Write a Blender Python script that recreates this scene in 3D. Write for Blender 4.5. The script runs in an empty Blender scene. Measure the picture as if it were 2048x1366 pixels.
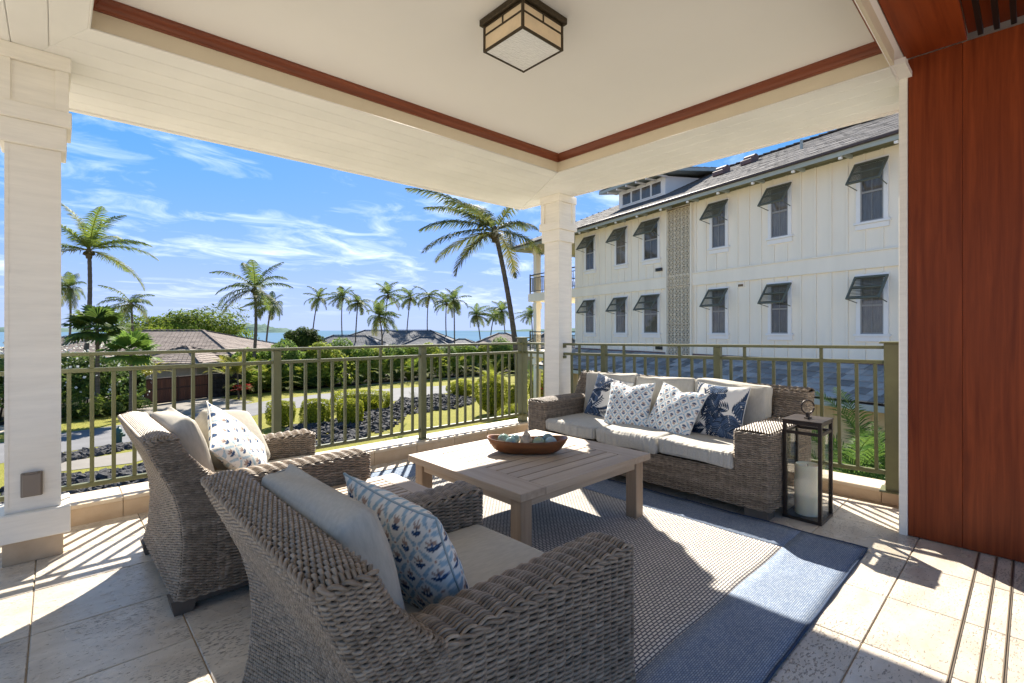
import bpy, math, random
import numpy as np
from mathutils import Vector, Matrix
RNG = np.random.default_rng(7)
random.seed(7)
scene = bpy.context.scene
rad = math.radians

# ------------------------------------------------------------------ camera
cam_data = bpy.data.cameras.new('camera')
cam = bpy.data.objects.new('camera', cam_data)
scene.collection.objects.link(cam)
scene.camera = cam
cam.location = (0, 0, 1.25)
CAM_AZ = 46.9
cam.rotation_euler = (rad(90), 0, rad(CAM_AZ - 90))
cam_data.sensor_width = 36.0
cam_data.lens = 975.0 / 2048.0 * 36.0
cam_data.shift_y = -22.0 / 2048.0
cam_data.clip_start = 0.05
cam_data.clip_end = 60000

# ------------------------------------------------------------------ light
SUN_AZ, SUN_EL = 52.0, 41.0          # azimuth measured from +X towards +Y
world = bpy.data.worlds.new('World')
scene.world = world
world.use_nodes = True
sun_d = bpy.data.lights.new('sun', 'SUN')
sun_d.energy = 2.3
sun_d.angle = rad(0.55)
sun_d.color = (1.0, 0.93, 0.82)
sun = bpy.data.objects.new('sun', sun_d)
scene.collection.objects.link(sun)
sd = Vector((math.cos(rad(SUN_AZ)) * math.cos(rad(SUN_EL)), math.sin(rad(SUN_AZ)) * math.cos(rad(SUN_EL)), math.sin(rad(SUN_EL))))
sun.rotation_euler = sd.to_track_quat('Z', 'Y').to_euler()
sun.location = (20, 25, 30)

scene.view_settings.view_transform = 'Standard'
scene.view_settings.look = 'None'
scene.view_settings.gamma = 1.0
scene.view_settings.use_curve_mapping = False
scene.view_settings.exposure = 2.62
scene.render.engine = 'CYCLES'
cy = scene.cycles
cy.use_denoising = True
cy.max_bounces = 7
cy.diffuse_bounces = 5
cy.glossy_bounces = 3
cy.transmission_bounces = 6
cy.transparent_max_bounces = 10
cy.caustics_reflective = False
cy.caustics_refractive = False
cy.sample_clamp_indirect = 6.0

def build_world():
    nt = world.node_tree
    nt.nodes.clear()
    N, L = nt.nodes.new, nt.links.new
    out = N('ShaderNodeOutputWorld'); bg = N('ShaderNodeBackground')
    sky = N('ShaderNodeTexSky'); sky.sky_type = 'NISHITA'
    sky.sun_disc = False
    sky.sun_elevation = rad(SUN_EL)
    sky.sun_rotation = rad(90 - SUN_AZ)
    sky.altitude = 0
    sky.air_density = 0.8
    sky.dust_density = 0.1
    sky.ozone_density = 3.0
    hs = N('ShaderNodeHueSaturation'); hs.inputs['Saturation'].default_value = 1.42
    L(sky.outputs[0], hs.inputs['Color'])
    # soft shoulder so the bright band over the sea keeps its blue: c*K/(c+K)
    K = (1.7, 2.3, 5.0)
    va = N('ShaderNodeVectorMath'); va.operation = 'ADD'; L(hs.outputs[0], va.inputs[0]); va.inputs[1].default_value = K
    vm = N('ShaderNodeVectorMath'); vm.operation = 'MULTIPLY'; L(hs.outputs[0], vm.inputs[0]); vm.inputs[1].default_value = tuple(k * 1.0 for k in K)
    vd = N('ShaderNodeVectorMath'); vd.operation = 'DIVIDE'; L(vm.outputs[0], vd.inputs[0]); L(va.outputs[0], vd.inputs[1])
    # thin cirrus on a plane far above: direction divided by its height
    tc = N('ShaderNodeTexCoord'); sep = N('ShaderNodeSeparateXYZ')
    L(tc.outputs['Generated'], sep.inputs[0])
    def M(op, a, b=None, clamp=False):
        m = N('ShaderNodeMath'); m.operation = op; m.use_clamp = clamp
        for i, v in enumerate((a, b)):
            if v is None: continue
            if isinstance(v, (int, float)): m.inputs[i].default_value = v
            else: L(v, m.inputs[i])
        return m.outputs[0]
    zz = M('MAXIMUM', sep.outputs[2], 0.02)
    zq = M('ADD', zz, 0.10)
    px = M('DIVIDE', sep.outputs[0], zq); py = M('DIVIDE', sep.outputs[1], zq)
    cmb = N('ShaderNodeCombineXYZ'); L(px, cmb.inputs[0]); L(py, cmb.inputs[1])
    mp = N('ShaderNodeMapping'); mp.inputs['Rotation'].default_value = (0, 0, rad(-20)); mp.inputs['Scale'].default_value = (1.0, 1.3, 1)
    mp.inputs['Location'].default_value = (10.1, 4.699999999999999, 0)
    L(cmb.outputs[0], mp.inputs[0])
    n1 = N('ShaderNodeTexNoise'); n1.inputs['Scale'].default_value = 2.3; n1.inputs['Detail'].default_value = 9; n1.inputs['Roughness'].default_value = 0.62; n1.inputs['Distortion'].default_value = 0.8
    L(mp.outputs[0], n1.inputs['Vector'])
    n2 = N('ShaderNodeTexNoise'); n2.inputs['Scale'].default_value = 0.9; n2.inputs['Detail'].default_value = 3
    m9 = N('ShaderNodeMapping'); m9.inputs['Location'].default_value = (9.10, 2.31, 0); L(cmb.outputs[0], m9.inputs[0]); L(m9.outputs[0], n2.inputs['Vector'])
    v = M('ADD', M('MULTIPLY', n1.outputs[0], 0.62), M('MULTIPLY', n2.outputs[0], 0.55))
    v = M('MULTIPLY', M('SUBTRACT', v, 0.578), 3.9, True)
    v = M('POWER', v, 1.25)
    v = M('MULTIPLY', v, M('MULTIPLY', M('SUBTRACT', sep.outputs[2], 0.02), 14.0, True))
    v = M('ADD', M('MULTIPLY', v, 0.50), 0.03)
    mix = N('ShaderNodeMix'); mix.data_type = 'RGBA'
    L(v, mix.inputs['Factor']); L(vd.outputs[0], mix.inputs[6]); mix.inputs[7].default_value = CLOUD
    L(mix.outputs[2], bg.inputs['Color'])
    bg.inputs['Strength'].default_value = SKY_STRENGTH
    L(bg.outputs[0], out.inputs['Surface'])
SKY_STRENGTH = 0.058
CLOUD = (7.0, 7.1, 7.2, 1)
build_world()

# ------------------------------------------------------------------ helpers
COL = scene.collection
CAMH, FPX, HY, CX = 1.25, 975.0, 661.0, 1024.0
_th = rad(CAM_AZ)
FW = np.array([math.cos(_th), math.sin(_th), 0]); RT = np.array([math.sin(_th), -math.cos(_th), 0])

def pz(px, py, z):
    """photo pixel -> point on the horizontal plane z (used once, to lay out the ground)"""
    d = FW * FPX + RT * (px - CX) + np.array([0, 0, HY - py])
    t = (z - CAMH) / d[2]
    return np.array([0, 0, CAMH]) + d * t
def pd(px, depth, z=0.0):
    """photo column + distance along the view axis -> world point at height z"""
    p = FW * depth + RT * ((px - CX) / FPX * depth)
    return np.array([p[0], p[1], z])

def link(o, parent=None, mat=None, label=None, cat=None, group=None, kind=None):
    COL.objects.link(o)
    if parent is not None: o.parent = parent
    if mat is not None and o.data is not None and hasattr(o.data, 'materials') and len(o.data.materials) == 0:
        o.data.materials.append(mat)
    if label: o['label'] = label
    if cat: o['category'] = cat
    if group: o['group'] = group
    if kind: o['kind'] = kind
    return o
def empty(name, loc=(0, 0, 0), rz=0.0, label=None, cat=None, group=None, kind=None, parent=None):
    o = bpy.data.objects.new(name, None)
    o.empty_display_size = 0.1
    o.location = loc; o.rotation_euler = (0, 0, rz)
    return link(o, parent, None, label, cat, group, kind)
def ob(name, mesh, mat=None, parent=None, loc=(0, 0, 0), rot=(0, 0, 0), scale=(1, 1, 1), **kw):
    o = bpy.data.objects.new(name, mesh)
    o.location = loc; o.rotation_euler = rot; o.scale = scale
    return link(o, parent, mat, **kw)
def copy_tree(o, parent=None):
    c = o.copy(); COL.objects.link(c)
    if parent is not None: c.parent = parent
    for ch in list(o.children): copy_tree(ch, c)
    return c

def mesh_np(name, V, quads=None, tris=None, smooth=False, mat=None):
    V = np.asarray(V, dtype=np.float32).reshape(-1, 3)
    me = bpy.data.meshes.new(name)
    nq = 0 if quads is None else len(quads); nt = 0 if tris is None else len(tris)
    idx = []
    starts = []
    if nq:
        q = np.asarray(quads, dtype=np.int32).reshape(-1, 4); idx.append(q.ravel()); starts.append(np.arange(nq) * 4)
    if nt:
        t = np.asarray(tris, dtype=np.int32).reshape(-1, 3); idx.append(t.ravel()); starts.append(nq * 4 + np.arange(nt) * 3)
    idx = np.concatenate(idx); starts = np.concatenate(starts)
    me.vertices.add(len(V)); me.vertices.foreach_set('co', V.ravel())
    me.loops.add(len(idx)); me.loops.foreach_set('vertex_index', idx)
    me.polygons.add(len(starts)); me.polygons.foreach_set('loop_start', starts.astype(np.int32))
    me.update(calc_edges=True)
    me.polygons.foreach_set('use_smooth', np.full(len(starts), bool(smooth)))
    if mat is not None: me.materials.append(mat)
    return me

class MB:
    """collects boxes, prisms and tubes of one object into one mesh"""
    def __init__(s): s.v = []; s.q = []; s.t = []; s.n = 0
    def add(s, V, Q=None, T=None):
        V = np.asarray(V, float).reshape(-1, 3)
        if Q is not None and len(Q): s.q.append(np.asarray(Q, int).reshape(-1, 4) + s.n)
        if T is not None and len(T): s.t.append(np.asarray(T, int).reshape(-1, 3) + s.n)
        s.v.append(V); s.n += len(V); return s
    def box(s, lo, hi):
        x0, y0, z0 = lo; x1, y1, z1 = hi
        V = [(x0, y0, z0), (x1, y0, z0), (x1, y1, z0), (x0, y1, z0), (x0, y0, z1), (x1, y0, z1), (x1, y1, z1), (x0, y1, z1)]
        return s.add(V, [(0, 3, 2, 1), (4, 5, 6, 7), (0, 1, 5, 4), (1, 2, 6, 5), (2, 3, 7, 6), (3, 0, 4, 7)])
    def cbox(s, lo, hi, c=0.004):
        """box with chamfered edges"""
        lo = np.array(lo, float); hi = np.array(hi, float); c = min(c, 0.45 * float((hi - lo).min()))
        m = (lo + hi) / 2; h = (hi - lo) / 2
        V = []; ix = {}
        for sx in (-1, 1):
            for sy in (-1, 1):
                for sz in (-1, 1):
                    for ax in range(3):
                        p = np.array([sx, sy, sz]) * (h - c); p[ax] = (sx, sy, sz)[ax] * h[ax]
                        ix[(sx, sy, sz, ax)] = len(V); V.append(m + p)
        Q = []; T = []
        cyc = [(-1, -1), (1, -1), (1, 1), (-1, 1)]
        for ax in range(3):
            a, b = (ax + 1) % 3, (ax + 2) % 3
            for sg in (-1, 1):
                f = []
                for (p, q) in cyc:
                    k = [0, 0, 0]; k[ax] = sg; k[a] = p; k[b] = q; f.append(ix[(*k, ax)])
                Q.append(f if sg > 0 else f[::-1])
        for ax in range(3):
            a, b = (ax + 1) % 3, (ax + 2) % 3
            for p in (-1, 1):
                for q in (-1, 1):
                    k0 = [0, 0, 0]; k0[a] = p; k0[b] = q; k1 = list(k0); k0[ax] = -1; k1[ax] = 1
                    f = [ix[(*k0, a)], ix[(*k1, a)], ix[(*k1, b)], ix[(*k0, b)]]
                    Q.append(f if p * q < 0 else f[::-1])
        for sx in (-1, 1):
            for sy in (-1, 1):
                for sz in (-1, 1):
                    f = [ix[(sx, sy, sz, 0)], ix[(sx, sy, sz, 1)], ix[(sx, sy, sz, 2)]]
                    T.append(f if sx * sy * sz > 0 else f[::-1])
        return s.add(V, Q, T)
    def prism(s, pts, z0, z1):
        """vertical prism over a convex polygon"""
        n = len(pts)
        V = [(p[0], p[1], z0) for p in pts] + [(p[0], p[1], z1) for p in pts]
        Q = [(i, (i + 1) % n, n + (i + 1) % n, n + i) for i in range(n)]
        T = [(0, i + 1, i) for i in range(1, n - 1)] + [(n, n + i, n + i + 1) for i in range(1, n - 1)]
        return s.add(V, Q, T)
    def tube(s, pts, r, sides=6, closed=False, caps=True):
        P = np.asarray(pts, float); r = np.broadcast_to(np.asarray(r, float), (len(P),))
        if closed: T = np.roll(P, -1, 0) - np.roll(P, 1, 0)
        else: T = np.gradient(P, axis=0)
        T /= np.linalg.norm(T, axis=1)[:, None] + 1e-12
        ref = np.array([0, 0, 1.0]) if abs(T[:, 2]).mean() < 0.8 else np.array([1.0, 0, 0])
        A = np.cross(T, ref); A /= np.linalg.norm(A, axis=1)[:, None] + 1e-12
        B = np.cross(A, T)
        an = np.arange(sides) / sides * 2 * math.pi
        V = P[:, None] + r[:, None, None] * (np.cos(an)[None, :, None] * A[:, None] + np.sin(an)[None, :, None] * B[:, None])
        n = len(P); Q = []
        for i in range(n if closed else n - 1):
            j = (i + 1) % n
            for k in range(sides):
                l = (k + 1) % sides
                Q.append((i * sides + k, i * sides + l, j * sides + l, j * sides + k))
        T3 = []
        if caps and not closed:
            T3 += [(0, k + 1, k) for k in range(1, sides - 1)]
            b = (n - 1) * sides
            T3 += [(b, b + k, b + k + 1) for k in range(1, sides - 1)]
        return s.add(V, Q, T3)
    def bar(s, a, b, w, h=None):
        """square bar between two points"""
        h = w if h is None else h
        a = np.array(a, float); b = np.array(b, float); t = b - a; t /= np.linalg.norm(t)
        ref = np.array([0, 0, 1.0]) if abs(t[2]) < 0.9 else np.array([1.0, 0, 0])
        A = np.cross(t, ref); A /= np.linalg.norm(A); B = np.cross(A, t)
        V = []
        for p in (a, b):
            for (i, j) in ((-1, -1), (1, -1), (1, 1), (-1, 1)): V.append(p + A * i * w / 2 + B * j * h / 2)
        return s.add(V, [(0, 1, 2, 3), (7, 6, 5, 4), (0, 4, 5, 1), (1, 5, 6, 2), (2, 6, 7, 3), (3, 7, 4, 0)])
    def lathe(s, prof, seg=24, c=(0, 0, 0)):
        prof = np.array(prof, float); n = len(prof); an = np.arange(seg) / seg * 2 * math.pi
        V = np.stack([prof[:, 0][:, None] * np.cos(an) + c[0], prof[:, 0][:, None] * np.sin(an) + c[1], np.repeat(prof[:, 1][:, None], seg, 1) + c[2]], -1)
        Q = []
        for i in range(n - 1):
            for k in range(seg):
                l = (k + 1) % seg; Q.append((i * seg + k, i * seg + l, (i + 1) * seg + l, (i + 1) * seg + k))
        return s.add(V, Q)
    def arrays(s):
        return (np.concatenate(s.v), np.concatenate(s.q) if s.q else None, np.concatenate(s.t) if s.t else None)
    def mesh(s, name, mat=None, smooth=False):
        V, Q, T = s.arrays()
        return mesh_np(name, V, Q, T, smooth, mat)

def smooth_by_angle(me, deg=35):
    me.polygons.foreach_set('use_smooth', np.ones(len(me.polygons), dtype=bool))
    try: me.set_sharp_from_angle(angle=rad(deg))
    except Exception: pass
    return me

# ------------------------------------------------------------------ materials
def material(name, color, rough=0.6, spec=0.4, var=0.0, vscale=6.0, bump=0.0, bscale=60.0, objvar=0.0, metal=0.0, stretch=(1, 1, 1), coat=0.0, color2=None, detail=4.0, attr=None, trans=0.0, coord='Object', hue=0.0, bdist=0.01, rvar=0.0):
    m = bpy.data.materials.new(name); m.use_nodes = True
    nt = m.node_tree; N, L = nt.nodes.new, nt.links.new
    b = nt.nodes['Principled BSDF']
    b.inputs['Roughness'].default_value = rough
    b.inputs['Metallic'].default_value = metal
    b.inputs['Specular IOR Level'].default_value = spec
    if coat: b.inputs['Coat Weight'].default_value = coat; b.inputs['Coat Roughness'].default_value = 0.15
    col = None
    c1 = (*color, 1)
    tc = N('ShaderNodeTexCoord'); mp = N('ShaderNodeMapping'); mp.inputs['Scale'].default_value = stretch
    L(tc.outputs[coord], mp.inputs[0])
    base = None
    if attr:
        at = N('ShaderNodeAttribute'); at.attribute_name = attr; base = at.outputs['Color']
    if var > 0 or color2:
        n = N('ShaderNodeTexNoise'); n.inputs['Scale'].default_value = vscale; n.inputs['Detail'].default_value = detail; n.inputs['Roughness'].default_value = 0.6
        L(mp.outputs[0], n.inputs['Vector'])
        cr = N('ShaderNodeValToRGB'); cr.color_ramp.elements[0].position = 0.3; cr.color_ramp.elements[1].position = 0.72
        if color2: cr.color_ramp.elements[0].color = (*color2, 1); cr.color_ramp.elements[1].color = c1
        else:
            cr.color_ramp.elements[0].color = tuple(max(0, x * (1 - var)) for x in color) + (1,)
            cr.color_ramp.elements[1].color = tuple(min(1, x * (1 + var)) for x in color) + (1,)
        L(n.outputs[0], cr.inputs[0])
        if base is not None:
            mx = N('ShaderNodeMix'); mx.data_type = 'RGBA'; mx.blend_type = 'MULTIPLY'; mx.inputs['Factor'].default_value = 1
            L(base, mx.inputs[6]); L(cr.outputs[0], mx.inputs[7]); base = mx.outputs[2]
        else: base = cr.outputs[0]
    if objvar > 0:
        oi = N('ShaderNodeObjectInfo'); hs = N('ShaderNodeHueSaturation')
        mr = N('ShaderNodeMapRange'); mr.inputs['To Min'].default_value = 1 - objvar; mr.inputs['To Max'].default_value = 1 + objvar
        L(oi.outputs['Random'], mr.inputs[0]); L(mr.outputs[0], hs.inputs['Value'])
        if hue:
            m2 = N('ShaderNodeMapRange'); m2.inputs['To Min'].default_value = 0.5 - hue; m2.inputs['To Max'].default_value = 0.5 + hue
            L(oi.outputs['Random'], m2.inputs[0]); L(m2.outputs[0], hs.inputs['Hue'])
        if base is not None: L(base, hs.inputs['Color'])
        else: hs.inputs['Color'].default_value = c1
        base = hs.outputs[0]
    if base is not None: L(base, b.inputs['Base Color'])
    else: b.inputs['Base Color'].default_value = c1
    if bump > 0:
        n = N('ShaderNodeTexNoise'); n.inputs['Scale'].default_value = bscale; n.inputs['Detail'].default_value = 5
        L(mp.outputs[0], n.inputs['Vector'])
        bp = N('ShaderNodeBump'); bp.inputs['Strength'].default_value = bump; bp.inputs['Distance'].default_value = bdist
        L(n.outputs[0], bp.inputs['Height']); L(bp.outputs[0], b.inputs['Normal'])
        if rvar:
            mr = N('ShaderNodeMapRange'); mr.inputs['To Min'].default_value = rough - rvar; mr.inputs['To Max'].default_value = rough + rvar
            n3 = N('ShaderNodeTexNoise'); n3.inputs['Scale'].default_value = 4.0; L(mp.outputs[0], n3.inputs['Vector'])
            L(n3.outputs[0], mr.inputs[0]); L(mr.outputs[0], b.inputs['Roughness'])
    if trans > 0:
        tr = N('ShaderNodeBsdfTranslucent'); ms = N('ShaderNodeMixShader'); ms.inputs[0].default_value = trans
        if base is not None: L(base, tr.inputs['Color'])
        else: tr.inputs['Color'].default_value = c1
        out = nt.nodes['Material Output']
        L(b.outputs[0], ms.inputs[1]); L(tr.outputs[0], ms.inputs[2]); L(ms.outputs[0], out.inputs['Surface'])
    return m
def hexc(h):
    h = h.lstrip('#'); r = []
    for i in (0, 2, 4):
        c = int(h[i:i + 2], 16) / 255
        r.append(c / 12.92 if c <= 0.04045 else ((c + 0.055) / 1.055) ** 2.4)
    return tuple(r)

def glass(name, tint=(0.95, 0.97, 0.97), alpha=0.12, rough=0.03):
    """thin sheet glass: mostly see-through with a reflecting skin"""
    m = bpy.data.materials.new(name); m.use_nodes = True
    nt = m.node_tree; N, L = nt.nodes.new, nt.links.new; out = nt.nodes['Material Output']
    nt.nodes.remove(nt.nodes['Principled BSDF'])
    t = N('ShaderNodeBsdfTransparent'); t.inputs[0].default_value = (*tint, 1)
    g = N('ShaderNodeBsdfGlossy'); g.inputs['Roughness'].default_value = rough
    fr = N('ShaderNodeLayerWeight'); fr.inputs[0].default_value = 0.5
    pw = N('ShaderNodeMath'); pw.operation = 'POWER'; pw.inputs[1].default_value = 4.0; L(fr.outputs['Facing'], pw.inputs[0])
    ad = N('ShaderNodeMath'); ad.operation = 'MULTIPLY_ADD'; ad.inputs[1].default_value = 0.5; ad.inputs[2].default_value = alpha; ad.use_clamp = True
    mx = N('ShaderNodeMixShader'); L(pw.outputs[0], ad.inputs[0]); L(ad.outputs[0], mx.inputs[0])
    L(t.outputs[0], mx.inputs[1]); L(g.outputs[0], mx.inputs[2]); L(mx.outputs[0], out.inputs['Surface'])
    return m

M = {}
M['paint_white'] = material('paint_white', (0.85, 0.83, 0.79), 0.55, 0.3, var=0.035, vscale=2.5, bump=0.12, bscale=55, stretch=(1, 1, 1), bdist=0.004)
M['paint_board'] = material('paint_board', (0.83, 0.82, 0.785), 0.5, 0.3, var=0.05, vscale=1.8, bump=0.05, bscale=30, objvar=0.015)
M['paint_column'] = material('paint_column', (0.86, 0.82, 0.735), 0.6, 0.3, var=0.06, vscale=7.0, bump=0.35, bscale=26, stretch=(0.6, 0.6, 5), bdist=0.003, detail=7)
M['fascia'] = material('fascia', (0.70, 0.62, 0.48), 0.65, 0.2, var=0.03, bump=0.1, bscale=120)
M['ceiling'] = material('ceiling', (0.85, 0.83, 0.795), 0.8, 0.15, var=0.03, vscale=0.7, bump=0.04, bscale=200)
def wood(name, c1, c2, rough=0.35, scale=1.0, axis='Z', coat=0.0, objvar=0.08, spec=0.4):
    """streaked timber; grain runs along the given object axis"""
    m = bpy.data.materials.new(name); m.use_nodes = True
    nt = m.node_tree; N, L = nt.nodes.new, nt.links.new; b = nt.nodes['Principled BSDF']
    b.inputs['Roughness'].default_value = rough; b.inputs['Specular IOR Level'].default_value = spec
    if coat: b.inputs['Coat Weight'].default_value = coat; b.inputs['Coat Roughness'].default_value = 0.2
    tc = N('ShaderNodeTexCoord'); mp = N('ShaderNodeMapping')
    s = [26 * scale] * 3; s['XYZ'.index(axis)] = 1.1 * scale
    oi = N('ShaderNodeObjectInfo'); ml = N('ShaderNodeVectorMath'); ml.operation = 'SCALE'; ml.inputs['Scale'].default_value = 37.0
    cm = N('ShaderNodeCombineXYZ'); [L(oi.outputs['Random'], cm.inputs[i]) for i in range(3)]
    L(cm.outputs[0], ml.inputs[0])
    va = N('ShaderNodeVectorMath'); va.operation = 'ADD'; L(tc.outputs['Object'], va.inputs[0]); L(ml.outputs[0], va.inputs[1])
    mp.inputs['Scale'].default_value = s; L(va.outputs[0], mp.inputs[0])
    n = N('ShaderNodeTexNoise'); n.inputs['Scale'].default_value = 1.0; n.inputs['Detail'].default_value = 6; n.inputs['Roughness'].default_value = 0.65; n.inputs['Distortion'].default_value = 0.6
    L(mp.outputs[0], n.inputs['Vector'])
    cr = N('ShaderNodeValToRGB'); cr.color_ramp.elements[0].position = 0.32; cr.color_ramp.elements[1].position = 0.68
    cr.color_ramp.elements[0].color = (*c2, 1); cr.color_ramp.elements[1].color = (*c1, 1)
    L(n.outputs[0], cr.inputs[0])
    hs = N('ShaderNodeHueSaturation'); mr = N('ShaderNodeMapRange'); mr.inputs['To Min'].default_value = 1 - objvar; mr.inputs['To Max'].default_value = 1 + objvar
    L(oi.outputs['Random'], mr.inputs[0]); L(mr.outputs[0], hs.inputs['Value']); L(cr.outputs[0], hs.inputs['Color'])
    L(hs.outputs[0], b.inputs['Base Color'])
    bp = N('ShaderNodeBump'); bp.inputs['Strength'].default_value = 0.15; bp.inputs['Distance'].default_value = 0.002
    L(n.outputs[0], bp.inputs['Height']); L(bp.outputs[0], b.inputs['Normal'])
    return m
M['mahogany'] = wood('mahogany', (0.27, 0.054, 0.014), (0.15, 0.027, 0.007), 0.42, 1.3, 'Z', 0.0, spec=0.2)
M['mahogany_y'] = wood('mahogany_y', (0.19, 0.045, 0.016), (0.12, 0.024, 0.009), 0.42, 0.8, 'Y', 0.1)
M['crown_x'] = wood('crown_x', (0.25, 0.065, 0.024), (0.15, 0.035, 0.013), 0.4, 1.0, 'X', 0.05)
M['teak_x'] = wood('teak_x', (0.44, 0.345, 0.255), (0.34, 0.255, 0.18), 0.5, 1.2, 'X', objvar=0.10, spec=0.35)
M['teak_y'] = wood('teak_y', (0.44, 0.345, 0.255), (0.34, 0.255, 0.18), 0.5, 1.2, 'Y', objvar=0.06, spec=0.35)
M['teak_z'] = wood('teak_z', (0.38, 0.275, 0.185), (0.28, 0.195, 0.125), 0.5, 1.2, 'Z', objvar=0.08, spec=0.35)
M['rail'] = material('rail', (0.125, 0.130, 0.058), 0.42, 0.45, var=0.10, vscale=9, bump=0.06, bscale=160, bdist=0.002)
M['stone'] = material('stone', (0.58, 0.45, 0.31), 0.5, 0.4, color2=(0.47, 0.34, 0.215), vscale=7, bump=0.35, bscale=60, objvar=0.07, bdist=0.003, detail=8)
# ================================================================== veranda shell
def travertine(name, c1, c2, rough=0.24, pits=True):
    m = bpy.data.materials.new(name); m.use_nodes = True
    nt = m.node_tree; N, L = nt.nodes.new, nt.links.new; b = nt.nodes['Principled BSDF']
    b.inputs['Specular IOR Level'].default_value = 0.6
    tc = N('ShaderNodeTexCoord'); oi = N('ShaderNodeObjectInfo')
    cm = N('ShaderNodeCombineXYZ'); L(oi.outputs['Random'], cm.inputs[0]); L(oi.outputs['Random'], cm.inputs[2])
    sc = N('ShaderNodeVectorMath'); sc.operation = 'SCALE'; sc.inputs['Scale'].default_value = 53.0; L(cm.outputs[0], sc.inputs[0])
    ad = N('ShaderNodeVectorMath'); ad.operation = 'ADD'; L(tc.outputs['Object'], ad.inputs[0]); L(sc.outputs[0], ad.inputs[1])
    mp = N('ShaderNodeMapping'); mp.inputs['Scale'].default_value = (1.0, 2.2, 1); mp.inputs['Rotation'].default_value = (0, 0, 0.5); L(ad.outputs[0], mp.inputs[0])
    n = N('ShaderNodeTexNoise'); n.inputs['Scale'].default_value = 4.5; n.inputs['Detail'].default_value = 8; n.inputs['Roughness'].default_value = 0.62; L(mp.outputs[0], n.inputs['Vector'])
    cr = N('ShaderNodeValToRGB'); cr.color_ramp.elements[0].position = 0.33; cr.color_ramp.elements[1].position = 0.66
    cr.color_ramp.elements[0].color = (*c2, 1); cr.color_ramp.elements[1].color = (*c1, 1); L(n.outputs[0], cr.inputs[0])
    hs = N('ShaderNodeHueSaturation'); mr = N('ShaderNodeMapRange'); mr.inputs['To Min'].default_value = 0.88; mr.inputs['To Max'].default_value = 1.10
    L(oi.outputs['Random'], mr.inputs[0]); L(mr.outputs[0], hs.inputs['Value']); L(cr.outputs[0], hs.inputs['Color'])
    # pits: small elongated holes gathered in patches
    m2 = N('ShaderNodeMapping'); m2.inputs['Scale'].default_value = (38, 90, 38); m2.inputs['Rotation'].default_value = (0, 0, 0.35); L(ad.outputs[0], m2.inputs[0])
    p = N('ShaderNodeTexNoise'); p.inputs['Scale'].default_value = 1.3; p.inputs['Detail'].default_value = 5; p.inputs['Roughness'].default_value = 0.6; L(m2.outputs[0], p.inputs['Vector'])
    q = N('ShaderNodeTexNoise'); q.inputs['Scale'].default_value = 3.2; q.inputs['Detail'].default_value = 3; L(ad.outputs[0], q.inputs['Vector'])
    mm = N('ShaderNodeMath'); mm.operation = 'MULTIPLY_ADD'; mm.inputs[1].default_value = 0.34; mm.inputs[2].default_value = -0.17; L(q.outputs[0], mm.inputs[0])
    sm = N('ShaderNodeMath'); sm.operation = 'ADD'; L(p.outputs[0], sm.inputs[0]); L(mm.outputs[0], sm.inputs[1])
    pr = N('ShaderNodeValToRGB'); pr.color_ramp.elements[0].position = 0.585; pr.color_ramp.elements[1].position = 0.645
    pr.color_ramp.elements[0].color = (0, 0, 0, 1); pr.color_ramp.elements[1].color = (1, 1, 1, 1); L(sm.outputs[0], pr.inputs[0])
    mx = N('ShaderNodeMix'); mx.data_type = 'RGBA'; L(pr.outputs[0], mx.inputs['Factor']); L(hs.outputs[0], mx.inputs[6])
    mx.inputs[7].default_value = tuple(x * 0.62 for x in c2) + (1,)
    L(mx.outputs[2], b.inputs['Base Color'])
    rr = N('ShaderNodeMapRange'); rr.inputs['To Min'].default_value = rough - 0.07; rr.inputs['To Max'].default_value = rough + 0.16; L(q.outputs[0], rr.inputs[0]); L(rr.outputs[0], b.inputs['Roughness'])
    bp = N('ShaderNodeBump'); bp.invert = True; bp.inputs['Strength'].default_value = 0.55; bp.inputs['Distance'].default_value = 0.004
    L(pr.outputs[0], bp.inputs['Height'])
    n5 = N('ShaderNodeTexNoise'); n5.inputs['Scale'].default_value = 240; n5.inputs['Detail'].default_value = 3; L(ad.outputs[0], n5.inputs['Vector'])
    b2 = N('ShaderNodeBump'); b2.inputs['Strength'].default_value = 0.18; b2.inputs['Distance'].default_value = 0.002; L(n5.outputs[0], b2.inputs['Height']); L(bp.outputs[0], b2.inputs['Normal'])
    L(b2.outputs[0], b.inputs['Normal'])
    return m
M['tile'] = travertine('travertine_tile', (0.63, 0.56, 0.465), (0.47, 0.405, 0.325))
M['grout'] = material('grout', (0.36, 0.29, 0.21), 0.8, 0.2, var=0.1)

GZ = -3.3     # garden level: the veranda is one storey up
XL, YN = -1.6, -1.3
fl = empty('floor', kind='structure')
ob('screed', MB().box((XL, YN, -0.3), (4.62, 4.5, -0.006)).mesh('screed', M['grout']), parent=fl)
tp, tq = 0.488, 0.468
tile_me = MB().cbox((-tp / 2 + 0.0025, -tq / 2 + 0.0025, -0.02), (tp / 2 - 0.0025, tq / 2 - 0.0025, 0.0), 0.0025).mesh('tile', M['tile'])
for i in range(-5, 10):
    for j in range(-2, 9):
        x = 0.41 + (i + 0.5) * tp; y = 0.467 + (j - 0.5) * tq
        if x < XL or x > 4.5 or y > 4.25: continue
        ob('tile', tile_me, parent=fl, loc=(x, y, random.uniform(-0.0006, 0.0006)))

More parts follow.
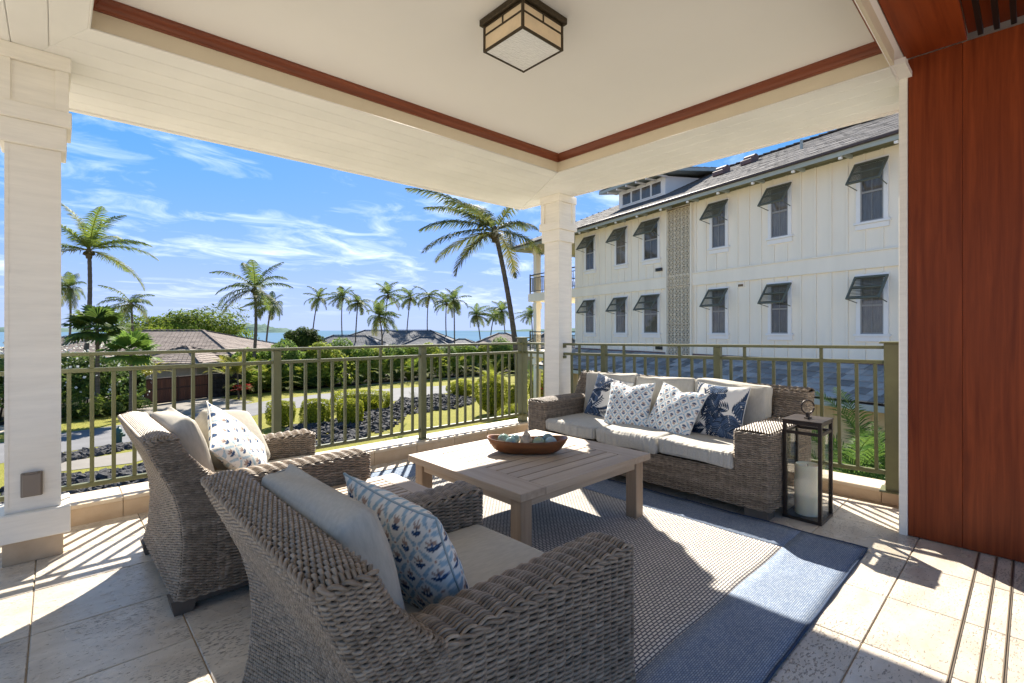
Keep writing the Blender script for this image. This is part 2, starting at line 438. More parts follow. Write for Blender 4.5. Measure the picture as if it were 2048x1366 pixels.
# kerbs along the edge
def kerb(name, a, b, w, h, label, n):
    a = np.array(a, float); b = np.array(b, float); d = b - a; Ln = np.hypot(*d)
    k = empty(name, (a[0], a[1], 0), math.atan2(d[1], d[0]), label, 'kerb')
    ob('backing', MB().box((0.002, 0.02, -0.35), (Ln - 0.002, w - 0.012, h - 0.03)).mesh('backing', M['grout']), parent=k)
    st = Ln / n
    face = MB().cbox((0.0015, 0, -0.01), (st - 0.0015, 0.02, h - 0.026), 0.002).mesh('stone', M['stone'])
    cap = MB().cbox((0.0015, -0.004, h - 0.026), (st - 0.0015, w, h), 0.004).mesh('cap_stone', M['stone_cap'])
    for i in range(n):
        ob('stone', face, parent=k, loc=(i * st, 0, 0)); ob('cap_stone', cap, parent=k, loc=(i * st, 0, 0))
    return k
M['stone_cap'] = material('stone_cap', (0.66, 0.56, 0.43), 0.45, 0.4, color2=(0.55, 0.44, 0.31), vscale=5, bump=0.3, bscale=70, objvar=0.05, bdist=0.003, detail=8)
kerb('front_kerb', (-1.5, 4.18), (4.45, 4.18), 0.30, 0.133, 'beige stone kerb under the railing that faces the sea', 13)
kr = kerb('side_kerb', (4.355, 3.95), (4.41, 0.30), -0.0 + 0.26, 0.095, 'beige stone kerb under the railing behind the sofa', 8)

# ---- columns
def column(x0, y0, label, w=0.215):
    c = empty('porch_column', (x0 + w / 2, y0 + w / 2, 0), 0, label, 'column', None)
    def blk(nm, half, z0, z1, mat, ch=0.004):
        return ob(nm, MB().cbox((-half, -half, z0), (half, half, z1), ch).mesh(nm, mat), parent=c)
    blk('stone_plinth', w / 2 + 0.012, 0.0, 0.125, M['stone'], 0.003)
    blk('base_block', w / 2 + 0.042, 0.125, 0.272, M['paint_column'])
    sh = blk('shaft', w / 2, 0.272, 2.25, M['paint_column'], 0.003)
    # corner boards on the shaft
    for sx in (-1, 1):
        for sy in (-1, 1):
            cb = MB()
            cb.box((min(sx * (w / 2 - 0.012), sx * (w / 2 + 0.003)), min(sy * (w / 2 - 0.012), sy * (w / 2 + 0.003)), 0.274), (max(sx * (w / 2 - 0.012), sx * (w / 2 + 0.003)), max(sy * (w / 2 - 0.012), sy * (w / 2 + 0.003)), 2.248))
            ob('corner_bead', cb.mesh('corner_bead', M['paint_column']), parent=c)
    blk('neck_block', w / 2 + 0.026, 2.25, 2.38, M['paint_column'])
    blk('neck_band', w / 2 + 0.047, 2.38, 2.465, M['paint_column'])
    blk('frieze_core', w / 2 + 0.020, 2.465, 2.69, M['paint_column'])
    h = w / 2 + 0.034
    for sx in (-1, 1):
        for sy in (-1, 1):
            lo = (min(sx * h, sx * (h - 0.055)), min(sy * h, sy * (h - 0.055)), 2.465); hi = (max(sx * h, sx * (h - 0.055)), max(sy * h, sy * (h - 0.055)), 2.69)
            ob('frieze_stile', MB().cbox(lo, hi, 0.002).mesh('frieze_stile', M['paint_column']), parent=c)
    blk('top_block', w / 2 + 0.044, 2.69, 2.772, M['paint_column'])
    return c
colL = column(-0.196, 3.72, 'cream wooden column with a grey outlet cover, at the left edge')
colR = column(4.10, 3.615, 'cream wooden column at the far corner behind the sofa')
# grey weatherproof outlet cover on the left column (local coordinates of the column)
cov = MB(); cov.cbox((-0.05, -0.128, 0.352), (0.036, -0.109, 0.482), 0.004)
oc = ob('outlet_cover', cov.mesh('outlet_cover', material('cover_grey', (0.20, 0.165, 0.13), 0.5, 0.4, var=0.08)), parent=colL)
ob('cover_lid', MB().cbox((-0.044, -0.134, 0.36), (0.030, -0.128, 0.474), 0.003).mesh('cover_lid', M.setdefault('lid', material('lid_grey', (0.23, 0.19, 0.155), 0.45, 0.4))), parent=oc)
ob('hinge', MB().cbox((-0.03, -0.134, 0.475), (0.016, -0.126, 0.483), 0.002).mesh('hinge', M['lid']), parent=oc)

# ---- railings: local x along the run, rails and balusters are parts
def railing(name, a, b, zb, zt, posts, balus, stubs, label, slope=0.0, zpost=None, capped=()):
    a = np.array(a, float); b = np.array(b, float); d = b - a; Ln = float(np.hypot(*d))
    r = empty(name, (a[0], a[1], 0), math.atan2(d[1], d[0]), label, 'railing')
    if slope: r.rotation_euler = (0, -slope, math.atan2(d[1], d[0]))
    zb0, zt0 = zb, zt
    ob('top_rail', MB().cbox((0, -0.026, zt - 0.024), (Ln, 0.026, zt), 0.004).mesh('top_rail', M['rail']), parent=r)
    ob('middle_rail', MB().cbox((0, -0.016, zt - 0.134), (Ln, 0.016, zt - 0.106), 0.003).mesh('middle_rail', M['rail']), parent=r)
    ob('bottom_rail', MB().cbox((0, -0.018, zb - 0.03), (Ln, 0.018, zb), 0.003).mesh('bottom_rail', M['rail']), parent=r)
    bm = MB().cbox((-0.0115, -0.0115, zb), (0.0115, 0.0115, zt - 0.134), 0.0015).mesh('baluster', M['rail'])
    sm = MB().cbox((-0.0115, -0.0115, zt - 0.106), (0.0115, 0.0115, zt - 0.024), 0.0015).mesh('upper_baluster', M['rail'])
    for x in balus: ob('baluster', bm, parent=r, loc=(x, 0, 0))
    for x in stubs: ob('upper_baluster', sm, parent=r, loc=(x, 0, 0))
    for (x, w, z0, z1) in posts:
        p = ob('post', MB().cbox((x - w / 2, -w / 2, z0), (x + w / 2, w / 2, z1), 0.003).mesh('post', M['rail']), parent=r)
        ob('base_plate', MB().cbox((x - w * 0.8, -w * 0.8, z0 - 0.001), (x + w * 0.8, w * 0.8, z0 + 0.007), 0.002).mesh('base_plate', M['rail']), parent=p)
        if x in capped:
            ob('post_cap', MB().cbox((x - w * 0.72, -w * 0.72, z1), (x + w * 0.72, w * 0.72, z1 + 0.014), 0.004).mesh('post_cap', M['rail']), parent=p)
    return r
def front_x(px):
    d = FW * FPX + RT * (px - CX); return d[0] / d[1] * 4.31
x0 = -1.5
fb = [138, 184, 227.5, 269, 310, 348, 386, 421, 455, 488, 520]
fx = [front_x(p) for p in fb]
pitch = (fx[-1] - fx[0]) / (len(fx) - 1)
posts_px = (553, 845, 1045)
pxs = [front_x(p) for p in posts_px]
bal = [fx[0] - k * pitch for k in range(13, 0, -1)] + fx
stub = [fx[1], fx[6], fx[9]] + [fx[0] - 3 * pitch, fx[0] - 8 * pitch]
for A_, B_ in ((pxs[0], pxs[1]), (pxs[1], pxs[2])):
    n = max(2, round((B_ - A_) / pitch))
    bb = [A_ + (B_ - A_) * k / n for k in range(1, n)]
    bal += bb
    stub += [bb[k] for k in range(2, len(bb), 5)]
rf = railing('front_railing', (x0, 4.31), (pxs[2], 4.31), 0.236, 1.105,
        [(p - x0, 0.062, 0.133, 1.08) for p in pxs[:2]] + [(pxs[2] - x0, 0.088, 0.133, 1.155)],
        [b_ - x0 for b_ in bal], [b_ - x0 for b_ in stub],
        'olive green metal railing on the sea side, from the left column to the corner', capped=(pxs[2] - x0,))
# short return between the corner post and the column
ra = np.array([pxs[2] + 0.0, 4.27]); rb = np.array([4.215, 3.835]); Lr = float(np.hypot(*(rb - ra)))
railing('return_railing', ra, rb, 0.236, 1.105, [], [Lr * k / 4 for k in (1, 2, 3)] + [Lr - 0.02], [Lr * 2 / 4],
        'short olive green railing between corner post and far column')
# railing behind the sofa
ra = np.array([4.19, 3.605]); rb = np.array([4.43, 0.60])
Ls = float(np.hypot(*(rb - ra))); dr = (rb - ra) / Ls
def side_t(px):
    d = (FW * FPX + RT * (px - CX))[:2]
    A_ = np.array([[dr[0], -d[0]], [dr[1], -d[1]]]); t = np.linalg.solve(A_, -ra); return float(t[0])
sp = [side_t(1210), side_t(1438), side_t(1793)]
bal = []; stub = []
edges = [0.0] + sp
for A_, B_ in zip(edges[:-1], edges[1:]):
    n = max(2, round((B_ - A_) / 0.113)); bb = [A_ + (B_ - A_) * k / n for k in range(1, n)]
    bal += bb; stub += bb[1::5]
rs = railing('side_railing', ra, rb, 0.20, 1.108, [(sp[0], 0.055, 0.09, 1.085), (sp[1], 0.06, 0.09, 1.085), (sp[2], 0.115, 0.06, 1.125)], bal, stub,
        'dark olive metal railing behind the sofa, in front of the neighbouring building', slope=rad(0.62), capped=(sp[2],))
for zz in (1.108, 0.988):
    ob('wall_bracket', MB().cbox((-0.004, -0.022, zz - 0.052), (0.02, 0.022, zz - 0.02), 0.003).mesh('wall_bracket', M['rail']), parent=rs)

# ---- ceiling: soffit boards, coffer, crown moulding
SZ = 2.772
ceil = empty('ceiling', kind='structure')
IL, IR = np.array([0.123, 3.245]), np.array([3.53, 3.125])        # inner (coffer) edge, front side
OL, OR = np.array([-1.6, 4.565]), np.array([4.24, 4.36])          # outer edge, front side
IB = np.array([3.52, 0.565]); OB = np.array([4.24, 0.565])
def board(poly, name='soffit_board', mat=None, t=0.016):
    """thin board over a convex quad, edges set back to leave the groove"""
    P = np.array(poly, float); c = P.mean(0)
    n = len(P)
    lo = P; hi = P
    V = [(p[0], p[1], SZ + 0.004) for p in P] + [(p[0], p[1], SZ + t) for p in P]
    # chamfered lower face
    e = []
    for i in range(n):
        a, b_, c_ = P[i - 1], P[i], P[(i + 1) % n]
        u = (a - b_) / np.linalg.norm(a - b_); w = (c_ - b_) / np.linalg.norm(c_ - b_)
        s_ = abs(u[0] * w[1] - u[1] * w[0]); e.append(b_ + (u + w) * 0.004 / max(s_, 0.3))
    V += [(p[0], p[1], SZ) for p in e]
    Q = []
    for i in range(n):
        j = (i + 1) % n
        Q += [(i, j, n + j, n + i), (2 * n + i, 2 * n + j, j, i)]
    Q += [(2 * n + 3, 2 * n + 2, 2 * n + 1, 2 * n), (n, n + 1, n + 2, n + 3)]
    return ob(name, mesh_np(name, V, Q, None, False, mat or M['paint_board']), parent=ceil)
ML = np.array([-1.6, 5.2])
def lerp(a, b, t): return a + (b - a) * t
nb = 8
Lmit0, Lmit1 = IL, np.array([-0.40, 4.525])
for k in range(nb):
    t0, t1 = k / nb + 0.0012, (k + 1) / nb - 0.0012
    board([lerp(Lmit0, Lmit1, t0), lerp(IR, OR, t0) - [0.0015, 0], lerp(IR, OR, t1) - [0.0015, 0], lerp(Lmit0, Lmit1, t1)])
for k in range(5):
    t0, t1 = k / 5 + 0.002, (k + 1) / 5 - 0.002
    board([lerp(IR, OR, t0) + [0.0015, 0], lerp(IB, OB, t0), lerp(IB, OB, t1), lerp(IR, OR, t1) + [0.0015, 0]])
xs = np.linspace(0.121, -1.5, 12)
for k in range(11):
    xa, xb = xs[k] - 0.001, xs[k + 1] + 0.001
    def ymit(x): return 3.245 + (0.123 - x) / (0.523) * 1.28
    board([[xa, -0.9], [xa, min(ymit(xa), 4.5)], [xb, min(ymit(xb), 4.5)], [xb, -0.9]])
# boards' backing and the roof deck above
bk = MB()
bk.box((XL, 3.29, SZ + 0.017), (4.20, 4.34, SZ + 0.05)).box((3.56, 0.50, SZ + 0.017), (4.20, 3.285, SZ + 0.05)).box((XL, -0.9, SZ + 0.017), (0.085, 3.285, SZ + 0.05))
ob('soffit_backing', bk.mesh('soffit_backing', M['paint_white']), parent=ceil)
ob('roof_deck', MB().prism([(XL, -1.0), (4.236, -1.0), (4.236, 4.356), (XL, 4.561)], 2.975, 3.198).mesh('roof_deck', M['paint_white']), parent=ceil)
# outer fascia strips
def strip(name, a, b, z0, z1, th, mat, parent, side=1):
    a = np.array(a, float); b = np.array(b, float); d = (b - a) / np.linalg.norm(b - a); nrm = np.array([-d[1], d[0]]) * side
    P = [a, b, b + nrm * th, a + nrm * th]
    if side < 0: P = P[::-1]
    return ob(name, MB().prism(P, z0, z1).mesh(name, mat), parent=parent)
strip('fascia_board', OL + [0, 0.0], OR, SZ - 0.012, 3.2, 0.03, M['paint_white'], ceil)
strip('fascia_board', OR + [0.001, 0], OB, SZ - 0.012, 3.2, 0.03, M['paint_white'], ceil)
# coffer
CZ = 2.925
LB = np.array([0.123, 0.565])
strip('coffer_fascia', IL, IR, SZ + 0.006, CZ, 0.02, M['fascia'], ceil)
strip('coffer_fascia', IR, IB, SZ + 0.006, CZ, 0.02, M['fascia'], ceil)
strip('coffer_fascia', LB, IL, SZ + 0.006, CZ, 0.02, M['fascia'], ceil)
ob('ceiling_panel', MB().box((0.05, 0.57, CZ), (3.6, 3.3, CZ + 0.03)).mesh('ceiling_panel', M['ceiling']), parent=ceil)
# bead along the coffer's lower edge
for a, b_ in ((IL, IR), (IR, IB), (LB, IL)):
    ob('edge_bead', MB().tube([(a[0], a[1], SZ - 0.001), (b_[0], b_[1], SZ - 0.001)], 0.006, 6).mesh('edge_bead', M['paint_white'], True), parent=ceil)
# crown moulding: profile swept along the three sides with mitred corners
prof = [(0.0, 2.868), (0.012, 2.868), (0.014, 2.876), (0.020, 2.878), (0.024, 2.890), (0.036, 2.904), (0.050, 2.913), (0.058, 2.915), (0.060, 2.9235), (0.0, 2.9235)]
def crown(a, b, ia, ib, name):
    """a,b: wall corners; ia, ib: inward mitre directions (unit in both axes)"""
    V = []
    for p, i in ((a, ia), (b, ib)):
        for (o, z) in prof: V.append((p[0] + i[0] * o, p[1] + i[1] * o, z))
    n = len(prof)
    Q = [(k, (k + 1) % n, n + (k + 1) % n, n + k) for k in range(n)]
    me = mesh_np(name, V, Q, None, False, M['crown_x'] if abs(a[0] - b[0]) > abs(a[1] - b[1]) else M['crown_y'])
    smooth_by_angle(me, 40)
    ob(name, me, parent=ceil)
M['crown_y'] = wood('crown_y', (0.25, 0.065, 0.024), (0.15, 0.035, 0.013), 0.4, 1.0, 'Y', 0.05)
crown(IR, IL, (-1, -1), (1, -1), 'crown_moulding')
crown(IB, IR, (-1, 1), (-1, -1), 'crown_moulding')
crown(IL, LB, (1, -1), (1, 1), 'crown_moulding')
crown(LB, IB, (1, 1), (-1, 1), 'crown_moulding')
# white beam between coffer and the timber pocket
bm_ = MB(); bm_.add([(0.1, 0.563, SZ), (3.776, 0.563, SZ), (3.776, 0.535, 2.905), (0.1, 0.535, 2.905), (0.1, 0.564, SZ), (3.776, 0.564, SZ), (3.776, 0.564, 2.91), (0.1, 0.564, 2.91)],
    [(0, 3, 2, 1), (4, 0, 1, 5), (5, 6, 7, 4)])
strip('coffer_fascia', IB, LB, SZ + 0.006, CZ, 0.02, M['fascia'], ceil)
ob('header_board', bm_.mesh('header_board', M['paint_white']), parent=ceil)

# ---- timber pocket wall at the right, timber header overhead, door tracks
tw = empty('timber_wall', (3.79, 0.52, 0), 0, 'glossy red-brown timber panel wall at the right edge', 'wall')
ws = [0.0, 0.245, 0.49, 0.735, 0.98, 1.225, 1.47]
for i in range(len(ws) - 1):
    ob('panel', MB().cbox((0.0, -ws[i + 1] + 0.0006, 0.004), (0.03, -ws[i] - 0.0006, 2.90), 0.0014).mesh('panel', M['mahogany']), parent=tw)
ob('core', MB().box((0.03, -1.47, 0.0), (0.30, -0.002, 2.9)).mesh('core', M['mahogany']), parent=tw)
ob('edge_trim', MB().cbox((-0.012, 0.0015, 0.0), (0.32, 0.043, 2.905), 0.003).mesh('edge_trim', M['paint_column']), parent=tw)
th = empty('timber_header', (0, 0, 2.905), 0, 'red-brown timber door head with black sliding tracks, upper right corner', 'door head')
ob('head_board', MB().cbox((0.1, 0.255, 0.0), (3.79, 0.532, 0.03), 0.002).mesh('head_board', M['mahogany_x']  if 'mahogany_x' in M else M.setdefault('mahogany_x', wood('mahogany_x', (0.30, 0.058, 0.014), (0.17, 0.028, 0.007), 0.45, 0.8, 'X', 0.0, spec=0.22))), parent=th)
ob('inner_board', MB().cbox((0.1, -0.9, 0.035), (3.79, 0.253, 0.06), 0.002).mesh('inner_board', M['mahogany_x']), parent=th)
M['black_metal'] = material('black_metal', (0.018, 0.014, 0.012), 0.45, 0.5, metal=0.4, bump=0.1, bscale=90, bdist=0.002)
for y in (0.20, 0.135, 0.07, 0.005):
    ob('overhead_track', MB().cbox((0.1, y - 0.012, 0.004), (3.789, y + 0.012, 0.034), 0.002).mesh('overhead_track', M['black_metal']), parent=th)
dt = empty('floor_track', (0, 0, 0), 0, 'three thin metal door tracks set in the stone floor, lower right', 'door track')
M['track'] = material('track', (0.26, 0.215, 0.165), 0.4, 0.5, metal=0.4, var=0.15)
for y in (0.206, 0.135, 0.071):
    rl = ob('rail', MB().cbox((-1.0, y - 0.006, -0.004), (3.789, y + 0.006, 0.0028), 0.001).mesh('rail', M['track']), parent=dt)
    ob('groove', MB().box((-1.0, y - 0.0016, 0.0029), (3.789, y + 0.0016, 0.0034)).mesh('groove', M['black_metal']), parent=rl)
# wooden side strip floor of the pocket hides below the wall

# ---- ceiling lamp
lamp = empty('ceiling_lamp', (1.835, 1.873, CZ), 0, 'square bronze lantern light with amber glass on the ceiling', 'ceiling light')
M['bronze'] = material('bronze', (0.085, 0.062, 0.036), 0.55, 0.5, color2=(0.045, 0.032, 0.018), vscale=60, bump=0.5, bscale=160, metal=0.55, bdist=0.003)
ob('ceiling_plate', MB().cbox((-0.168, -0.168, -0.036), (0.168, 0.168, -0.001), 0.003).mesh('ceiling_plate', M['bronze']), parent=lamp)
fr = MB(); hB = -0.178
for sx in (-1, 1):
    for sy in (-1, 1):
        fr.cbox((sx * 0.1465 - 0.0065, sy * 0.1465 - 0.0065, hB + 0.001), (sx * 0.1465 + 0.0065, sy * 0.1465 + 0.0065, -0.036), 0.001)
for s in (-1, 1):
    for z in (hB + 0.007, -0.088, -0.043):
        hh = 0.0065 if z < -0.1 else 0.0045
        fr.cbox((-0.140, s * 0.1465 - 0.005, z - hh), (0.140, s * 0.1465 + 0.005, z + hh), 0.001)
        fr.cbox((s * 0.1465 - 0.005, -0.140, z - hh), (s * 0.1465 + 0.005, 0.140, z + hh), 0.001)
    fr.cbox((-0.0045, s * 0.1465 - 0.0045, -0.0835), (0.0045, s * 0.1465 + 0.0045, -0.0475), 0.001)
    fr.cbox((s * 0.1465 - 0.0045, -0.0045, -0.0835), (s * 0.1465 + 0.0045, 0.0045, -0.0475), 0.001)
ob('frame', fr.mesh('frame', M['bronze']), parent=lamp)
M['amber'] = material('amber_glass', (0.92, 0.76, 0.54), 0.25, 0.5, var=0.08, vscale=12, trans=0.25)
M['rippled'] = material('rippled_glass', (0.97, 0.965, 0.95), 0.15, 0.6, var=0.03, vscale=40, bump=0.8, bscale=50, stretch=(1, 2.2, 1), trans=0.0, bdist=0.012)
for s in (-1, 1):
    ob('side_pane', MB().box((-0.139, s * 0.1455 - 0.0015, hB + 0.012), (0.139, s * 0.1455 + 0.0015, -0.04)).mesh('side_pane', M['amber']), parent=lamp)
    ob('side_pane', MB().box((s * 0.1455 - 0.0015, -0.139, hB + 0.012), (s * 0.1455 + 0.0015, 0.139, -0.04)).mesh('side_pane', M['amber']), parent=lamp)
ob('bottom_pane', MB().box((-0.139, -0.139, hB + 0.004), (0.139, 0.139, hB + 0.008)).mesh('bottom_pane', M['rippled']), parent=lamp)
# ================================================================== woven furniture
M['wicker'] = material('wicker', (0.335, 0.262, 0.19), 0.42, 0.4, color2=(0.175, 0.132, 0.092), vscale=30, bump=0.12, bscale=220, bdist=0.001, detail=3, attr='tone')
M['shade_backing'] = material('shade_backing', (0.060, 0.046, 0.034), 0.9, 0.05)  # dark tone standing in for shade behind the open weave
M['foot'] = material('foot', (0.12, 0.098, 0.078), 0.6, 0.3, var=0.15, vscale=8)
M['cushion'] = material('cushion', (0.50, 0.465, 0.40), 0.92, 0.1, color2=(0.42, 0.39, 0.335), vscale=90, stretch=(1, 1, 0.25), bump=0.25, bscale=420, bdist=0.001, detail=3)
M['cushion_y'] = material('cushion_y', (0.49, 0.465, 0.415), 0.92, 0.1, color2=(0.415, 0.395, 0.355), vscale=90, stretch=(0.25, 1, 1), bump=0.25, bscale=420, bdist=0.001, detail=3)

TONE = []
def tubes(P, Nn, r, sides=5, closed=False):
    """many strands at once. P, Nn: (rows, samples, 3)"""
    if closed: T = np.roll(P, -1, 1) - np.roll(P, 1, 1)
    else: T = np.gradient(P, axis=1)
    T /= np.linalg.norm(T, axis=2, keepdims=True) + 1e-12
    B = np.cross(T, Nn); B /= np.linalg.norm(B, axis=2, keepdims=True) + 1e-12
    A = np.cross(B, T)
    an = (np.arange(sides) + 0.5) / sides * 2 * math.pi
    V = P[:, :, None] + r * (np.cos(an)[None, None, :, None] * A[:, :, None] + np.sin(an)[None, None, :, None] * B[:, :, None])
    m, n = P.shape[:2]
    idx = np.arange(m * n * sides).reshape(m, n, sides)
    a = idx if closed else idx[:, :-1]
    b = np.roll(idx, -1, 1) if closed else idx[:, 1:]
    Q = np.stack([a, np.roll(a, -1, 2), np.roll(b, -1, 2), b], -1).reshape(-1, 4)
    TR = np.random.default_rng(len(TONE) + 5)
    tn = TR.uniform(0.74, 1.14, (m, 1, 1)) + 0.16 * np.sin(np.arange(n)[None, :, None] * TR.uniform(0.02, 0.09, (m, 1, 1)) + TR.uniform(0, 6.28, (m, 1, 1)))
    TONE.append(np.broadcast_to(tn, (m, n, sides)).reshape(-1))
    return V.reshape(-1, 3), Q

def resample(C, n, rounds=3):
    """closed control polygon -> rounded loop of n evenly spaced points"""
    P = np.asarray(C, float)
    for _ in range(rounds):
        Nx = np.roll(P, -1, 0)
        P = np.stack([P * 0.75 + Nx * 0.25, P * 0.25 + Nx * 0.75], 1).reshape(-1, P.shape[1])
    Q = np.vstack([P, P[:1]])
    s = np.concatenate([[0], np.cumsum(np.linalg.norm(np.diff(Q, axis=0), axis=1))])
    t = np.arange(n) / n * s[-1]
    return np.stack([np.interp(t, s, Q[:, k]) for k in range(P.shape[1])], 1)
def rr(x0, x1, y0, y1, c=0.03):
    """rectangle control points with near-corner points so rounding stays local (counter-clockwise)"""
    return [(x0, y0 + c), (x0, y0), (x0 + c, y0), (x1 - c, y0), (x1, y0), (x1, y0 + c), (x1, y1 - c), (x1, y1), (x1 - c, y1), (x0 + c, y1), (x0, y1), (x0, y1 - c)]

def woven_wall(mb, shade_mb, ctrl, z0, z1, stake, pitch=0.0105, r=0.0043, amp=0.0046, sub=4, sides=5, twill=1.0, zfun=None, seed=0):
    """weave a closed wall: ctrl(z) gives the outline at height z"""
    rng = np.random.default_rng(seed)
    zs = np.arange(z0, z1, pitch); m = len(zs)
    per = resample(ctrl((z0 + z1) / 2), 200)
    Ls = np.linalg.norm(np.diff(np.vstack([per, per[:1]]), axis=0), axis=1).sum()
    ns = int(round(Ls / stake / 2)) * 2; n = ns * sub
    P = np.zeros((m, n, 3))
    for k, z in enumerate(zs):
        P[k, :, :2] = resample(ctrl(z), n); P[k, :, 2] = z if zfun is None else zfun(P[k, :, :2], z)
    T = np.roll(P, -1, 1) - np.roll(P, 1, 1); T[:, :, 2] = 0
    T /= np.linalg.norm(T, axis=2, keepdims=True)
    Nn = np.stack([T[:, :, 1], -T[:, :, 0], np.zeros((m, n))], -1)
    ph = np.arange(n) / sub * math.pi
    row = np.arange(m)[:, None] * math.pi * twill + rng.normal(0, 0.05, (m, 1))
    wv = np.sin(ph[None] + row)
    wv = np.sign(wv) * np.abs(wv) ** 0.8
    W = P + Nn * (amp * wv)[:, :, None]
    W[:, :, 2] += rng.normal(0, 0.0006, (m, n)) + 0.0012 * np.sin(ph[None] * 0.5 + row * 1.7)
    mb.add(*tubes(W, Nn, r, sides, True))
    # paired stakes behind the weave
    for off in (-0.0035, 0.0035):
        S = P[::3, ::sub].transpose(1, 0, 2) + T[::3, ::sub].transpose(1, 0, 2) * off
        mb.add(*tubes(S, Nn[::3, ::sub].transpose(1, 0, 2), 0.003, 4, False))
    # dark sheet added a little inside, so the gaps look shaded
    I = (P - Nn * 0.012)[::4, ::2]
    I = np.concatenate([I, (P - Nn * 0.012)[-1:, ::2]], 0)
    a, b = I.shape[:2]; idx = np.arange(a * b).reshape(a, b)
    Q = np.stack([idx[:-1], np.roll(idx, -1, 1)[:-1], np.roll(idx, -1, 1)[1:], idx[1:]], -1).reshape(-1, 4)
    shade_mb.add(I.reshape(-1, 3), Q)
    return P, Nn

def woven_top(mb, shade_mb, x0, x1, y0, y1, zf, stake, pitch=0.0094, r=0.0046, amp=0.005, sub=4, sides=5, alt=False, along='x', wrap=0.02, seed=0):
    """weave a top surface: strands run along one axis over cross stakes; zf(x,y) is the height"""
    rng = np.random.default_rng(seed)
    if along == 'x': a0, a1, b0, b1 = x0, x1, y0, y1
    else: a0, a1, b0, b1 = y0, y1, x0, x1
    m = int(round((b1 - b0) / pitch)) + 1; ns = int(round((a1 - a0) / stake)); n = ns * sub + 1
    b = np.linspace(b0, b1, m); a = np.linspace(a0, a1, n)
    Bm, Am = np.meshgrid(b, a, indexing='ij')
    X, Y = (Am, Bm) if along == 'x' else (Bm, Am)
    Z = zf(X, Y)
    ph = np.arange(n) / sub * math.pi
    if alt:
        wv = np.sin(ph[None] + np.arange(m)[:, None] * math.pi)
    else:
        wv = np.abs(np.sin(ph[None] + 0.10 * np.arange(m)[:, None])) * 1.7 - 0.8
    Z = Z + amp * wv + rng.normal(0, 0.0004, Z.shape)
    P = np.stack([X, Y, Z], -1); Nn = np.zeros_like(P); Nn[..., 2] = 1
    mb.add(*tubes(P, Nn, r, sides, False))
    # dark sheet added under the top strands, as shade between them
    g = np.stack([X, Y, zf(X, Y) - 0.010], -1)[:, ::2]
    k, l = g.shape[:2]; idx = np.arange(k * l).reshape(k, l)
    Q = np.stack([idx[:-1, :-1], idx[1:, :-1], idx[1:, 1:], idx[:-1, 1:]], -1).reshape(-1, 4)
    shade_mb.add(g.reshape(-1, 3), Q if along == 'y' else Q[:, ::-1])

def edge_braid(mb, P, Nn, z_off=0.0, r=0.0052, amp=0.006):
    """two strands twisted round each other along the top edge of a wall"""
    n = P.shape[0]; ph = np.arange(n) * (2 * math.pi / 9.0)
    for s in (0, math.pi):
        W = P + Nn * (amp * np.sin(ph + s))[:, None] + np.array([0, 0, 1.0]) * (amp * np.cos(ph + s) + z_off)[:, None]
        mb.add(*tubes(W[None], Nn[None], r, 5, True))

def weave_part(name, mb, shade_mb, parent):
    me = mb.mesh(name, M['wicker'], True); tn = np.concatenate(TONE)[:, None]; TONE.clear()
    tint = np.concatenate([tn, tn ** 1.06, tn ** 1.14], 1)
    at = me.color_attributes.new('tone', 'FLOAT_COLOR', 'POINT'); at.data.foreach_set('color', np.c_[tint, np.ones(len(tint))].astype(np.float32).ravel())
    o = ob(name, me, parent=parent)
    l = ob('shade_backing', shade_mb.mesh('shade_backing', M['shade_backing'], True), parent=o)
    return o

def mirrored_copy(o, parent):
    c = o.copy(); COL.objects.link(c); c.parent = parent; c.scale = (1, -1, 1)
    for ch in o.children:
        d = ch.copy(); COL.objects.link(d); d.parent = c
    return c

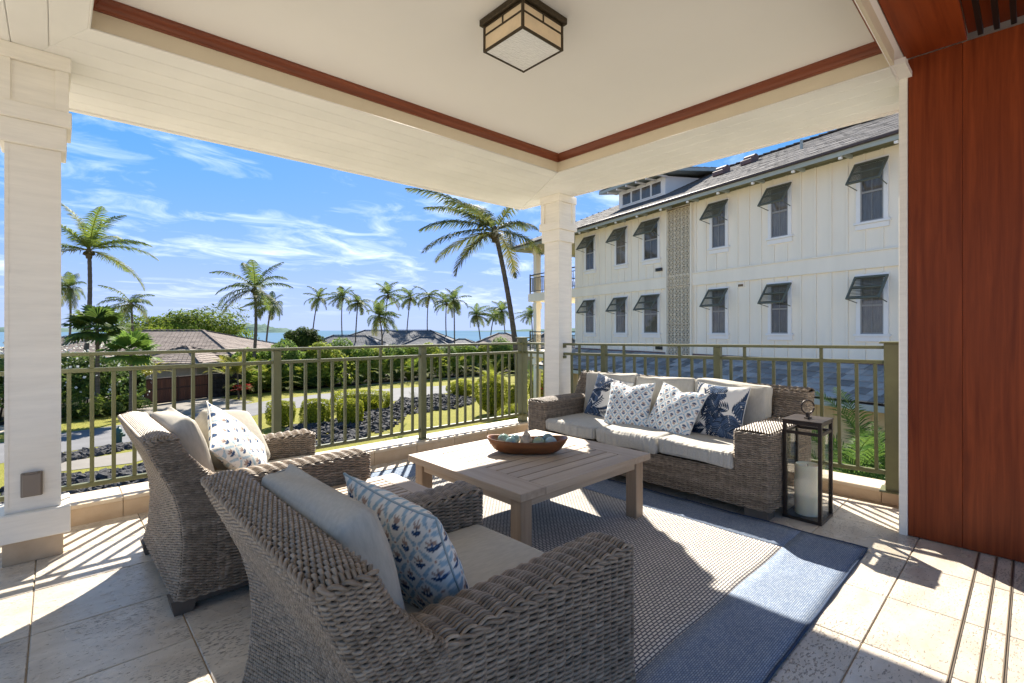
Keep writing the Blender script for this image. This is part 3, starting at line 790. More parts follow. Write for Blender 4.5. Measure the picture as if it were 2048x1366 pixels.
# ------------------------------------------------------------ rounded upholstery
def rounded_box(hx, hy, hz, r, n=(22, 22, 10), puff=(0, 0, 0), wrinkle=0.0, seed=0, gather=0.0):
    """welded rounded box, swollen in the middle of its faces"""
    def axis(h, k):
        t = np.linspace(-1, 1, k + 1); t = np.sign(t) * (1 - (1 - np.abs(t)) ** 1.5); return t * h
    A = [axis(hx, n[0]), axis(hy, n[1]), axis(hz, n[2])]
    keys = {}; V = []; Q = []
    def vid(i, j, k):
        key = (i, j, k)
        if key not in keys: keys[key] = len(V); V.append((A[0][i], A[1][j], A[2][k]))
        return keys[key]
    for k in (0, n[2]):
        for i in range(n[0]):
            for j in range(n[1]):
                f = [vid(i, j, k), vid(i + 1, j, k), vid(i + 1, j + 1, k), vid(i, j + 1, k)]; Q.append(f if k else f[::-1])
    for j in (0, n[1]):
        for i in range(n[0]):
            for k in range(n[2]):
                f = [vid(i, j, k), vid(i + 1, j, k), vid(i + 1, j, k + 1), vid(i, j, k + 1)]; Q.append(f[::-1] if j else f)
    for i in (0, n[0]):
        for j in range(n[1]):
            for k in range(n[2]):
                f = [vid(i, j, k), vid(i, j + 1, k), vid(i, j + 1, k + 1), vid(i, j, k + 1)]; Q.append(f if i else f[::-1])
    P = np.array(V); H = np.array([hx, hy, hz])
    q = np.clip(P, -(H - r), H - r); d = P - q; L = np.linalg.norm(d, axis=1, keepdims=True)
    nn = np.where(L > 1e-9, d / np.maximum(L, 1e-9), 0)
    out = q + nn * np.minimum(r, np.where(L > 1e-9, r, 0))
    U = P / H
    for ax in range(3):
        if puff[ax]:
            a, b = (ax + 1) % 3, (ax + 2) % 3
            out[:, ax] += np.sign(U[:, ax]) * (np.abs(U[:, ax]) ** 3) * puff[ax] * (1 - U[:, a] ** 2) * (1 - U[:, b] ** 2)
    rng = np.random.default_rng(seed)
    if wrinkle:
        for _ in range(7):
            k = rng.normal(0, 1, 3) / H * rng.uniform(1.0, 3.2); ph = rng.uniform(0, 6.28)
            out += (nn + (L < 1e-9) * 0) * (wrinkle * np.sin(P @ k + ph))[:, None] * 0.5
            out[:, 2] += wrinkle * 0.5 * np.sin(P @ k + ph + 1) * np.sign(U[:, 2]) * (np.abs(U[:, 2]) > 0.7)
    if gather:      # vertical gathers on the front (-x / +x) faces
        y = P[:, 1]
        g = np.zeros(len(P))
        for f in (38, 61, 97, 143): g += np.sin(y * f * 2.2 + rng.uniform(0, 6.28) + 3 * np.sin(y * 9 + rng.uniform(0, 6)))
        out[:, 0] += np.sign(U[:, 0]) * (np.abs(U[:, 0]) > 0.93) * gather * g * 0.4 * (1 - U[:, 2] ** 2) ** 0.5
        out[:, 2] += (U[:, 2] > 0.9) * gather * 0.35 * g * np.clip(1 - (hx - np.abs(P[:, 0])) / 0.12, 0, 1)
    return out, np.array(Q)
def seam_loop(hx, hy, z, r, rad_=0.0028, inset=0.004, n=64):
    P = resample(rr(-hx + inset, hx - inset, -hy + inset, hy - inset, r * 1.2), n)
    P = np.c_[P, np.full(n, z)]
    return MB().tube(P, rad_, 5, True)

def cushion(name, parent, half, r, loc, rot=(0, 0, 0), n=(22, 22, 8), puff=(0, 0, 0.012), wrinkle=0.002, seed=0, gather=0.0, mat='cushion', seam=True):
    V, Q = rounded_box(*half, r, n, puff, wrinkle, seed, gather)
    o = ob(name, mesh_np(name, V, Q, None, True, M[mat]), parent=parent, loc=loc, rot=rot)
    if seam:
        for s in (-1, 1):
            ob('piping', seam_loop(half[0], half[1], s * (half[2] - r * 0.55), r, inset=0.010).mesh('piping', M[mat], True), parent=o)
    return o

# ------------------------------------------------------------ armchair
def build_armchair(loc, label):
    t = empty('wicker_armchair', (*loc, 0), 0, label, 'armchair', 'pair of wicker armchairs')
    HW = 0.455; AT = 0.145; ZA = 0.548; ZB = 0.772; D = 0.905; Z0 = 0.068
    def xo(z):   # outer face of the back: a skirted foot, waist, then leaning out
        return float(np.interp(z, [0.06, 0.16, 0.30, 0.42, 0.52, 0.62, 0.70, 0.78], [-0.012, 0.010, 0.020, 0.012, -0.012, -0.055, -0.092, -0.125]))
    def xi(z): return float(np.interp(z, [0.0, 0.45, 0.62, 0.78], [0.125, 0.105, 0.045, -0.018]))
    def xw(z): return float(np.interp(z, [0.0, 0.50, 0.56, 0.62, 0.70, 0.78], [0.21, 0.21, 0.165, 0.095, 0.030, -0.012]))
    def hw(z): return float(np.interp(z, [0.06, 0.2, 0.35, 0.55, 0.78], [0.465, 0.455, 0.450, 0.458, 0.472]))
    def ctrl(z):
        a, b, c, w = xo(z), xi(z), xw(z), hw(z)
        c = max(c, b + 0.002)
        return [(a, -w + 0.05), (a, -w + 0.012), (a + 0.02, -w), (a + 0.05, -w), (c - 0.035, -w), (c, -w), (c, -w + 0.03), (c, -w + 0.105), (c - 0.004, -w + 0.14), (b, -w + 0.17), (b, -w + 0.22), (b, 0), (b, w - 0.22), (b, w - 0.17), (c - 0.004, w - 0.14), (c, w - 0.105), (c, w - 0.03), (c, w), (c - 0.035, w), (a + 0.05, w), (a + 0.02, w), (a, w - 0.012), (a, w - 0.05), (a, 0)]
    mb, shade_mb = MB(), MB()
    P, Nn = woven_wall(mb, shade_mb, ctrl, Z0, ZB, 0.0190, pitch=0.0057, twill=1.0, seed=1, amp=0.0052, r=0.0047, sub=3)
    edge_braid(mb, P[-1], Nn[-1], 0.006)
    xa, xb = xo(ZB) + 0.004, xw(ZB) - 0.004
    xm = (xa + xb) / 2; hx = (xb - xa) / 2
    woven_top(mb, shade_mb, xa, xb, -hw(ZB) + 0.006, hw(ZB) - 0.006, lambda X, Y: ZB + 0.004 + 0.016 * (1 - ((X - xm) / hx) ** 2) - 0.012 * np.clip((np.abs(Y) - 0.42) / 0.05, 0, 1) ** 2, 0.0190, pitch=0.0060, r=0.0048, alt=True, along='y', amp=0.0050, sub=3, seed=2)
    weave_part('back', mb, shade_mb, t)
    # arm (right-hand one first, then its mirror image)
    mb, shade_mb = MB(), MB()
    def actrl(z):
        f = float(np.interp(z, [0.06, 0.18, 0.55], [0.010, 0.0, 0.0]))
        return rr(0.150, D + f, -HW - f, -HW + AT, 0.030)
    P, Nn = woven_wall(mb, shade_mb, actrl, Z0, ZA, 0.036, pitch=0.0069, r=0.0056, twill=1.0, seed=3, amp=0.0062)
    edge_braid(mb, P[-1], Nn[-1], 0.002)
    ym = -HW + AT / 2
    woven_top(mb, shade_mb, 0.16, D - 0.004, -HW + 0.006, -HW + AT - 0.006, lambda X, Y: ZA + 0.006 + 0.013 * (1 - ((Y - ym) / (AT / 2)) ** 2) - 0.02 * np.clip((X - D + 0.03) / 0.03, 0, 1) ** 2, 0.054, sub=6, pitch=0.0104, r=0.0049, along='x', amp=0.0062, seed=4)
    arm = weave_part('arm', mb, shade_mb, t)
    mirrored_copy(arm, t)
    # front apron under the seat
    mb, shade_mb = MB(), MB()
    woven_wall(mb, shade_mb, lambda z: rr(D - 0.10, D - 0.01, -HW + AT - 0.01, HW - AT + 0.01, 0.02), Z0, 0.30, 0.036, pitch=0.0069, r=0.0056, amp=0.0062, seed=5)
    weave_part('apron', mb, shade_mb, t)
    ob('seat_deck', MB().box((0.1, -HW + AT, 0.24), (D - 0.06, HW - AT, 0.295)).mesh('seat_deck', M['shade_backing']), parent=t)
    ob('under_frame', MB().box((0.04, -HW + 0.03, 0.062), (D - 0.03, HW - 0.03, 0.074)).mesh('under_frame', M['shade_backing']), parent=t)
    # corner feet: tapered blocks
    for sx, x in ((-1, 0.02), (1, D - 0.045)):
        for sy in (-1, 1):
            f = MB(); y = sy * (HW - 0.05)
            top = [(x - 0.05, y - 0.05), (x + 0.05, y - 0.05), (x + 0.05, y + 0.05), (x - 0.05, y + 0.05)]
            bot = [(x - 0.035, y - 0.04), (x + 0.035, y - 0.04), (x + 0.035, y + 0.04), (x - 0.035, y + 0.04)]
            f.add([(*p, 0.0) for p in bot] + [(*p, 0.068) for p in top], [(3, 2, 1, 0), (4, 5, 6, 7), (0, 1, 5, 4), (1, 2, 6, 5), (2, 3, 7, 6), (3, 0, 4, 7)])
            ob('foot', f.mesh('foot', M['foot']), parent=t)
    for sy in (-1, 1):
        ob('skid', MB().cbox((0.06, sy * (HW - 0.05) - 0.035, 0.030), (D - 0.09, sy * (HW - 0.05) + 0.035, 0.066), 0.004).mesh('skid', M['foot']), parent=t)
    # upholstery
    cushion('seat_cushion', t, (0.365, HW - AT - 0.006, 0.066), 0.038, (0.515, 0, 0.298 + 0.066), seed=11, puff=(0, 0, 0.010), mat='cushion_y')
    cushion('back_cushion', t, (0.054, HW - AT - 0.022, 0.206), 0.030, (0.104, 0.012, 0.618), rot=(0, rad(-17), 0), n=(8, 24, 20), puff=(0.014, 0, 0), wrinkle=0.006, seed=12)
    return t
chairA = build_armchair((0.462, 1.343), 'wicker armchair nearest the camera, seen from behind')
chairB = copy_tree(chairA)
chairB.location = (0.385, 3.005, 0)
chairB['label'] = 'wicker armchair farther away beside the left part of the railing'
chairB.rotation_euler = (0, 0, rad(1.0))

# ------------------------------------------------------------ sofa (faces the chairs)
def build_sofa():
    LN = 2.20; HW = LN / 2; D = 0.94; AT = 0.225; ZA = 0.572; ZB = 0.785; Z0 = 0.075
    t = empty('wicker_sofa', (4.30, 2.26, 0), math.pi, 'long wicker sofa with grey cushions in front of the side railing', 'sofa')
    def xo(z): return float(np.interp(z, [0.06, 0.3, 0.5, 0.8], [0.05, 0.06, 0.045, -0.01]))
    def xi(z): return float(np.interp(z, [0.0, 0.5, 0.8], [0.22, 0.20, 0.12]))
    def xw(z): return float(np.interp(z, [0.0, 0.56, 0.62, 0.8], [0.26, 0.25, 0.22, 0.125]))
    def hw(z): return float(np.interp(z, [0.06, 0.5, 0.8], [HW - 0.005, HW - 0.008, HW + 0.004]))
    def ctrl(z):
        a, b, c, w = xo(z), xi(z), max(xw(z), xi(z) + 0.002), hw(z)
        return [(a, -w + 0.05), (a, -w + 0.012), (a + 0.02, -w), (a + 0.05, -w), (c - 0.035, -w), (c, -w), (c, -w + 0.03), (c, -w + 0.19), (c, -w + 0.215), (b, -w + 0.24), (b, -w + 0.3), (b, 0), (b, w - 0.3), (b, w - 0.24), (c, w - 0.215), (c, w - 0.19), (c, w - 0.03), (c, w), (c - 0.035, w), (a + 0.05, w), (a + 0.02, w), (a, w - 0.012), (a, w - 0.05), (a, 0)]
    mb, shade_mb = MB(), MB()
    P, Nn = woven_wall(mb, shade_mb, ctrl, Z0, ZB, 0.036, pitch=0.0074, r=0.0058, amp=0.006, sub=3, sides=4, seed=21)
    xa, xb = xo(ZB) + 0.004, xw(ZB) - 0.004; xm = (xa + xb) / 2; hx = (xb - xa) / 2
    woven_top(mb, shade_mb, xa, xb, -HW, HW, lambda X, Y: ZB + 0.002 + 0.018 * (1 - ((X - xm) / hx) ** 2), 0.042, sub=3, sides=4, along='y', amp=0.005, seed=22)
    weave_part('back', mb, shade_mb, t)
    mb, shade_mb = MB(), MB()
    P, Nn = woven_wall(mb, shade_mb, lambda z: rr(0.16, D, -HW, -HW + AT, 0.035), Z0, ZA, 0.032, pitch=0.0070, r=0.0056, amp=0.0058, sub=3, sides=4, seed=23)
    edge_braid(mb, P[-1], Nn[-1], 0.0)
    ym = -HW + AT / 2
    woven_top(mb, shade_mb, 0.2, D - 0.005, -HW + 0.008, -HW + AT - 0.008, lambda X, Y: ZA + 0.004 + 0.008 * (1 - ((Y - ym) / (AT / 2)) ** 2), 0.021, sub=3, sides=4, along='x', alt=True, amp=0.0042, pitch=0.0088, seed=24)
    arm = weave_part('arm', mb, shade_mb, t); mirrored_copy(arm, t)
    mb, shade_mb = MB(), MB()
    woven_wall(mb, shade_mb, lambda z: rr(D - 0.12, D - 0.004, -HW + AT - 0.02, HW - AT + 0.02, 0.02), Z0, 0.305, 0.036, pitch=0.0070, r=0.0056, amp=0.006, sub=3, sides=4, seed=25)
    weave_part('apron', mb, shade_mb, t)
    ob('seat_deck', MB().box((0.15, -HW + AT, 0.24), (D - 0.07, HW - AT, 0.302)).mesh('seat_deck', M['shade_backing']), parent=t)
    ob('under_frame', MB().box((0.09, -HW + 0.04, 0.066), (D - 0.03, HW - 0.04, 0.08)).mesh('under_frame', M['shade_backing']), parent=t)
    for x in (0.12, D - 0.085):
        for y in (-HW + 0.095, HW - 0.095):
            ob('foot', MB().cbox((x - 0.065, y - 0.075, 0.0), (x + 0.065, y + 0.075, 0.076), 0.004).mesh('foot', M['foot']), parent=t)
    inner = LN - 2 * AT; cw = inner / 3
    for k in range(3):
        y = -inner / 2 + (k + 0.5) * cw
        cushion('seat_cushion', t, (0.365, cw / 2 - 0.004, 0.060), 0.032, (D - 0.365 + 0.012, y, 0.305 + 0.060), n=(20, 120, 8), puff=(0.0, 0, 0.008), wrinkle=0.005, seed=31 + k, gather=0.0055, mat='cushion_y')
        cushion('back_cushion', t, (0.066, cw / 2 - 0.003, 0.205), 0.032, (0.300, y, 0.622), rot=(0, rad(-10), 0), n=(8, 22, 18), puff=(0.012, 0, 0), wrinkle=0.006, seed=41 + k)
    return t
sofa = build_sofa()

# ------------------------------------------------------------ tables
def slat_table(name, label, x0, x1, y0, y1, top, leg, nsl, endw, sidew, apron_h, over=0.035, group=None, gap=0.0095):
    cxm, cym = (x0 + x1) / 2, (y0 + y1) / 2
    t = empty(name, (cxm, cym, 0), 0, label, 'table', group)
    hx, hy = (x1 - x0) / 2, (y1 - y0) / 2; th = 0.042
    z0 = top - th
    for s in (-1, 1):
        xa, xb = (s * hx, s * (hx - endw)) if s < 0 else (hx - endw, hx)
        ob('end_board', MB().cbox((min(xa, xb), -hy, z0), (max(xa, xb), hy, top), 0.0025).mesh('end_board', M['teak_y']), parent=t)
        ya, yb = (-hy, -hy + sidew) if s < 0 else (hy - sidew, hy)
        ob('side_board', MB().cbox((-hx + endw + 0.001, ya, z0), (hx - endw - 0.001, yb, top), 0.002).mesh('side_board', M['teak_x']), parent=t)
    span = 2 * (hy - sidew); w = (span - gap * (nsl + 1)) / nsl
    sl = MB().cbox((-hx + endw + 0.001, 0, top - 0.02), (hx - endw - 0.001, w, top - 0.0008), 0.002).mesh('slat', M['teak_x'])
    for k in range(nsl):
        ob('slat', sl, parent=t, loc=(0, -hy + sidew + gap + k * (w + gap), 0))
    ob('gap_shade', MB().box((-hx + endw - 0.02, -hy + 0.04, z0 - 0.012), (hx - endw + 0.02, hy - 0.04, top - 0.021)).mesh('gap_shade', M['dark_gap']), parent=t)  # near-black sheet added under the slats so their gaps look shaded
    lm = MB().cbox((-leg / 2, -leg / 2, 0.0), (leg / 2, leg / 2, z0), 0.004).mesh('leg', M['teak_z'])
    for sx in (-1, 1):
        for sy in (-1, 1):
            ob('leg', lm, parent=t, loc=(sx * (hx - over - leg / 2), sy * (hy - over - leg / 2), 0))
    ap = apron_h; ins = over + 0.012
    for s in (-1, 1):
        y = s * (hy - ins - 0.011)
        ob('apron', MB().cbox((-hx + over + leg + 0.0005, y - 0.011, z0 - ap), (hx - over - leg - 0.0005, y + 0.011, z0), 0.002).mesh('apron', M['teak_x']), parent=t)
        x = s * (hx - ins - 0.011)
        ob('apron', MB().cbox((x - 0.011, -hy + over + leg + 0.0005, z0 - ap), (x + 0.011, hy - over - leg - 0.0005, z0), 0.002).mesh('apron', M['teak_y']), parent=t)
    return t
M['dark_gap'] = material('dark_gap', (0.02, 0.016, 0.013), 0.9, 0.1)
tab = slat_table('coffee_table', 'square weathered teak coffee table with slatted top on the rug', 1.70, 2.912, 1.752, 2.825, 0.428, 0.082, 9, 0.185, 0.125, 0.055)
slat_table('side_table', 'small slatted teak side table between the two armchairs', 0.72, 1.41, 2.02, 2.50, 0.435, 0.06, 8, 0.10, 0.065, 0.045, over=0.02)

# ------------------------------------------------------------ rug
def rug_materials():
    # flat-woven field: pale yarn with dark dashes in staggered rows
    m = bpy.data.materials.new('rug_field'); m.use_nodes = True
    nt = m.node_tree; N, L = nt.nodes.new, nt.links.new; b = nt.nodes['Principled BSDF']
    b.inputs['Roughness'].default_value = 0.95; b.inputs['Specular IOR Level'].default_value = 0.1
    tc = N('ShaderNodeTexCoord')
    br = N('ShaderNodeTexBrick'); br.offset = 0.5; br.inputs['Scale'].default_value = 1.0
    br.inputs['Brick Width'].default_value = 0.030; br.inputs['Row Height'].default_value = 0.0155
    br.inputs['Mortar Size'].default_value = 0.0036; br.inputs['Mortar Smooth'].default_value = 0.25; br.inputs['Bias'].default_value = 0.0
    br.inputs['Color1'].default_value = (0.78, 0.72, 0.62, 1); br.inputs['Color2'].default_value = (0.64, 0.585, 0.50, 1); br.inputs['Mortar'].default_value = (0.13, 0.125, 0.14, 1)
    L(tc.outputs['Object'], br.inputs['Vector'])
    n = N('ShaderNodeTexNoise'); n.inputs['Scale'].default_value = 3.0; L(tc.outputs['Object'], n.inputs['Vector'])
    mr = N('ShaderNodeMapRange'); mr.inputs['To Min'].default_value = 0.88; mr.inputs['To Max'].default_value = 1.08; L(n.outputs[0], mr.inputs[0])
    hs = N('ShaderNodeHueSaturation'); L(mr.outputs[0], hs.inputs['Value']); L(br.outputs[0], hs.inputs['Color']); L(hs.outputs[0], b.inputs['Base Color'])
    bp = N('ShaderNodeBump'); bp.inputs['Strength'].default_value = 0.6; bp.inputs['Distance'].default_value = 0.004; bp.invert = True
    L(br.outputs['Fac'], bp.inputs['Height']); L(bp.outputs[0], b.inputs['Normal'])
    M['rug_field'] = m
    m = bpy.data.materials.new('rug_border'); m.use_nodes = True
    nt = m.node_tree; N, L = nt.nodes.new, nt.links.new; b = nt.nodes['Principled BSDF']
    b.inputs['Roughness'].default_value = 0.95; b.inputs['Specular IOR Level'].default_value = 0.1
    tc = N('ShaderNodeTexCoord')
    br = N('ShaderNodeTexBrick'); br.offset = 0.5; br.inputs['Scale'].default_value = 1.0
    br.inputs['Brick Width'].default_value = 0.016; br.inputs['Row Height'].default_value = 0.008
    br.inputs['Mortar Size'].default_value = 0.0012; br.inputs['Color1'].default_value = (0.215, 0.27, 0.365, 1); br.inputs['Color2'].default_value = (0.335, 0.385, 0.455, 1); br.inputs['Mortar'].default_value = (0.10, 0.13, 0.19, 1)
    L(tc.outputs['Object'], br.inputs['Vector'])
    n = N('ShaderNodeTexNoise'); n.inputs['Scale'].default_value = 5.0; n.inputs['Detail'].default_value = 5; L(tc.outputs['Object'], n.inputs['Vector'])
    mr = N('ShaderNodeMapRange'); mr.inputs['To Min'].default_value = 0.80; mr.inputs['To Max'].default_value = 1.2; L(n.outputs[0], mr.inputs[0])
    hs = N('ShaderNodeHueSaturation'); L(mr.outputs[0], hs.inputs['Value']); L(br.outputs[0], hs.inputs['Color']); L(hs.outputs[0], b.inputs['Base Color'])
    bp = N('ShaderNodeBump'); bp.inputs['Strength'].default_value = 0.5; bp.inputs['Distance'].default_value = 0.003; bp.invert = True
    L(br.outputs['Fac'], bp.inputs['Height']); L(bp.outputs[0], b.inputs['Normal'])
    M['rug_border'] = m
rug_materials()
rug = empty('rug', (2.06, 2.29, 0), 0, 'flat-woven rug with pale field and denim-blue border under the table', 'rug')
RX, RY, BW = 1.315, 1.645, 0.335
def rug_z(X, Y):
    e = np.minimum(RX - np.abs(X), RY - np.abs(Y))
    return 0.008 + 0.0036 * np.sin(X * 9.5 + 1.3 * np.sin(Y * 3)) * np.sin(Y * 6.3) * np.clip(e / 0.25, 0, 1) + 0.0025 * (1 - np.clip(e / 0.04, 0, 1)) * np.sin(X * 17 + Y * 13)
def rug_sheet(x0, x1, y0, y1, nx, ny):
    X, Y = np.meshgrid(np.linspace(x0, x1, nx + 1), np.linspace(y0, y1, ny + 1), indexing='ij')
    wob = 0.004
    Xw = X + (np.abs(X) > RX - 1e-6) * wob * np.sin(Y * 5.1) * np.sign(X); Yw = Y + (np.abs(Y) > RY - 1e-6) * wob * np.sin(X * 4.3) * np.sign(Y)
    V = np.stack([Xw, Yw, rug_z(X, Y)], -1).reshape(-1, 3); idx = np.arange((nx + 1) * (ny + 1)).reshape(nx + 1, ny + 1)
    Q = np.stack([idx[:-1, :-1], idx[1:, :-1], idx[1:, 1:], idx[:-1, 1:]], -1).reshape(-1, 4)
    # thickness: skirt on every side
    n0 = len(V); B = V.copy(); B[:, 2] = 0.0015
    loop = np.concatenate([idx[:, 0], idx[-1, 1:], idx[-2::-1, -1], idx[0, -2:0:-1]])
    S = [(int(a) + n0, int(b) + n0, int(b), int(a)) for a, b in zip(loop, np.roll(loop, -1))]
    return np.vstack([V, B]), np.vstack([Q, S])
ob('field', mesh_np('field', *rug_sheet(-RX + BW - 0.006, RX - BW + 0.006, -RY + BW - 0.006, RY - BW + 0.006, 40, 50), None, True, M['rug_field']), parent=rug, loc=(0, 0, -0.0012))
for (a, b_, c, d) in ((-RX, RX, -RY, -RY + BW), (-RX, RX, RY - BW, RY), (-RX, -RX + BW, -RY + BW, RY - BW), (RX - BW, RX, -RY + BW, RY - BW)):
    ob('border', mesh_np('border', *rug_sheet(a, b_, c, d, max(6, int((b_ - a) / 0.06)), max(6, int((d - c) / 0.06))), None, True, M['rug_border']), parent=rug)
edge = []
for (a, b_) in (((-RX, -RY), (RX, -RY)), ((RX, -RY), (RX, RY)), ((RX, RY), (-RX, RY)), ((-RX, RY), (-RX, -RY))):
    tt = np.linspace(0, 1, 40)[:-1]; p = np.array(a)[None] * (1 - tt[:, None]) + np.array(b_)[None] * tt[:, None]
    edge.append(np.c_[p, rug_z(p[:, 0], p[:, 1]) - 0.001])
ob('binding', MB().tube(np.concatenate(edge), 0.006, 5, True).mesh('binding', material('binding', (0.045, 0.065, 0.11), 0.9, 0.1), True), parent=rug)

# ------------------------------------------------------------ lantern with pillar candle
lan = empty('floor_lantern', (3.697, 1.036, 0), 0, 'tall black metal lantern with glass panes and ring handle beside the sofa', 'lantern')
lx, ly, lz = 0.120, 0.104, 0.648
M['lantern'] = material('lantern_metal', (0.030, 0.022, 0.018), 0.42, 0.5, metal=0.5, color2=(0.055, 0.038, 0.028), vscale=14, bump=0.15, bscale=120, bdist=0.002)
for sx in (-1, 1):
    for sy in (-1, 1):
        ob('upright', MB().cbox((sx * lx - 0.0105, sy * ly - 0.0105, 0.021), (sx * lx + 0.0105, sy * ly + 0.0105, lz), 0.001).mesh('upright', M['lantern']), parent=lan)
ob('base', MB().cbox((-lx - 0.012, -ly - 0.012, 0.0), (lx + 0.012, ly + 0.012, 0.021), 0.002).mesh('base', M['lantern']), parent=lan)
ob('roof_plate', MB().cbox((-lx - 0.014, -ly - 0.014, lz), (lx + 0.014, ly + 0.014, lz + 0.012), 0.002).mesh('roof_plate', M['lantern']), parent=lan)
for z in (lz - 0.01, lz - 0.072):
    for s in (-1, 1):
        ob('cross_bar', MB().cbox((-lx + 0.011, s * ly - 0.008, z - 0.010), (lx - 0.011, s * ly + 0.008, z + 0.0095), 0.001).mesh('cross_bar', M['lantern']), parent=lan)
        ob('cross_bar', MB().cbox((s * lx - 0.008, -ly + 0.011, z - 0.010), (s * lx + 0.008, ly - 0.011, z + 0.0095), 0.001).mesh('cross_bar', M['lantern']), parent=lan)
M['pane'] = glass('lantern_glass', (0.985, 0.99, 0.985), 0.035)
for s in (-1, 1):
    ob('glass_pane', MB().box((-lx + 0.011, s * (ly - 0.002) - 0.0012, 0.0215), (lx - 0.011, s * (ly - 0.002) + 0.0012, lz - 0.083)).mesh('glass_pane', M['pane']), parent=lan)
    ob('glass_pane', MB().box((s * (lx - 0.002) - 0.0012, -ly + 0.011, 0.0215), (s * (lx - 0.002) + 0.0012, ly - 0.011, lz - 0.083)).mesh('glass_pane', M['pane']), parent=lan)
hb = MB(); hb.cbox((-0.03, -0.016, lz + 0.0125), (0.03, 0.016, lz + 0.02), 0.002); hb.lathe([(0.0, lz + 0.02), (0.013, lz + 0.02), (0.013, lz + 0.045), (0.008, lz + 0.052), (0.0, lz + 0.053)], 12)
ob('handle_mount', hb.mesh('handle_mount', M['lantern']), parent=lan)
an = np.linspace(0, 2 * math.pi, 40, endpoint=False)
ob('ring_handle', MB().tube(np.stack([0.044 * np.cos(an) * 0.75, -0.044 * np.cos(an) * 0.66, lz + 0.088 + 0.044 * np.sin(an)], 1), 0.0055, 8, True).mesh('ring_handle', M['lantern'], True), parent=lan)
M['wax'] = material('wax', (0.95, 0.84, 0.62), 0.45, 0.4, var=0.04, vscale=5)
nt_ = M['wax'].node_tree.nodes['Principled BSDF']; nt_.inputs['Subsurface Weight'].default_value = 0.6; nt_.inputs['Subsurface Radius'].default_value = (1.0, 0.8, 0.5); nt_.inputs['Subsurface Scale'].default_value = 0.05
cd = empty('pillar_candle', (3.697, 1.036, 0.0212), 0, 'thick ivory pillar candle inside the black lantern', 'candle')
an2 = MB().lathe([(0.0, 0.0), (0.076, 0.0), (0.0775, 0.004), (0.0775, 0.318), (0.075, 0.328), (0.069, 0.331), (0.063, 0.328), (0.056, 0.318), (0.03, 0.313), (0.0, 0.312)], 40)
ob('wax_body', smooth_by_angle(an2.mesh('wax_body', M['wax']), 50), parent=cd)
ob('wick', MB().tube([(0, 0, 0.310), (0.001, 0, 0.322), (0.004, 0.001, 0.330)], 0.0015, 5).mesh('wick', M['dark_gap']), parent=cd)

# ------------------------------------------------------------ bowl with shell and floats on the table
TZ = 0.4285
bowl = empty('dough_bowl', (2.325, 2.335, TZ), rad(-47), 'long carved brown wooden bowl on the coffee table', 'bowl')
def bowl_mesh():
    prof = [(0.0, 0.000), (0.55, 0.000), (0.70, 0.008), (0.82, 0.026), (0.92, 0.052), (1.0, 0.082), (0.985, 0.087), (0.945, 0.083), (0.88, 0.058), (0.78, 0.034), (0.65, 0.018), (0.5, 0.012), (0.0, 0.011)]
    a, b = 0.275, 0.112; V = []; n = 48
    for (s, z) in prof:
        for k in range(n):
            t_ = 2 * math.pi * k / n; c, s_ = math.cos(t_), math.sin(t_)
            rx = math.copysign(abs(c) ** 0.72, c); ry = math.copysign(abs(s_) ** 0.80, s_)
            f = s if s > 0 else 0.0
            V.append((a * f * rx, b * (f ** 0.8 if f > 0 else 0) * ry, z * (1 + 0.22 * rx * rx * (z > 0.03))))
    Q = []
    for i in range(len(prof) - 1):
        for k in range(n):
            l = (k + 1) % n; Q.append((i * n + k, i * n + l, (i + 1) * n + l, (i + 1) * n + k))
    return mesh_np('bowl_body', V, Q, None, True, wood('bowl_wood', (0.25, 0.092, 0.030), (0.13, 0.045, 0.016), 0.38, 1.0, 'X', 0.15))
ob('bowl_body', bowl_mesh(), parent=bowl)
def bowl_pt(u, v, z):
    c, s = math.cos(rad(-47)), math.sin(rad(-47)); return (2.325 + c * u - s * v, 2.335 + s * u + c * v, TZ + z)
def float_mat(i, c1, c2):
    return material('float_%d' % i, c1, 0.10, 0.6, color2=c2, vscale=14, detail=6, coat=0.4, trans=0.25)
fl_cols = [((0.36, 0.46, 0.36), (0.22, 0.33, 0.28)), ((0.36, 0.50, 0.47), (0.20, 0.34, 0.33)), ((0.33, 0.44, 0.44), (0.18, 0.28, 0.30)), ((0.40, 0.46, 0.29), (0.28, 0.36, 0.24)), ((0.30, 0.44, 0.46), (0.45, 0.55, 0.56)), ((0.10, 0.19, 0.21), (0.25, 0.36, 0.38))]
fl_lab = ['pale green glass ball at the left end of the wooden bowl', 'mint glass ball in front of the leftmost ball in the bowl', 'pale blue glass ball tucked behind the shell in the bowl', 'yellow-green glass ball right of the shell in the bowl', 'pale blue swirled glass ball nearest the right end of the bowl', 'dark teal glass ball behind the swirled one in the bowl']
fl_pos = [(-0.160, 0.018, 0.064, 0.044), (-0.108, -0.034, 0.058, 0.040), (-0.085, 0.044, 0.062, 0.038), (0.078, -0.034, 0.060, 0.043), (0.160, -0.020, 0.060, 0.041), (0.140, 0.052, 0.068, 0.039)]
for i, ((u, v, z, r_), lb) in enumerate(zip(fl_pos, fl_lab)):
    f = empty('glass_float', bowl_pt(u, v, z + 0.010), rad(40 * i), lb, 'glass ball', 'glass balls in the wooden bowl')
    pr = [(r_ * math.sin(a_), -r_ * math.cos(a_)) for a_ in np.linspace(0.0, math.pi, 18)]
    ob('ball', MB().lathe(pr, 28).mesh('ball', float_mat(i, *fl_cols[i]), True), parent=f)
    ob('seal_button', MB().lathe([(0.0, r_ + 0.0008), (0.007, r_ - 0.0002), (0.009, r_ - 0.004)], 12).mesh('seal_button', f.children[0].data.materials[0], True), parent=f, rot=(rad(55), 0, rad(70 * i)))
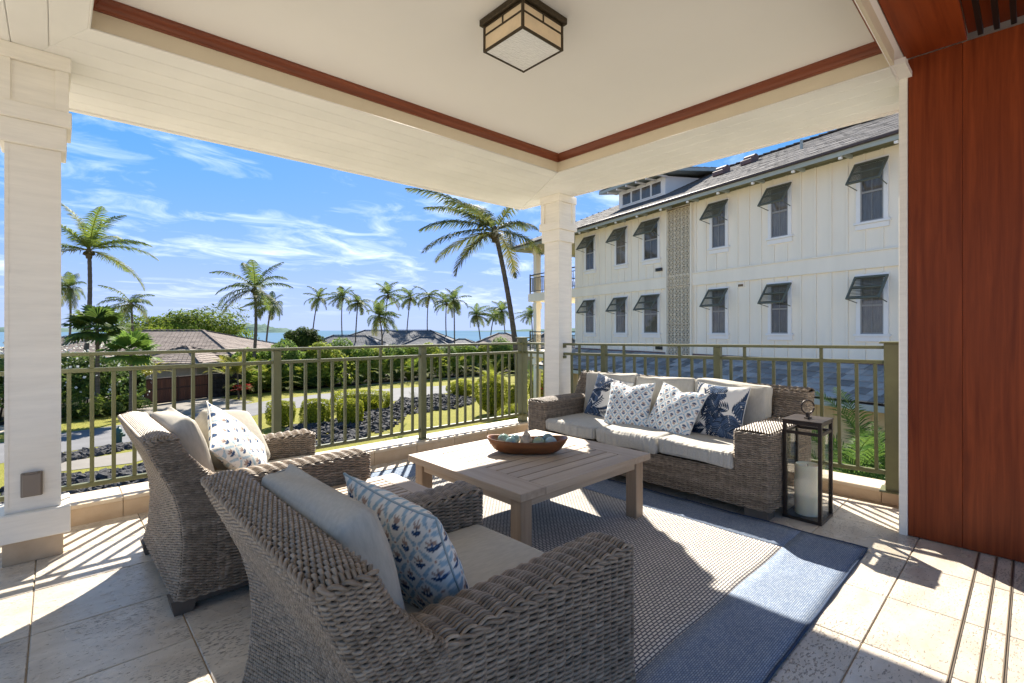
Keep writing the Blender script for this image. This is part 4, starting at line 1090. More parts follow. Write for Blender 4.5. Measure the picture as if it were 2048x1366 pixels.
def shell_mesh():
    V = []; n = 40; rows = 30
    for i in range(rows):
        t_ = i / (rows - 1)
        z = 0.006 + 0.118 * t_
        for k in range(n):
            a_ = 2 * math.pi * k / n
            rb = 0.078 * (1 - t_) ** 0.85 + 0.002
            whorl = 1 + 0.13 * math.sin(a_ + t_ * 22) + 0.10 * max(0, math.sin(5 * a_ + t_ * 9)) ** 4 * (1 if t_ < 0.8 else 0.3)
            whorl += 0.05 * math.sin(t_ * 34)
            V.append((rb * whorl * math.cos(a_) * 1.12, rb * whorl * math.sin(a_) * 0.72, z))
    Q = []
    for i in range(rows - 1):
        for k in range(n):
            l = (k + 1) % n; Q.append((i * n + k, i * n + l, (i + 1) * n + l, (i + 1) * n + k))
    T = [(0, k + 1, k) for k in range(1, n - 1)] + [((rows - 1) * n, (rows - 1) * n + k, (rows - 1) * n + k + 1) for k in range(1, n - 1)]
    return mesh_np('shell', V, Q, T, True, material('shell', (0.60, 0.49, 0.36), 0.6, 0.3, color2=(0.42, 0.30, 0.20), vscale=16, bump=0.5, bscale=60, bdist=0.004))
ob('seashell', shell_mesh(), loc=bowl_pt(-0.012, 0.012, 0.020), rot=(rad(6), rad(-10), rad(30)), scale=(1.0, 1.0, 1.12), label='beige conch shell standing among the glass balls in the bowl', cat='seashell')
# ================================================================== outside: land, sea, neighbours, plants
def vcol(me, C, name='col'):
    C = np.asarray(C, np.float32)
    if C.shape[1] == 3: C = np.c_[C, np.ones(len(C), np.float32)]
    a = me.color_attributes.new(name, 'FLOAT_COLOR', 'POINT'); a.data.foreach_set('color', C.ravel())
    return me
def poly_sheet(name, pts, z, mat, kind='structure', parent=None):
    from mathutils.geometry import tessellate_polygon
    V = [Vector((p[0], p[1], z)) for p in pts]
    T = tessellate_polygon([V])
    a = sum(V[i].x * V[(i + 1) % len(V)].y - V[(i + 1) % len(V)].x * V[i].y for i in range(len(V)))
    T = [t if ((V[t[1]] - V[t[0]]).cross(V[t[2]] - V[t[0]])).z > 0 else t[::-1] for t in T]
    return ob(name, mesh_np(name, [tuple(v) for v in V], None, T, False, mat), parent=parent, kind=kind if parent is None else None)
def frame2w(u, d, z): p = RT * u + FW * d; return (p[0], p[1], z)      # u to the right, d away from the veranda

M['soil'] = material('bounce_ground', (0.42, 0.375, 0.295), 0.95, 0.05, color2=(0.34, 0.30, 0.23), vscale=0.6, bump=0.4, bscale=6, bdist=0.05)  # pale tone chosen to bounce sunlight up onto ceiling and walls
M['lawn'] = material('lawn', (0.255, 0.235, 0.048), 0.9, 0.1, color2=(0.19, 0.19, 0.035), vscale=0.9, bump=0.9, bscale=26, bdist=0.06, detail=9)
M['asphalt'] = material('asphalt', (0.165, 0.165, 0.170), 0.85, 0.25, color2=(0.125, 0.125, 0.13), vscale=1.3, bump=0.3, bscale=40, bdist=0.01, detail=8)
M['concrete'] = material('concrete', (0.24, 0.22, 0.19), 0.85, 0.2, color2=(0.17, 0.155, 0.135), vscale=0.8, bump=0.25, bscale=30, bdist=0.01, detail=8)
# ground sheet: runs from behind the building to the shore
g = [frame2w(-900, -900, 0), frame2w(900, -900, 0), frame2w(900, 112, 0), frame2w(160, 118, 0), frame2w(40, 128, 0), frame2w(-30, 122, 0), frame2w(-120, 135, 0), frame2w(-900, 150, 0)]
poly_sheet('ground', g, GZ, M['soil'])
M['sea'] = material('sea', (0.095, 0.165, 0.245), 0.9, 0.0, color2=(0.115, 0.19, 0.27), vscale=0.004, stretch=(1, 1, 1), bump=0.5, bscale=0.35, bdist=0.6)
poly_sheet('sea', [frame2w(-30000, 90, 0), frame2w(30000, 90, 0), frame2w(30000, 32000, 0), frame2w(-30000, 32000, 0)], -5.2, M['sea'])
def px_poly(L, z): return [pz(x, y, z)[:2] for x, y in L]
lawn_px = [(-260, 1010), (-260, 905), (60, 858), (123, 838), (280, 822), (420, 800), (470, 789), (600, 780), (800, 765), (900, 757), (1060, 745), (1230, 745), (1150, 800), (1170, 830), (1190, 900), (1100, 935), (900, 960), (640, 990), (300, 1040)]
poly_sheet('lawn', px_poly(lawn_px, GZ + 0.02), GZ + 0.02, M['lawn'])
side = [pz(1150, 742, GZ)[:2], pz(1300, 742, GZ)[:2], pz(1900, 790, GZ)[:2], pz(2300, 1150, GZ)[:2], pz(1150, 1150, GZ)[:2]]
poly_sheet('side_lawn', side, GZ + 0.012, M['lawn'])
far_e = [(-330, 945), (-120, 905), (123, 866), (190, 857), (255, 847), (330, 836), (420, 822), (480, 810), (545, 800), (640, 788), (780, 777), (893, 771), (960, 767)]
near_e = [(960, 777), (893, 786), (830, 797), (767, 804), (700, 808), (600, 815), (524, 827), (450, 846), (350, 868), (264, 883), (181, 895), (123, 905), (-120, 948), (-330, 990)]
poly_sheet('road', px_poly(far_e + near_e, GZ + 0.03), GZ + 0.03, M['asphalt'])
poly_sheet('driveway', px_poly([(262, 816), (424, 794), (505, 803), (486, 809), (415, 822), (330, 835), (268, 844)], GZ + 0.036), GZ + 0.036, M['concrete'])
poly_sheet('path', px_poly([(100, 928), (264, 903), (330, 893), (345, 902), (264, 926), (110, 944)], GZ + 0.034), GZ + 0.034, M['concrete'])
# planting bed behind the far verge
M['bed'] = material('bed_soil', (0.06, 0.05, 0.035), 0.95, 0.1, color2=(0.03, 0.028, 0.02), vscale=2, bump=0.5, bscale=8, bdist=0.05)
poly_sheet('planting_bed', px_poly([(-260, 880), (123, 836), (262, 818), (262, 790), (123, 790), (-260, 830)], GZ + 0.026), GZ + 0.026, M['bed'])
poly_sheet('hedge_bed', px_poly([(470, 790), (620, 778), (780, 764), (940, 752), (1075, 744), (1075, 735), (780, 750), (470, 770)], GZ + 0.026), GZ + 0.026, M['bed'])

# low island and the far shore
def hill_mesh(name, pts, depth, thick, mat, seed):
    rng = np.random.default_rng(seed); V = []; n = len(pts); m = 9
    for j in range(m):
        t = j / (m - 1)
        for (px, h) in pts:
            u = (px - CX) / FPX * depth
            hh = h * math.sin(math.pi * min(1, max(0.0, t))) ** 0.7 * (1 + rng.normal(0, 0.10))
            V.append(frame2w(u, depth + (t - 0.5) * thick, -5.3 + hh))
    Q = [(j * n + i, j * n + i + 1, (j + 1) * n + i + 1, (j + 1) * n + i) for j in range(m - 1) for i in range(n - 1)]
    return mesh_np(name, V, Q, None, True, mat)
M['far_land'] = material('far_land', (0.150, 0.200, 0.175), 0.95, 0.0, color2=(0.10, 0.15, 0.125), vscale=0.02, detail=8, bump=0.6, bscale=0.05, bdist=8)
xs_ = np.linspace(452, 590, 60); rngI = np.random.default_rng(3)
prof_ = [(x, max(0.3, 22 * math.exp(-((x - 485) / 22) ** 2) + 23 * math.exp(-((x - 522) / 26) ** 2) + 12 * math.exp(-((x - 565) / 14) ** 2) + rngI.normal(0, 1.3))) for x in xs_]
ob('island', hill_mesh('island', prof_, 1500, 160, M['far_land'], 1), kind='structure')
xs_ = np.linspace(-520, 200, 60)
ob('far_shore', hill_mesh('far_shore', [(x, max(0.3, 20 + 6 * math.sin(x * 0.02) + rngI.normal(0, 1.4) - 0.06 * max(0, x - 20))) for x in xs_], 2200, 260, M['far_land'], 2), kind='structure')
xs_ = np.linspace(930, 1330, 50)
ob('far_headland', hill_mesh('far_headland', [(x, max(0.3, 0.10 * (x - 930) + rngI.normal(0, 1.0))) for x in xs_], 3200, 300, M['far_land'], 4), kind='structure')

# ------------------------------------------------------------ lava rock beds
M['lava'] = material('lava', (0.085, 0.083, 0.085), 0.85, 0.2, attr=None, color2=(0.03, 0.03, 0.032), vscale=5, bump=0.8, bscale=14, bdist=0.06)
def rock_unit(seed):
    rng = np.random.default_rng(seed)
    ph = (1 + 5 ** 0.5) / 2
    V = np.array([(-1, ph, 0), (1, ph, 0), (-1, -ph, 0), (1, -ph, 0), (0, -1, ph), (0, 1, ph), (0, -1, -ph), (0, 1, -ph), (ph, 0, -1), (ph, 0, 1), (-ph, 0, -1), (-ph, 0, 1)], float)
    V /= np.linalg.norm(V[0])
    T = np.array([(0, 11, 5), (0, 5, 1), (0, 1, 7), (0, 7, 10), (0, 10, 11), (1, 5, 9), (5, 11, 4), (11, 10, 2), (10, 7, 6), (7, 1, 8), (3, 9, 4), (3, 4, 2), (3, 2, 6), (3, 6, 8), (3, 8, 9), (4, 9, 5), (2, 4, 11), (6, 2, 10), (8, 6, 7), (9, 8, 1)])
    return V * (1 + rng.normal(0, 0.22, (12, 1))), T
def in_poly(P, poly):
    x, y = P[:, 0], P[:, 1]; c = np.zeros(len(P), bool); n = len(poly); j = n - 1
    for i in range(n):
        xi, yi = poly[i]; xj, yj = poly[j]
        c ^= ((yi > y) != (yj > y)) & (x < (xj - xi) * (y - yi) / (yj - yi + 1e-12) + xi); j = i
    return c
def rock_bed(name, pxp, count, smin, smax, mound, seed):
    poly = np.array(px_poly(pxp, GZ)); rng = np.random.default_rng(seed)
    lo, hi = poly.min(0), poly.max(0); P = rng.uniform(lo, hi, (count * 8, 2)); P = P[in_poly(P, poly)][:count]
    d = np.full(len(P), 1e9)
    for i in range(len(poly)):
        a, b = poly[i], poly[(i + 1) % len(poly)]; ab = b - a; t = np.clip(((P - a) @ ab) / (ab @ ab), 0, 1)
        d = np.minimum(d, np.linalg.norm(P - (a + t[:, None] * ab), axis=1))
    mb = MB(); un = [rock_unit(k) for k in range(6)]
    for p, dd in zip(P, d):
        V, T = un[rng.integers(6)]
        s = rng.uniform(smin, smax) * (0.7 + 0.6 * rng.random())
        a = rng.uniform(0, 6.28); R = np.array([[math.cos(a), -math.sin(a), 0], [math.sin(a), math.cos(a), 0], [0, 0, 1]])
        z = GZ + mound * min(1, dd / 1.2) * rng.uniform(0.3, 1.0) + s * 0.25
        mb.add((V * np.array([1, 0.85, 0.7]) * s) @ R.T + np.array([p[0], p[1], z]), None, T)
    poly_sheet(name + '_base', poly, GZ + 0.028, M['lava'], parent=None, kind='structure') if False else None
    return ob(name, mb.mesh(name, M['lava']), label='bed of broken black lava rock ' + seed_lab[seed], cat='lava rock', kind='stuff')
seed_lab = {51: 'between the clipped shrubs and the lawn', 52: 'at the foot of the veranda on the left', 53: 'in a thin strip beside the road'}
z6 = lambda x, y: (600 + x / 3.413, 640 + y / 3.413)
bed1 = [z6(-60, 860), z6(100, 868), z6(300, 835), z6(450, 805), z6(560, 770), z6(690, 705), z6(710, 655), z6(900, 630), z6(1050, 610), z6(1190, 572), z6(1195, 540), z6(1130, 530), z6(930, 512), z6(760, 548), z6(700, 528), z6(640, 588), z6(600, 610), z6(420, 640), z6(170, 700), z6(-60, 720), (566, 870)]
rock_bed('lava_rock_bed', bed1, 2600, 0.05, 0.16, 0.22, 51)
rock_bed('lava_rock_bed', [(-60, 1010), (20, 975), (125, 955), (240, 943), (300, 928), (420, 905), (470, 905), (420, 960), (300, 990), (125, 1015), (-60, 1040)], 1500, 0.06, 0.15, 0.20, 52)
rock_bed('lava_rock_bed', [(100, 918), (200, 900), (290, 884), (300, 892), (200, 912), (105, 930)], 420, 0.07, 0.16, 0.18, 53)

# ------------------------------------------------------------ foliage makers
M['leaf'] = material('leaf', (1, 1, 1), 0.7, 0.10, attr='col', trans=0.5)
M['palm_leaf'] = material('palm_leaf', (1, 1, 1), 0.6, 0.15, attr='col', trans=0.48)
M['trunk'] = material('palm_trunk', (0.17, 0.145, 0.115), 0.9, 0.1, color2=(0.085, 0.070, 0.055), vscale=3.0, stretch=(1, 1, 7), bump=0.9, bscale=3.0, bdist=0.05)
M['twig'] = material('twig', (0.10, 0.075, 0.05), 0.9, 0.1, var=0.3)
M['flower'] = material('flower', (0.85, 0.84, 0.78), 0.6, 0.2, trans=0.2)

def leaf_cloud(P, Nd, size, rng, c_lo, c_hi, aspect=0.42, jitter=0.5):
    """P: leaf positions, Nd: preferred facing. Each leaf: folded kite of 4 triangles' worth (2 quads)"""
    n = len(P)
    Nv = Nd + rng.normal(0, jitter, (n, 3)); Nv /= np.linalg.norm(Nv, axis=1)[:, None] + 1e-9
    t = rng.normal(0, 1, (n, 3)); t -= (t * Nv).sum(1)[:, None] * Nv; t /= np.linalg.norm(t, axis=1)[:, None] + 1e-9
    b = np.cross(Nv, t); s = size * rng.uniform(0.6, 1.25, n)[:, None]
    V = np.stack([P - t * s * 0.5, P + b * s * aspect * 0.5 + Nv * s * 0.06, P + t * s * 0.5, P - b * s * aspect * 0.5 + Nv * s * 0.06], 1).reshape(-1, 3)
    i = np.arange(n)[:, None] * 4
    T = np.concatenate([i + np.array([0, 1, 2]), i + np.array([0, 2, 3])], 0)
    k = rng.random(n)[:, None]; C = np.array(c_lo) * (1 - k) + np.array(c_hi) * k
    return V, T, np.repeat(C, 4, 0)
def blob_points(n, rng, half, shell=0.75, lump=0.22, nl=9, box=False, flat_bottom=True):
    """points through an uneven volume, thick near its skin; returns positions and outward directions"""
    d = rng.normal(0, 1, (n, 3)); d /= np.linalg.norm(d, axis=1)[:, None]
    if flat_bottom: d[:, 2] = np.where(d[:, 2] < -0.35, -d[:, 2], d[:, 2])
    L = rng.normal(0, 1, (nl, 3)); L /= np.linalg.norm(L, axis=1)[:, None]
    kk = 4.5 if nl < 40 else 22.0
    r = 1 + lump * (np.exp(kk * (d @ L.T - 1)).sum(1) - 0.6)
    r *= 1 - (1 - shell) * rng.random(n) ** 1.6 * 1.0
    if box:
        m = np.abs(d).max(1); r = r * 0.55 * (1 / m) * 1.0 + r * 0.42
    return d * r[:, None] * np.array(half), d
def shrub_mesh(name, half, n, leaf, seed, c_lo, c_hi, lump=0.22, box=False, shell=0.7, aspect=0.45, jitter=0.5, up=0.25):
    rng = np.random.default_rng(seed)
    P, d = blob_points(n, rng, half, shell, lump, box=box)
    P[:, 2] += half[2] * 0.9
    P = P[P[:, 2] > 0.03]; d = d[:len(P)]
    V, T, C = leaf_cloud(P, d[:len(P)] + np.array([0, 0, up]), leaf, rng, c_lo, c_hi, aspect, jitter)
    return vcol(mesh_np(name, V, None, T, False, M['leaf']), C)
def stems_mesh(name, half, n, seed, r=0.03):
    rng = np.random.default_rng(seed); mb = MB()
    for k in range(n):
        a = rng.uniform(0, 6.28); e = rng.uniform(0.2, 0.8)
        top = np.array([math.cos(a) * half[0] * e, math.sin(a) * half[1] * e, half[2] * rng.uniform(0.9, 1.5)])
        b = np.array([math.cos(a) * half[0] * 0.12, math.sin(a) * half[1] * 0.12, 0])
        mb.tube([b, b * 0.4 + top * 0.45 + rng.normal(0, 0.05, 3), top], [r, r * 0.75, r * 0.35], 5)
    return mb.mesh(name, M['twig'], True)

def frond(L, e0, droop, width, n, leaf_w, rng, hang=0.5, gap=0.1, c=(0.1, 0.2, 0.05), c2=(0.1, 0.2, 0.05), vshape=0.35, segs=12):
    """one feather leaf in its own frame: leaves +x, z up. Returns V,Q,T,C"""
    t = np.linspace(0, 1, segs + 1)
    e = e0 - droop * t ** 1.35
    dx, dz = np.cos(e), np.sin(e); st = L / segs
    sp = np.zeros((segs + 1, 3)); sp[1:, 0] = np.cumsum((dx[:-1] + dx[1:]) / 2 * st); sp[1:, 2] = np.cumsum((dz[:-1] + dz[1:]) / 2 * st)
    mb = MB(); mb.tube(sp, np.linspace(0.028, 0.006, segs + 1) * (L / 3.5), 4)
    V0, Q0, T0 = mb.arrays()
    tl = np.linspace(gap, 0.995, n); V = [V0]; Q = [Q0]; T = [T0] if T0 is not None else []; base = len(V0); Cc = [np.tile(np.array(c2), (len(V0), 1))]
    pos = np.stack([np.interp(tl, t, sp[:, k]) for k in range(3)], 1)
    el = np.interp(tl, t, e); tang = np.stack([np.cos(el), np.zeros(n), np.sin(el)], 1); upv = np.stack([-np.sin(el), np.zeros(n), np.cos(el)], 1)
    wl = width * (np.sin(np.pi * np.clip((tl - gap) / (1 - gap) * 0.86 + 0.14, 0, 1)) ** 0.55) * (1 - 0.25 * tl)
    for s in (-1, 1):
        f = 0.45 + 0.75 * tl
        d = tang * f[:, None] + np.array([0, s * 1.0, 0]) + upv * vshape
        d += rng.normal(0, 0.10, (n, 3)); d /= np.linalg.norm(d, axis=1)[:, None]
        ln = wl * rng.uniform(0.85, 1.1, n)
        mid = pos + d * (ln * 0.5)[:, None] + np.array([0, 0, -1.0]) * (hang * ln * 0.14)[:, None]
        d2 = d + np.array([0, 0, -1.0]) * hang; d2 /= np.linalg.norm(d2, axis=1)[:, None]
        tip = mid + d2 * (ln * 0.55)[:, None]
        w = tang * (leaf_w * 0.5)
        vv = np.stack([pos - w, pos + w, mid + w * 0.9, mid - w * 0.9, tip], 1).reshape(-1, 3)
        i = np.arange(n)[:, None] * 5 + base
        Q.append(np.concatenate([i + 0, i + 1, i + 2, i + 3], 1)); T.append(np.concatenate([i + 3, i + 2, i + 4], 1))
        k = rng.uniform(0, 1, (n, 1)); cc = np.array(c) * (1 - k) + np.array(c2) * k
        V.append(vv); Cc.append(np.repeat(cc, 5, 0)); base += len(vv)
    return np.concatenate(V), np.concatenate(Q), np.concatenate(T), np.concatenate(Cc)

def crown_mesh(name, nf, L, seed, n=30, leaf_w=0.05, width=0.75, wind=(0, 0, 0), emin=-25, emax=80, hang=0.55, cols=None, droop=(1.0, 1.7), nuts=True, segs=10):
    rng = np.random.default_rng(seed); mb = MB(); C = []
    cols = cols or ((0.06, 0.11, 0.028), (0.16, 0.195, 0.045))
    wind = np.array(wind, float)
    for k in range(nf):
        u = (k + 0.5) / nf; az = k * 2.399963 + rng.normal(0, 0.38)
        e0 = rad(emax + (emin - emax) * u ** 0.85 + rng.normal(0, 9)); dr = rng.uniform(*droop) * (0.75 + 0.25 * u) * (1.0 if u < 0.7 else 0.7)
        old = max(0, u - 0.72) / 0.28
        c1 = np.array(cols[0]) * (1 - 0.3 * old) + np.array([0.20, 0.15, 0.05]) * 0.3 * old; c2 = np.array(cols[1]) * (1 - 0.55 * old) + np.array([0.26, 0.19, 0.07]) * 0.55 * old
        V, Q, T, cc = frond(L * rng.uniform(0.82, 1.08), e0, dr, width, n, leaf_w, rng, hang, c=c1, c2=c2, segs=segs)
        ca, sa = math.cos(az), math.sin(az)
        tw = rng.normal(0, 0.35); y, z = V[:, 1].copy(), V[:, 2].copy()
        R = np.array([[ca, -sa, 0], [sa, ca, 0], [0, 0, 1]])
        V = V @ R.T
        h = np.linalg.norm(V[:, :2], axis=1) / L
        V = V + wind[None] * (h ** 1.6)[:, None] * L
        mb.add(V, Q, T); C.append(cc)
    if nuts:
        for k in range(5):
            a = k * 1.3 + seed; p = np.array([math.cos(a) * 0.22, math.sin(a) * 0.22, -0.22])
            V, T = rock_unit(k); mb.add(V * 0.13 + p, None, T); C.append(np.tile(np.array([0.16, 0.13, 0.05]), (len(V), 1)))
        st = MB().tube([(0, 0, -0.55), (0, 0, -0.2), (0, 0, 0.25)], [0.15, 0.20, 0.06], 8); V, Q, T = st.arrays(); mb.add(V, Q, T); C.append(np.tile(np.array([0.20, 0.16, 0.085]), (len(V), 1)))
    V, Q, T = mb.arrays()
    me = mesh_np(name, V, Q, T, False, M['palm_leaf'])
    return vcol(me, np.concatenate(C))
def trunk_mesh(name, pts, r0, r1, seed=0, rings=True):
    P = np.array(pts, float); s = np.linspace(0, 1, len(P)); n = 46; t = np.linspace(0, 1, n)
    # smooth curve through the points
    deg = min(3, len(P) - 1); cf = [np.polyfit(s, P[:, k], deg) for k in range(3)]
    Q = np.stack([np.polyval(c, t) for c in cf], 1)
    r = r0 + (r1 - r0) * t ** 0.6
    r = r * (1 + 0.05 * np.where(np.arange(n) % 2 == 0, 1, -1)) + 0.35 * r0 * np.exp(-t * 14)
    return MB().tube(Q, r, 9).mesh(name, M['trunk'], False)

WIND = tuple(-RT * 0.22)
crown_far = [crown_mesh('crown', 15 + 2 * k, 2.7, 100 + k, n=26, leaf_w=0.085, width=0.95, hang=1.15, emin=-38, droop=(1.1, 2.0), wind=tuple(-RT * (0.14 + 0.08 * k)), segs=7) for k in range(5)]
def palm(px, py, depth, label, base_px=None, crown=None, size=1.0, r0=0.17, rot=0.0, group='coconut palms along the shore', name='coconut_palm', tmid=0.0, base_depth=None, cat='palm tree'):
    """crown centre at photo pixel (px,py), distance depth; trunk down to the garden"""
    z = CAMH + (HY - py) * depth / FPX
    top = pd(px, depth, z); bd = base_depth or depth
    base = pd(base_px if base_px is not None else px, bd, GZ)
    t = empty(name, tuple(base), 0, label, cat, group)
    rel = top - base
    midp = rel * 0.5 + RT * tmid
    ob('trunk', trunk_mesh('trunk', [(0, 0, -0.1), tuple(rel * 0.25 + RT * tmid * 0.75), tuple(midp), tuple(rel * 0.8 + RT * tmid * 0.5), tuple(rel)], r0, r0 * 0.62), parent=t)
    ob('crown', crown, parent=t, loc=tuple(rel), rot=(0, 0, rot), scale=(size,) * 3)
    return t
big1 = crown_mesh('crown', 15, 3.9, 201, n=58, leaf_w=0.06, width=1.05, wind=tuple(RT * 0.10 + np.array([0, 0, 0.05])), emax=84, emin=-15, hang=0.8, cols=((0.07, 0.13, 0.025), (0.21, 0.25, 0.04)))
big2 = crown_mesh('crown', 15, 3.7, 202, n=60, leaf_w=0.06, width=1.05, wind=tuple(-RT * 0.24), emax=66, emin=-30, hang=1.0, cols=((0.06, 0.095, 0.03), (0.18, 0.18, 0.05)), droop=(0.9, 1.3))
big3 = crown_mesh('crown', 15, 3.2, 203, n=44, leaf_w=0.065, width=1.0, wind=tuple(-RT * 0.24), emax=80, emin=-30, hang=1.1, droop=(1.0, 1.8))
palm(178, 500, 31, 'tall coconut palm with upswept fronds, nearest the left column', 150, big1, 1.0, 0.17, tmid=0.45)
palm(138, 575, 52, 'slim coconut palm partly hidden behind the tall one at the left', 122, crown_far[3], 1.0, 0.14, 0.4, tmid=0.6)
palm(262, 607, 48, 'coconut palm rising just above the big round tree', 262, crown_far[1], 1.0, 0.14, 1.2, tmid=0.2)
palm(510, 577, 36, 'coconut palm with drooping fronds behind the brown-roofed house', 494, big3, 0.95, 0.15, 2.0, tmid=0.35)
palm(543, 610, 52, 'small coconut palm right of the one behind the brown roof', 534, crown_far[4], 0.85, 0.12, 0.7, tmid=-0.3)
mids = [(637, 596, 70, 'leftmost palm of the row behind the grey-roofed house', 0, 0.95), (685, 595, 78, 'second palm from the left in the row behind the grey roof', 1, 0.9), (716, 605, 66, 'third palm from the left in the row behind the grey roof', 2, 0.95),
        (758, 632, 55, 'low wide palm in front of the grey-roofed house', 0, 1.15), (776, 590, 74, 'tall palm directly behind the low wide palm', 1, 1.1), (821, 596, 80, 'thin palm right of the low wide palm, above the grey ridge', 2, 0.9),
        (858, 592, 80, 'thin palm above the right end of the grey ridge', 0, 0.95), (893, 606, 76, 'palm half hidden behind a fuller palm over the grey roof', 1, 0.9), (908, 600, 66, 'full-crowned palm at the right side of the grey roof', 2, 1.15),
        (953, 630, 70, 'short palm left of the tall leaning palm', 0, 0.85), (988, 632, 74, 'short palm touching the tall leaning palm on its left', 1, 0.75), (1004, 622, 78, 'palm crown behind the trunk of the tall leaning palm', 2, 0.9), (1062, 630, 80, 'small palm between the leaning palm and the far column', 0, 0.8)]
for i, (px, py, dep, lb, cr_, sz) in enumerate(mids):
    palm(px, py, dep, lb, px + random.uniform(-9, 9), crown_far[(cr_ + i) % 5], sz * dep / 70 * random.uniform(0.9, 1.1), 0.115, i * 1.1, tmid=random.uniform(-0.6, 0.6))
palm(990, 462, 23.5, 'tall leaning coconut palm left of the far column', 1036, big2, 1.0, 0.17, 0.6, tmid=0.35, name='leaning_palm')

# fan palms
def fan_crown(name, nf, L, seed, cols, nseg=18):
    rng = np.random.default_rng(seed); mb = MB(); C = []
    for k in range(nf):
        u = (k + 0.5) / nf; az = k * 2.399963; e = rad(78 - 100 * u + rng.normal(0, 6)); pl = L * 0.45
        d = np.array([math.cos(az) * math.cos(e), math.sin(az) * math.cos(e), math.sin(e)])
        side = np.array([-math.sin(az), math.cos(az), 0]); upd = np.cross(d, side) * -1
        hub = d * pl
        t = MB().tube([(0, 0, 0), tuple(hub * 0.6 + np.array([0, 0, 0.05])), tuple(hub)], 0.015, 4); V, Q, T = t.arrays(); mb.add(V, Q, T); C.append(np.tile(np.array(cols[0]), (len(V), 1)))
        an = np.linspace(-1.9, 1.9, nseg); dirs = d[None] * np.cos(an)[:, None] + side[None] * np.sin(an)[:, None] + upd[None] * 0.12
        ln = L * 0.62 * (0.8 + 0.2 * np.cos(an)) * rng.uniform(0.9, 1.05, nseg)
        wv = np.cross(dirs, upd[None]); wv /= np.linalg.norm(wv, axis=1)[:, None]
        mid = hub + dirs * (ln * 0.6)[:, None]; tip = hub + dirs * ln[:, None] + np.array([0, 0, -0.22]) * (ln)[:, None]
        w = (ln * 0.10)[:, None] * wv; rid = upd[None] * 0.02
        V = np.stack([np.tile(hub, (nseg, 1)), mid + w, tip, mid - w], 1).reshape(-1, 3); i = np.arange(nseg)[:, None] * 4
        mb.add(V, np.concatenate([i, i + 1, i + 2, i + 3], 1)); kk = rng.random((nseg, 1)); C.append(np.repeat(np.array(cols[0]) * (1 - kk) + np.array(cols[1]) * kk, 4, 0))
    V, Q, T = mb.arrays()
    return vcol(mesh_np(name, V, Q, T, False, M['palm_leaf']), np.concatenate(C))
fan1 = fan_crown('crown', 26, 1.7, 301, ((0.06, 0.11, 0.025), (0.12, 0.17, 0.035)))
fan2 = fan_crown('crown', 22, 1.5, 302, ((0.09, 0.17, 0.03), (0.17, 0.26, 0.045)))
palm(195, 660, 26, 'fan palm with a pale trunk standing in front of the brown roof', 195, fan1, 0.95, 0.13, 0, name='fan_palm', group='fan palms by the gate')
palm(262, 708, 25, 'bright green fan palm just left of the wooden gate', 262, fan2, 0.95, 0.11, 1, name='fan_palm', group='fan palms by the gate')

# ------------------------------------------------------------ big round tree and small trees
def tree(px, depth, base_z, half, ctr_py, label, seed, n, leaf, c_lo, c_hi, group=None, name='broadleaf_tree'):
    z = CAMH + (HY - ctr_py) * depth / FPX
    b = pd(px, depth, GZ); t = empty(name, tuple(b), 0, label, 'tree', group)
    rng = np.random.default_rng(seed); P, d = blob_points(n, rng, half, 0.45, 0.34, 46, flat_bottom=False)
    P *= (1 + np.abs(rng.normal(0, 0.07, (n, 1))))
    V, T, C = leaf_cloud(P, d + np.array([0, 0, 0.5]), leaf, rng, c_lo, c_hi, 0.5, 0.45)
    ob('crown', vcol(mesh_np('crown', V, None, T, False, M['leaf']), C), parent=t, loc=(0, 0, z - GZ))
    mb = MB(); hz = z - GZ
    mb.tube([(0, 0, 0), (0.1, 0, hz * 0.5), (0, 0.1, hz * 0.9)], [0.35, 0.28, 0.18], 8)
    for k in range(7):
        a = k * 0.9; mb.tube([(0, 0, hz * 0.55), (math.cos(a) * half[0] * 0.35, math.sin(a) * half[1] * 0.35, hz * 0.85), (math.cos(a) * half[0] * 0.7, math.sin(a) * half[1] * 0.7, hz + half[2] * 0.2)], [0.14, 0.09, 0.03], 6)
    ob('trunk', mb.mesh('trunk', M['twig'], True), parent=t)
    return t
tree(368, 62, 0, (5.6, 4.6, 2.2), 664, 'big rounded dense green tree behind the brown-roofed house', 401, 22000, 0.42, (0.075, 0.14, 0.02), (0.24, 0.29, 0.035))
tree(300, 58, 0, (3.0, 3.0, 1.4), 680, 'lower bushy tree left of the big rounded tree', 404, 14000, 0.42, (0.075, 0.14, 0.02), (0.22, 0.27, 0.035))
tree(605, 58, 0, (2.0, 1.8, 1.2), 680, 'small dark spreading tree near the water, left of the grey roof', 402, 7000, 0.36, (0.03, 0.06, 0.014), (0.08, 0.11, 0.02))
tree(560, 55, 0, (2.0, 1.8, 0.9), 706, 'low green tree just right of the brown roof', 403, 6000, 0.36, (0.04, 0.075, 0.014), (0.10, 0.13, 0.022))

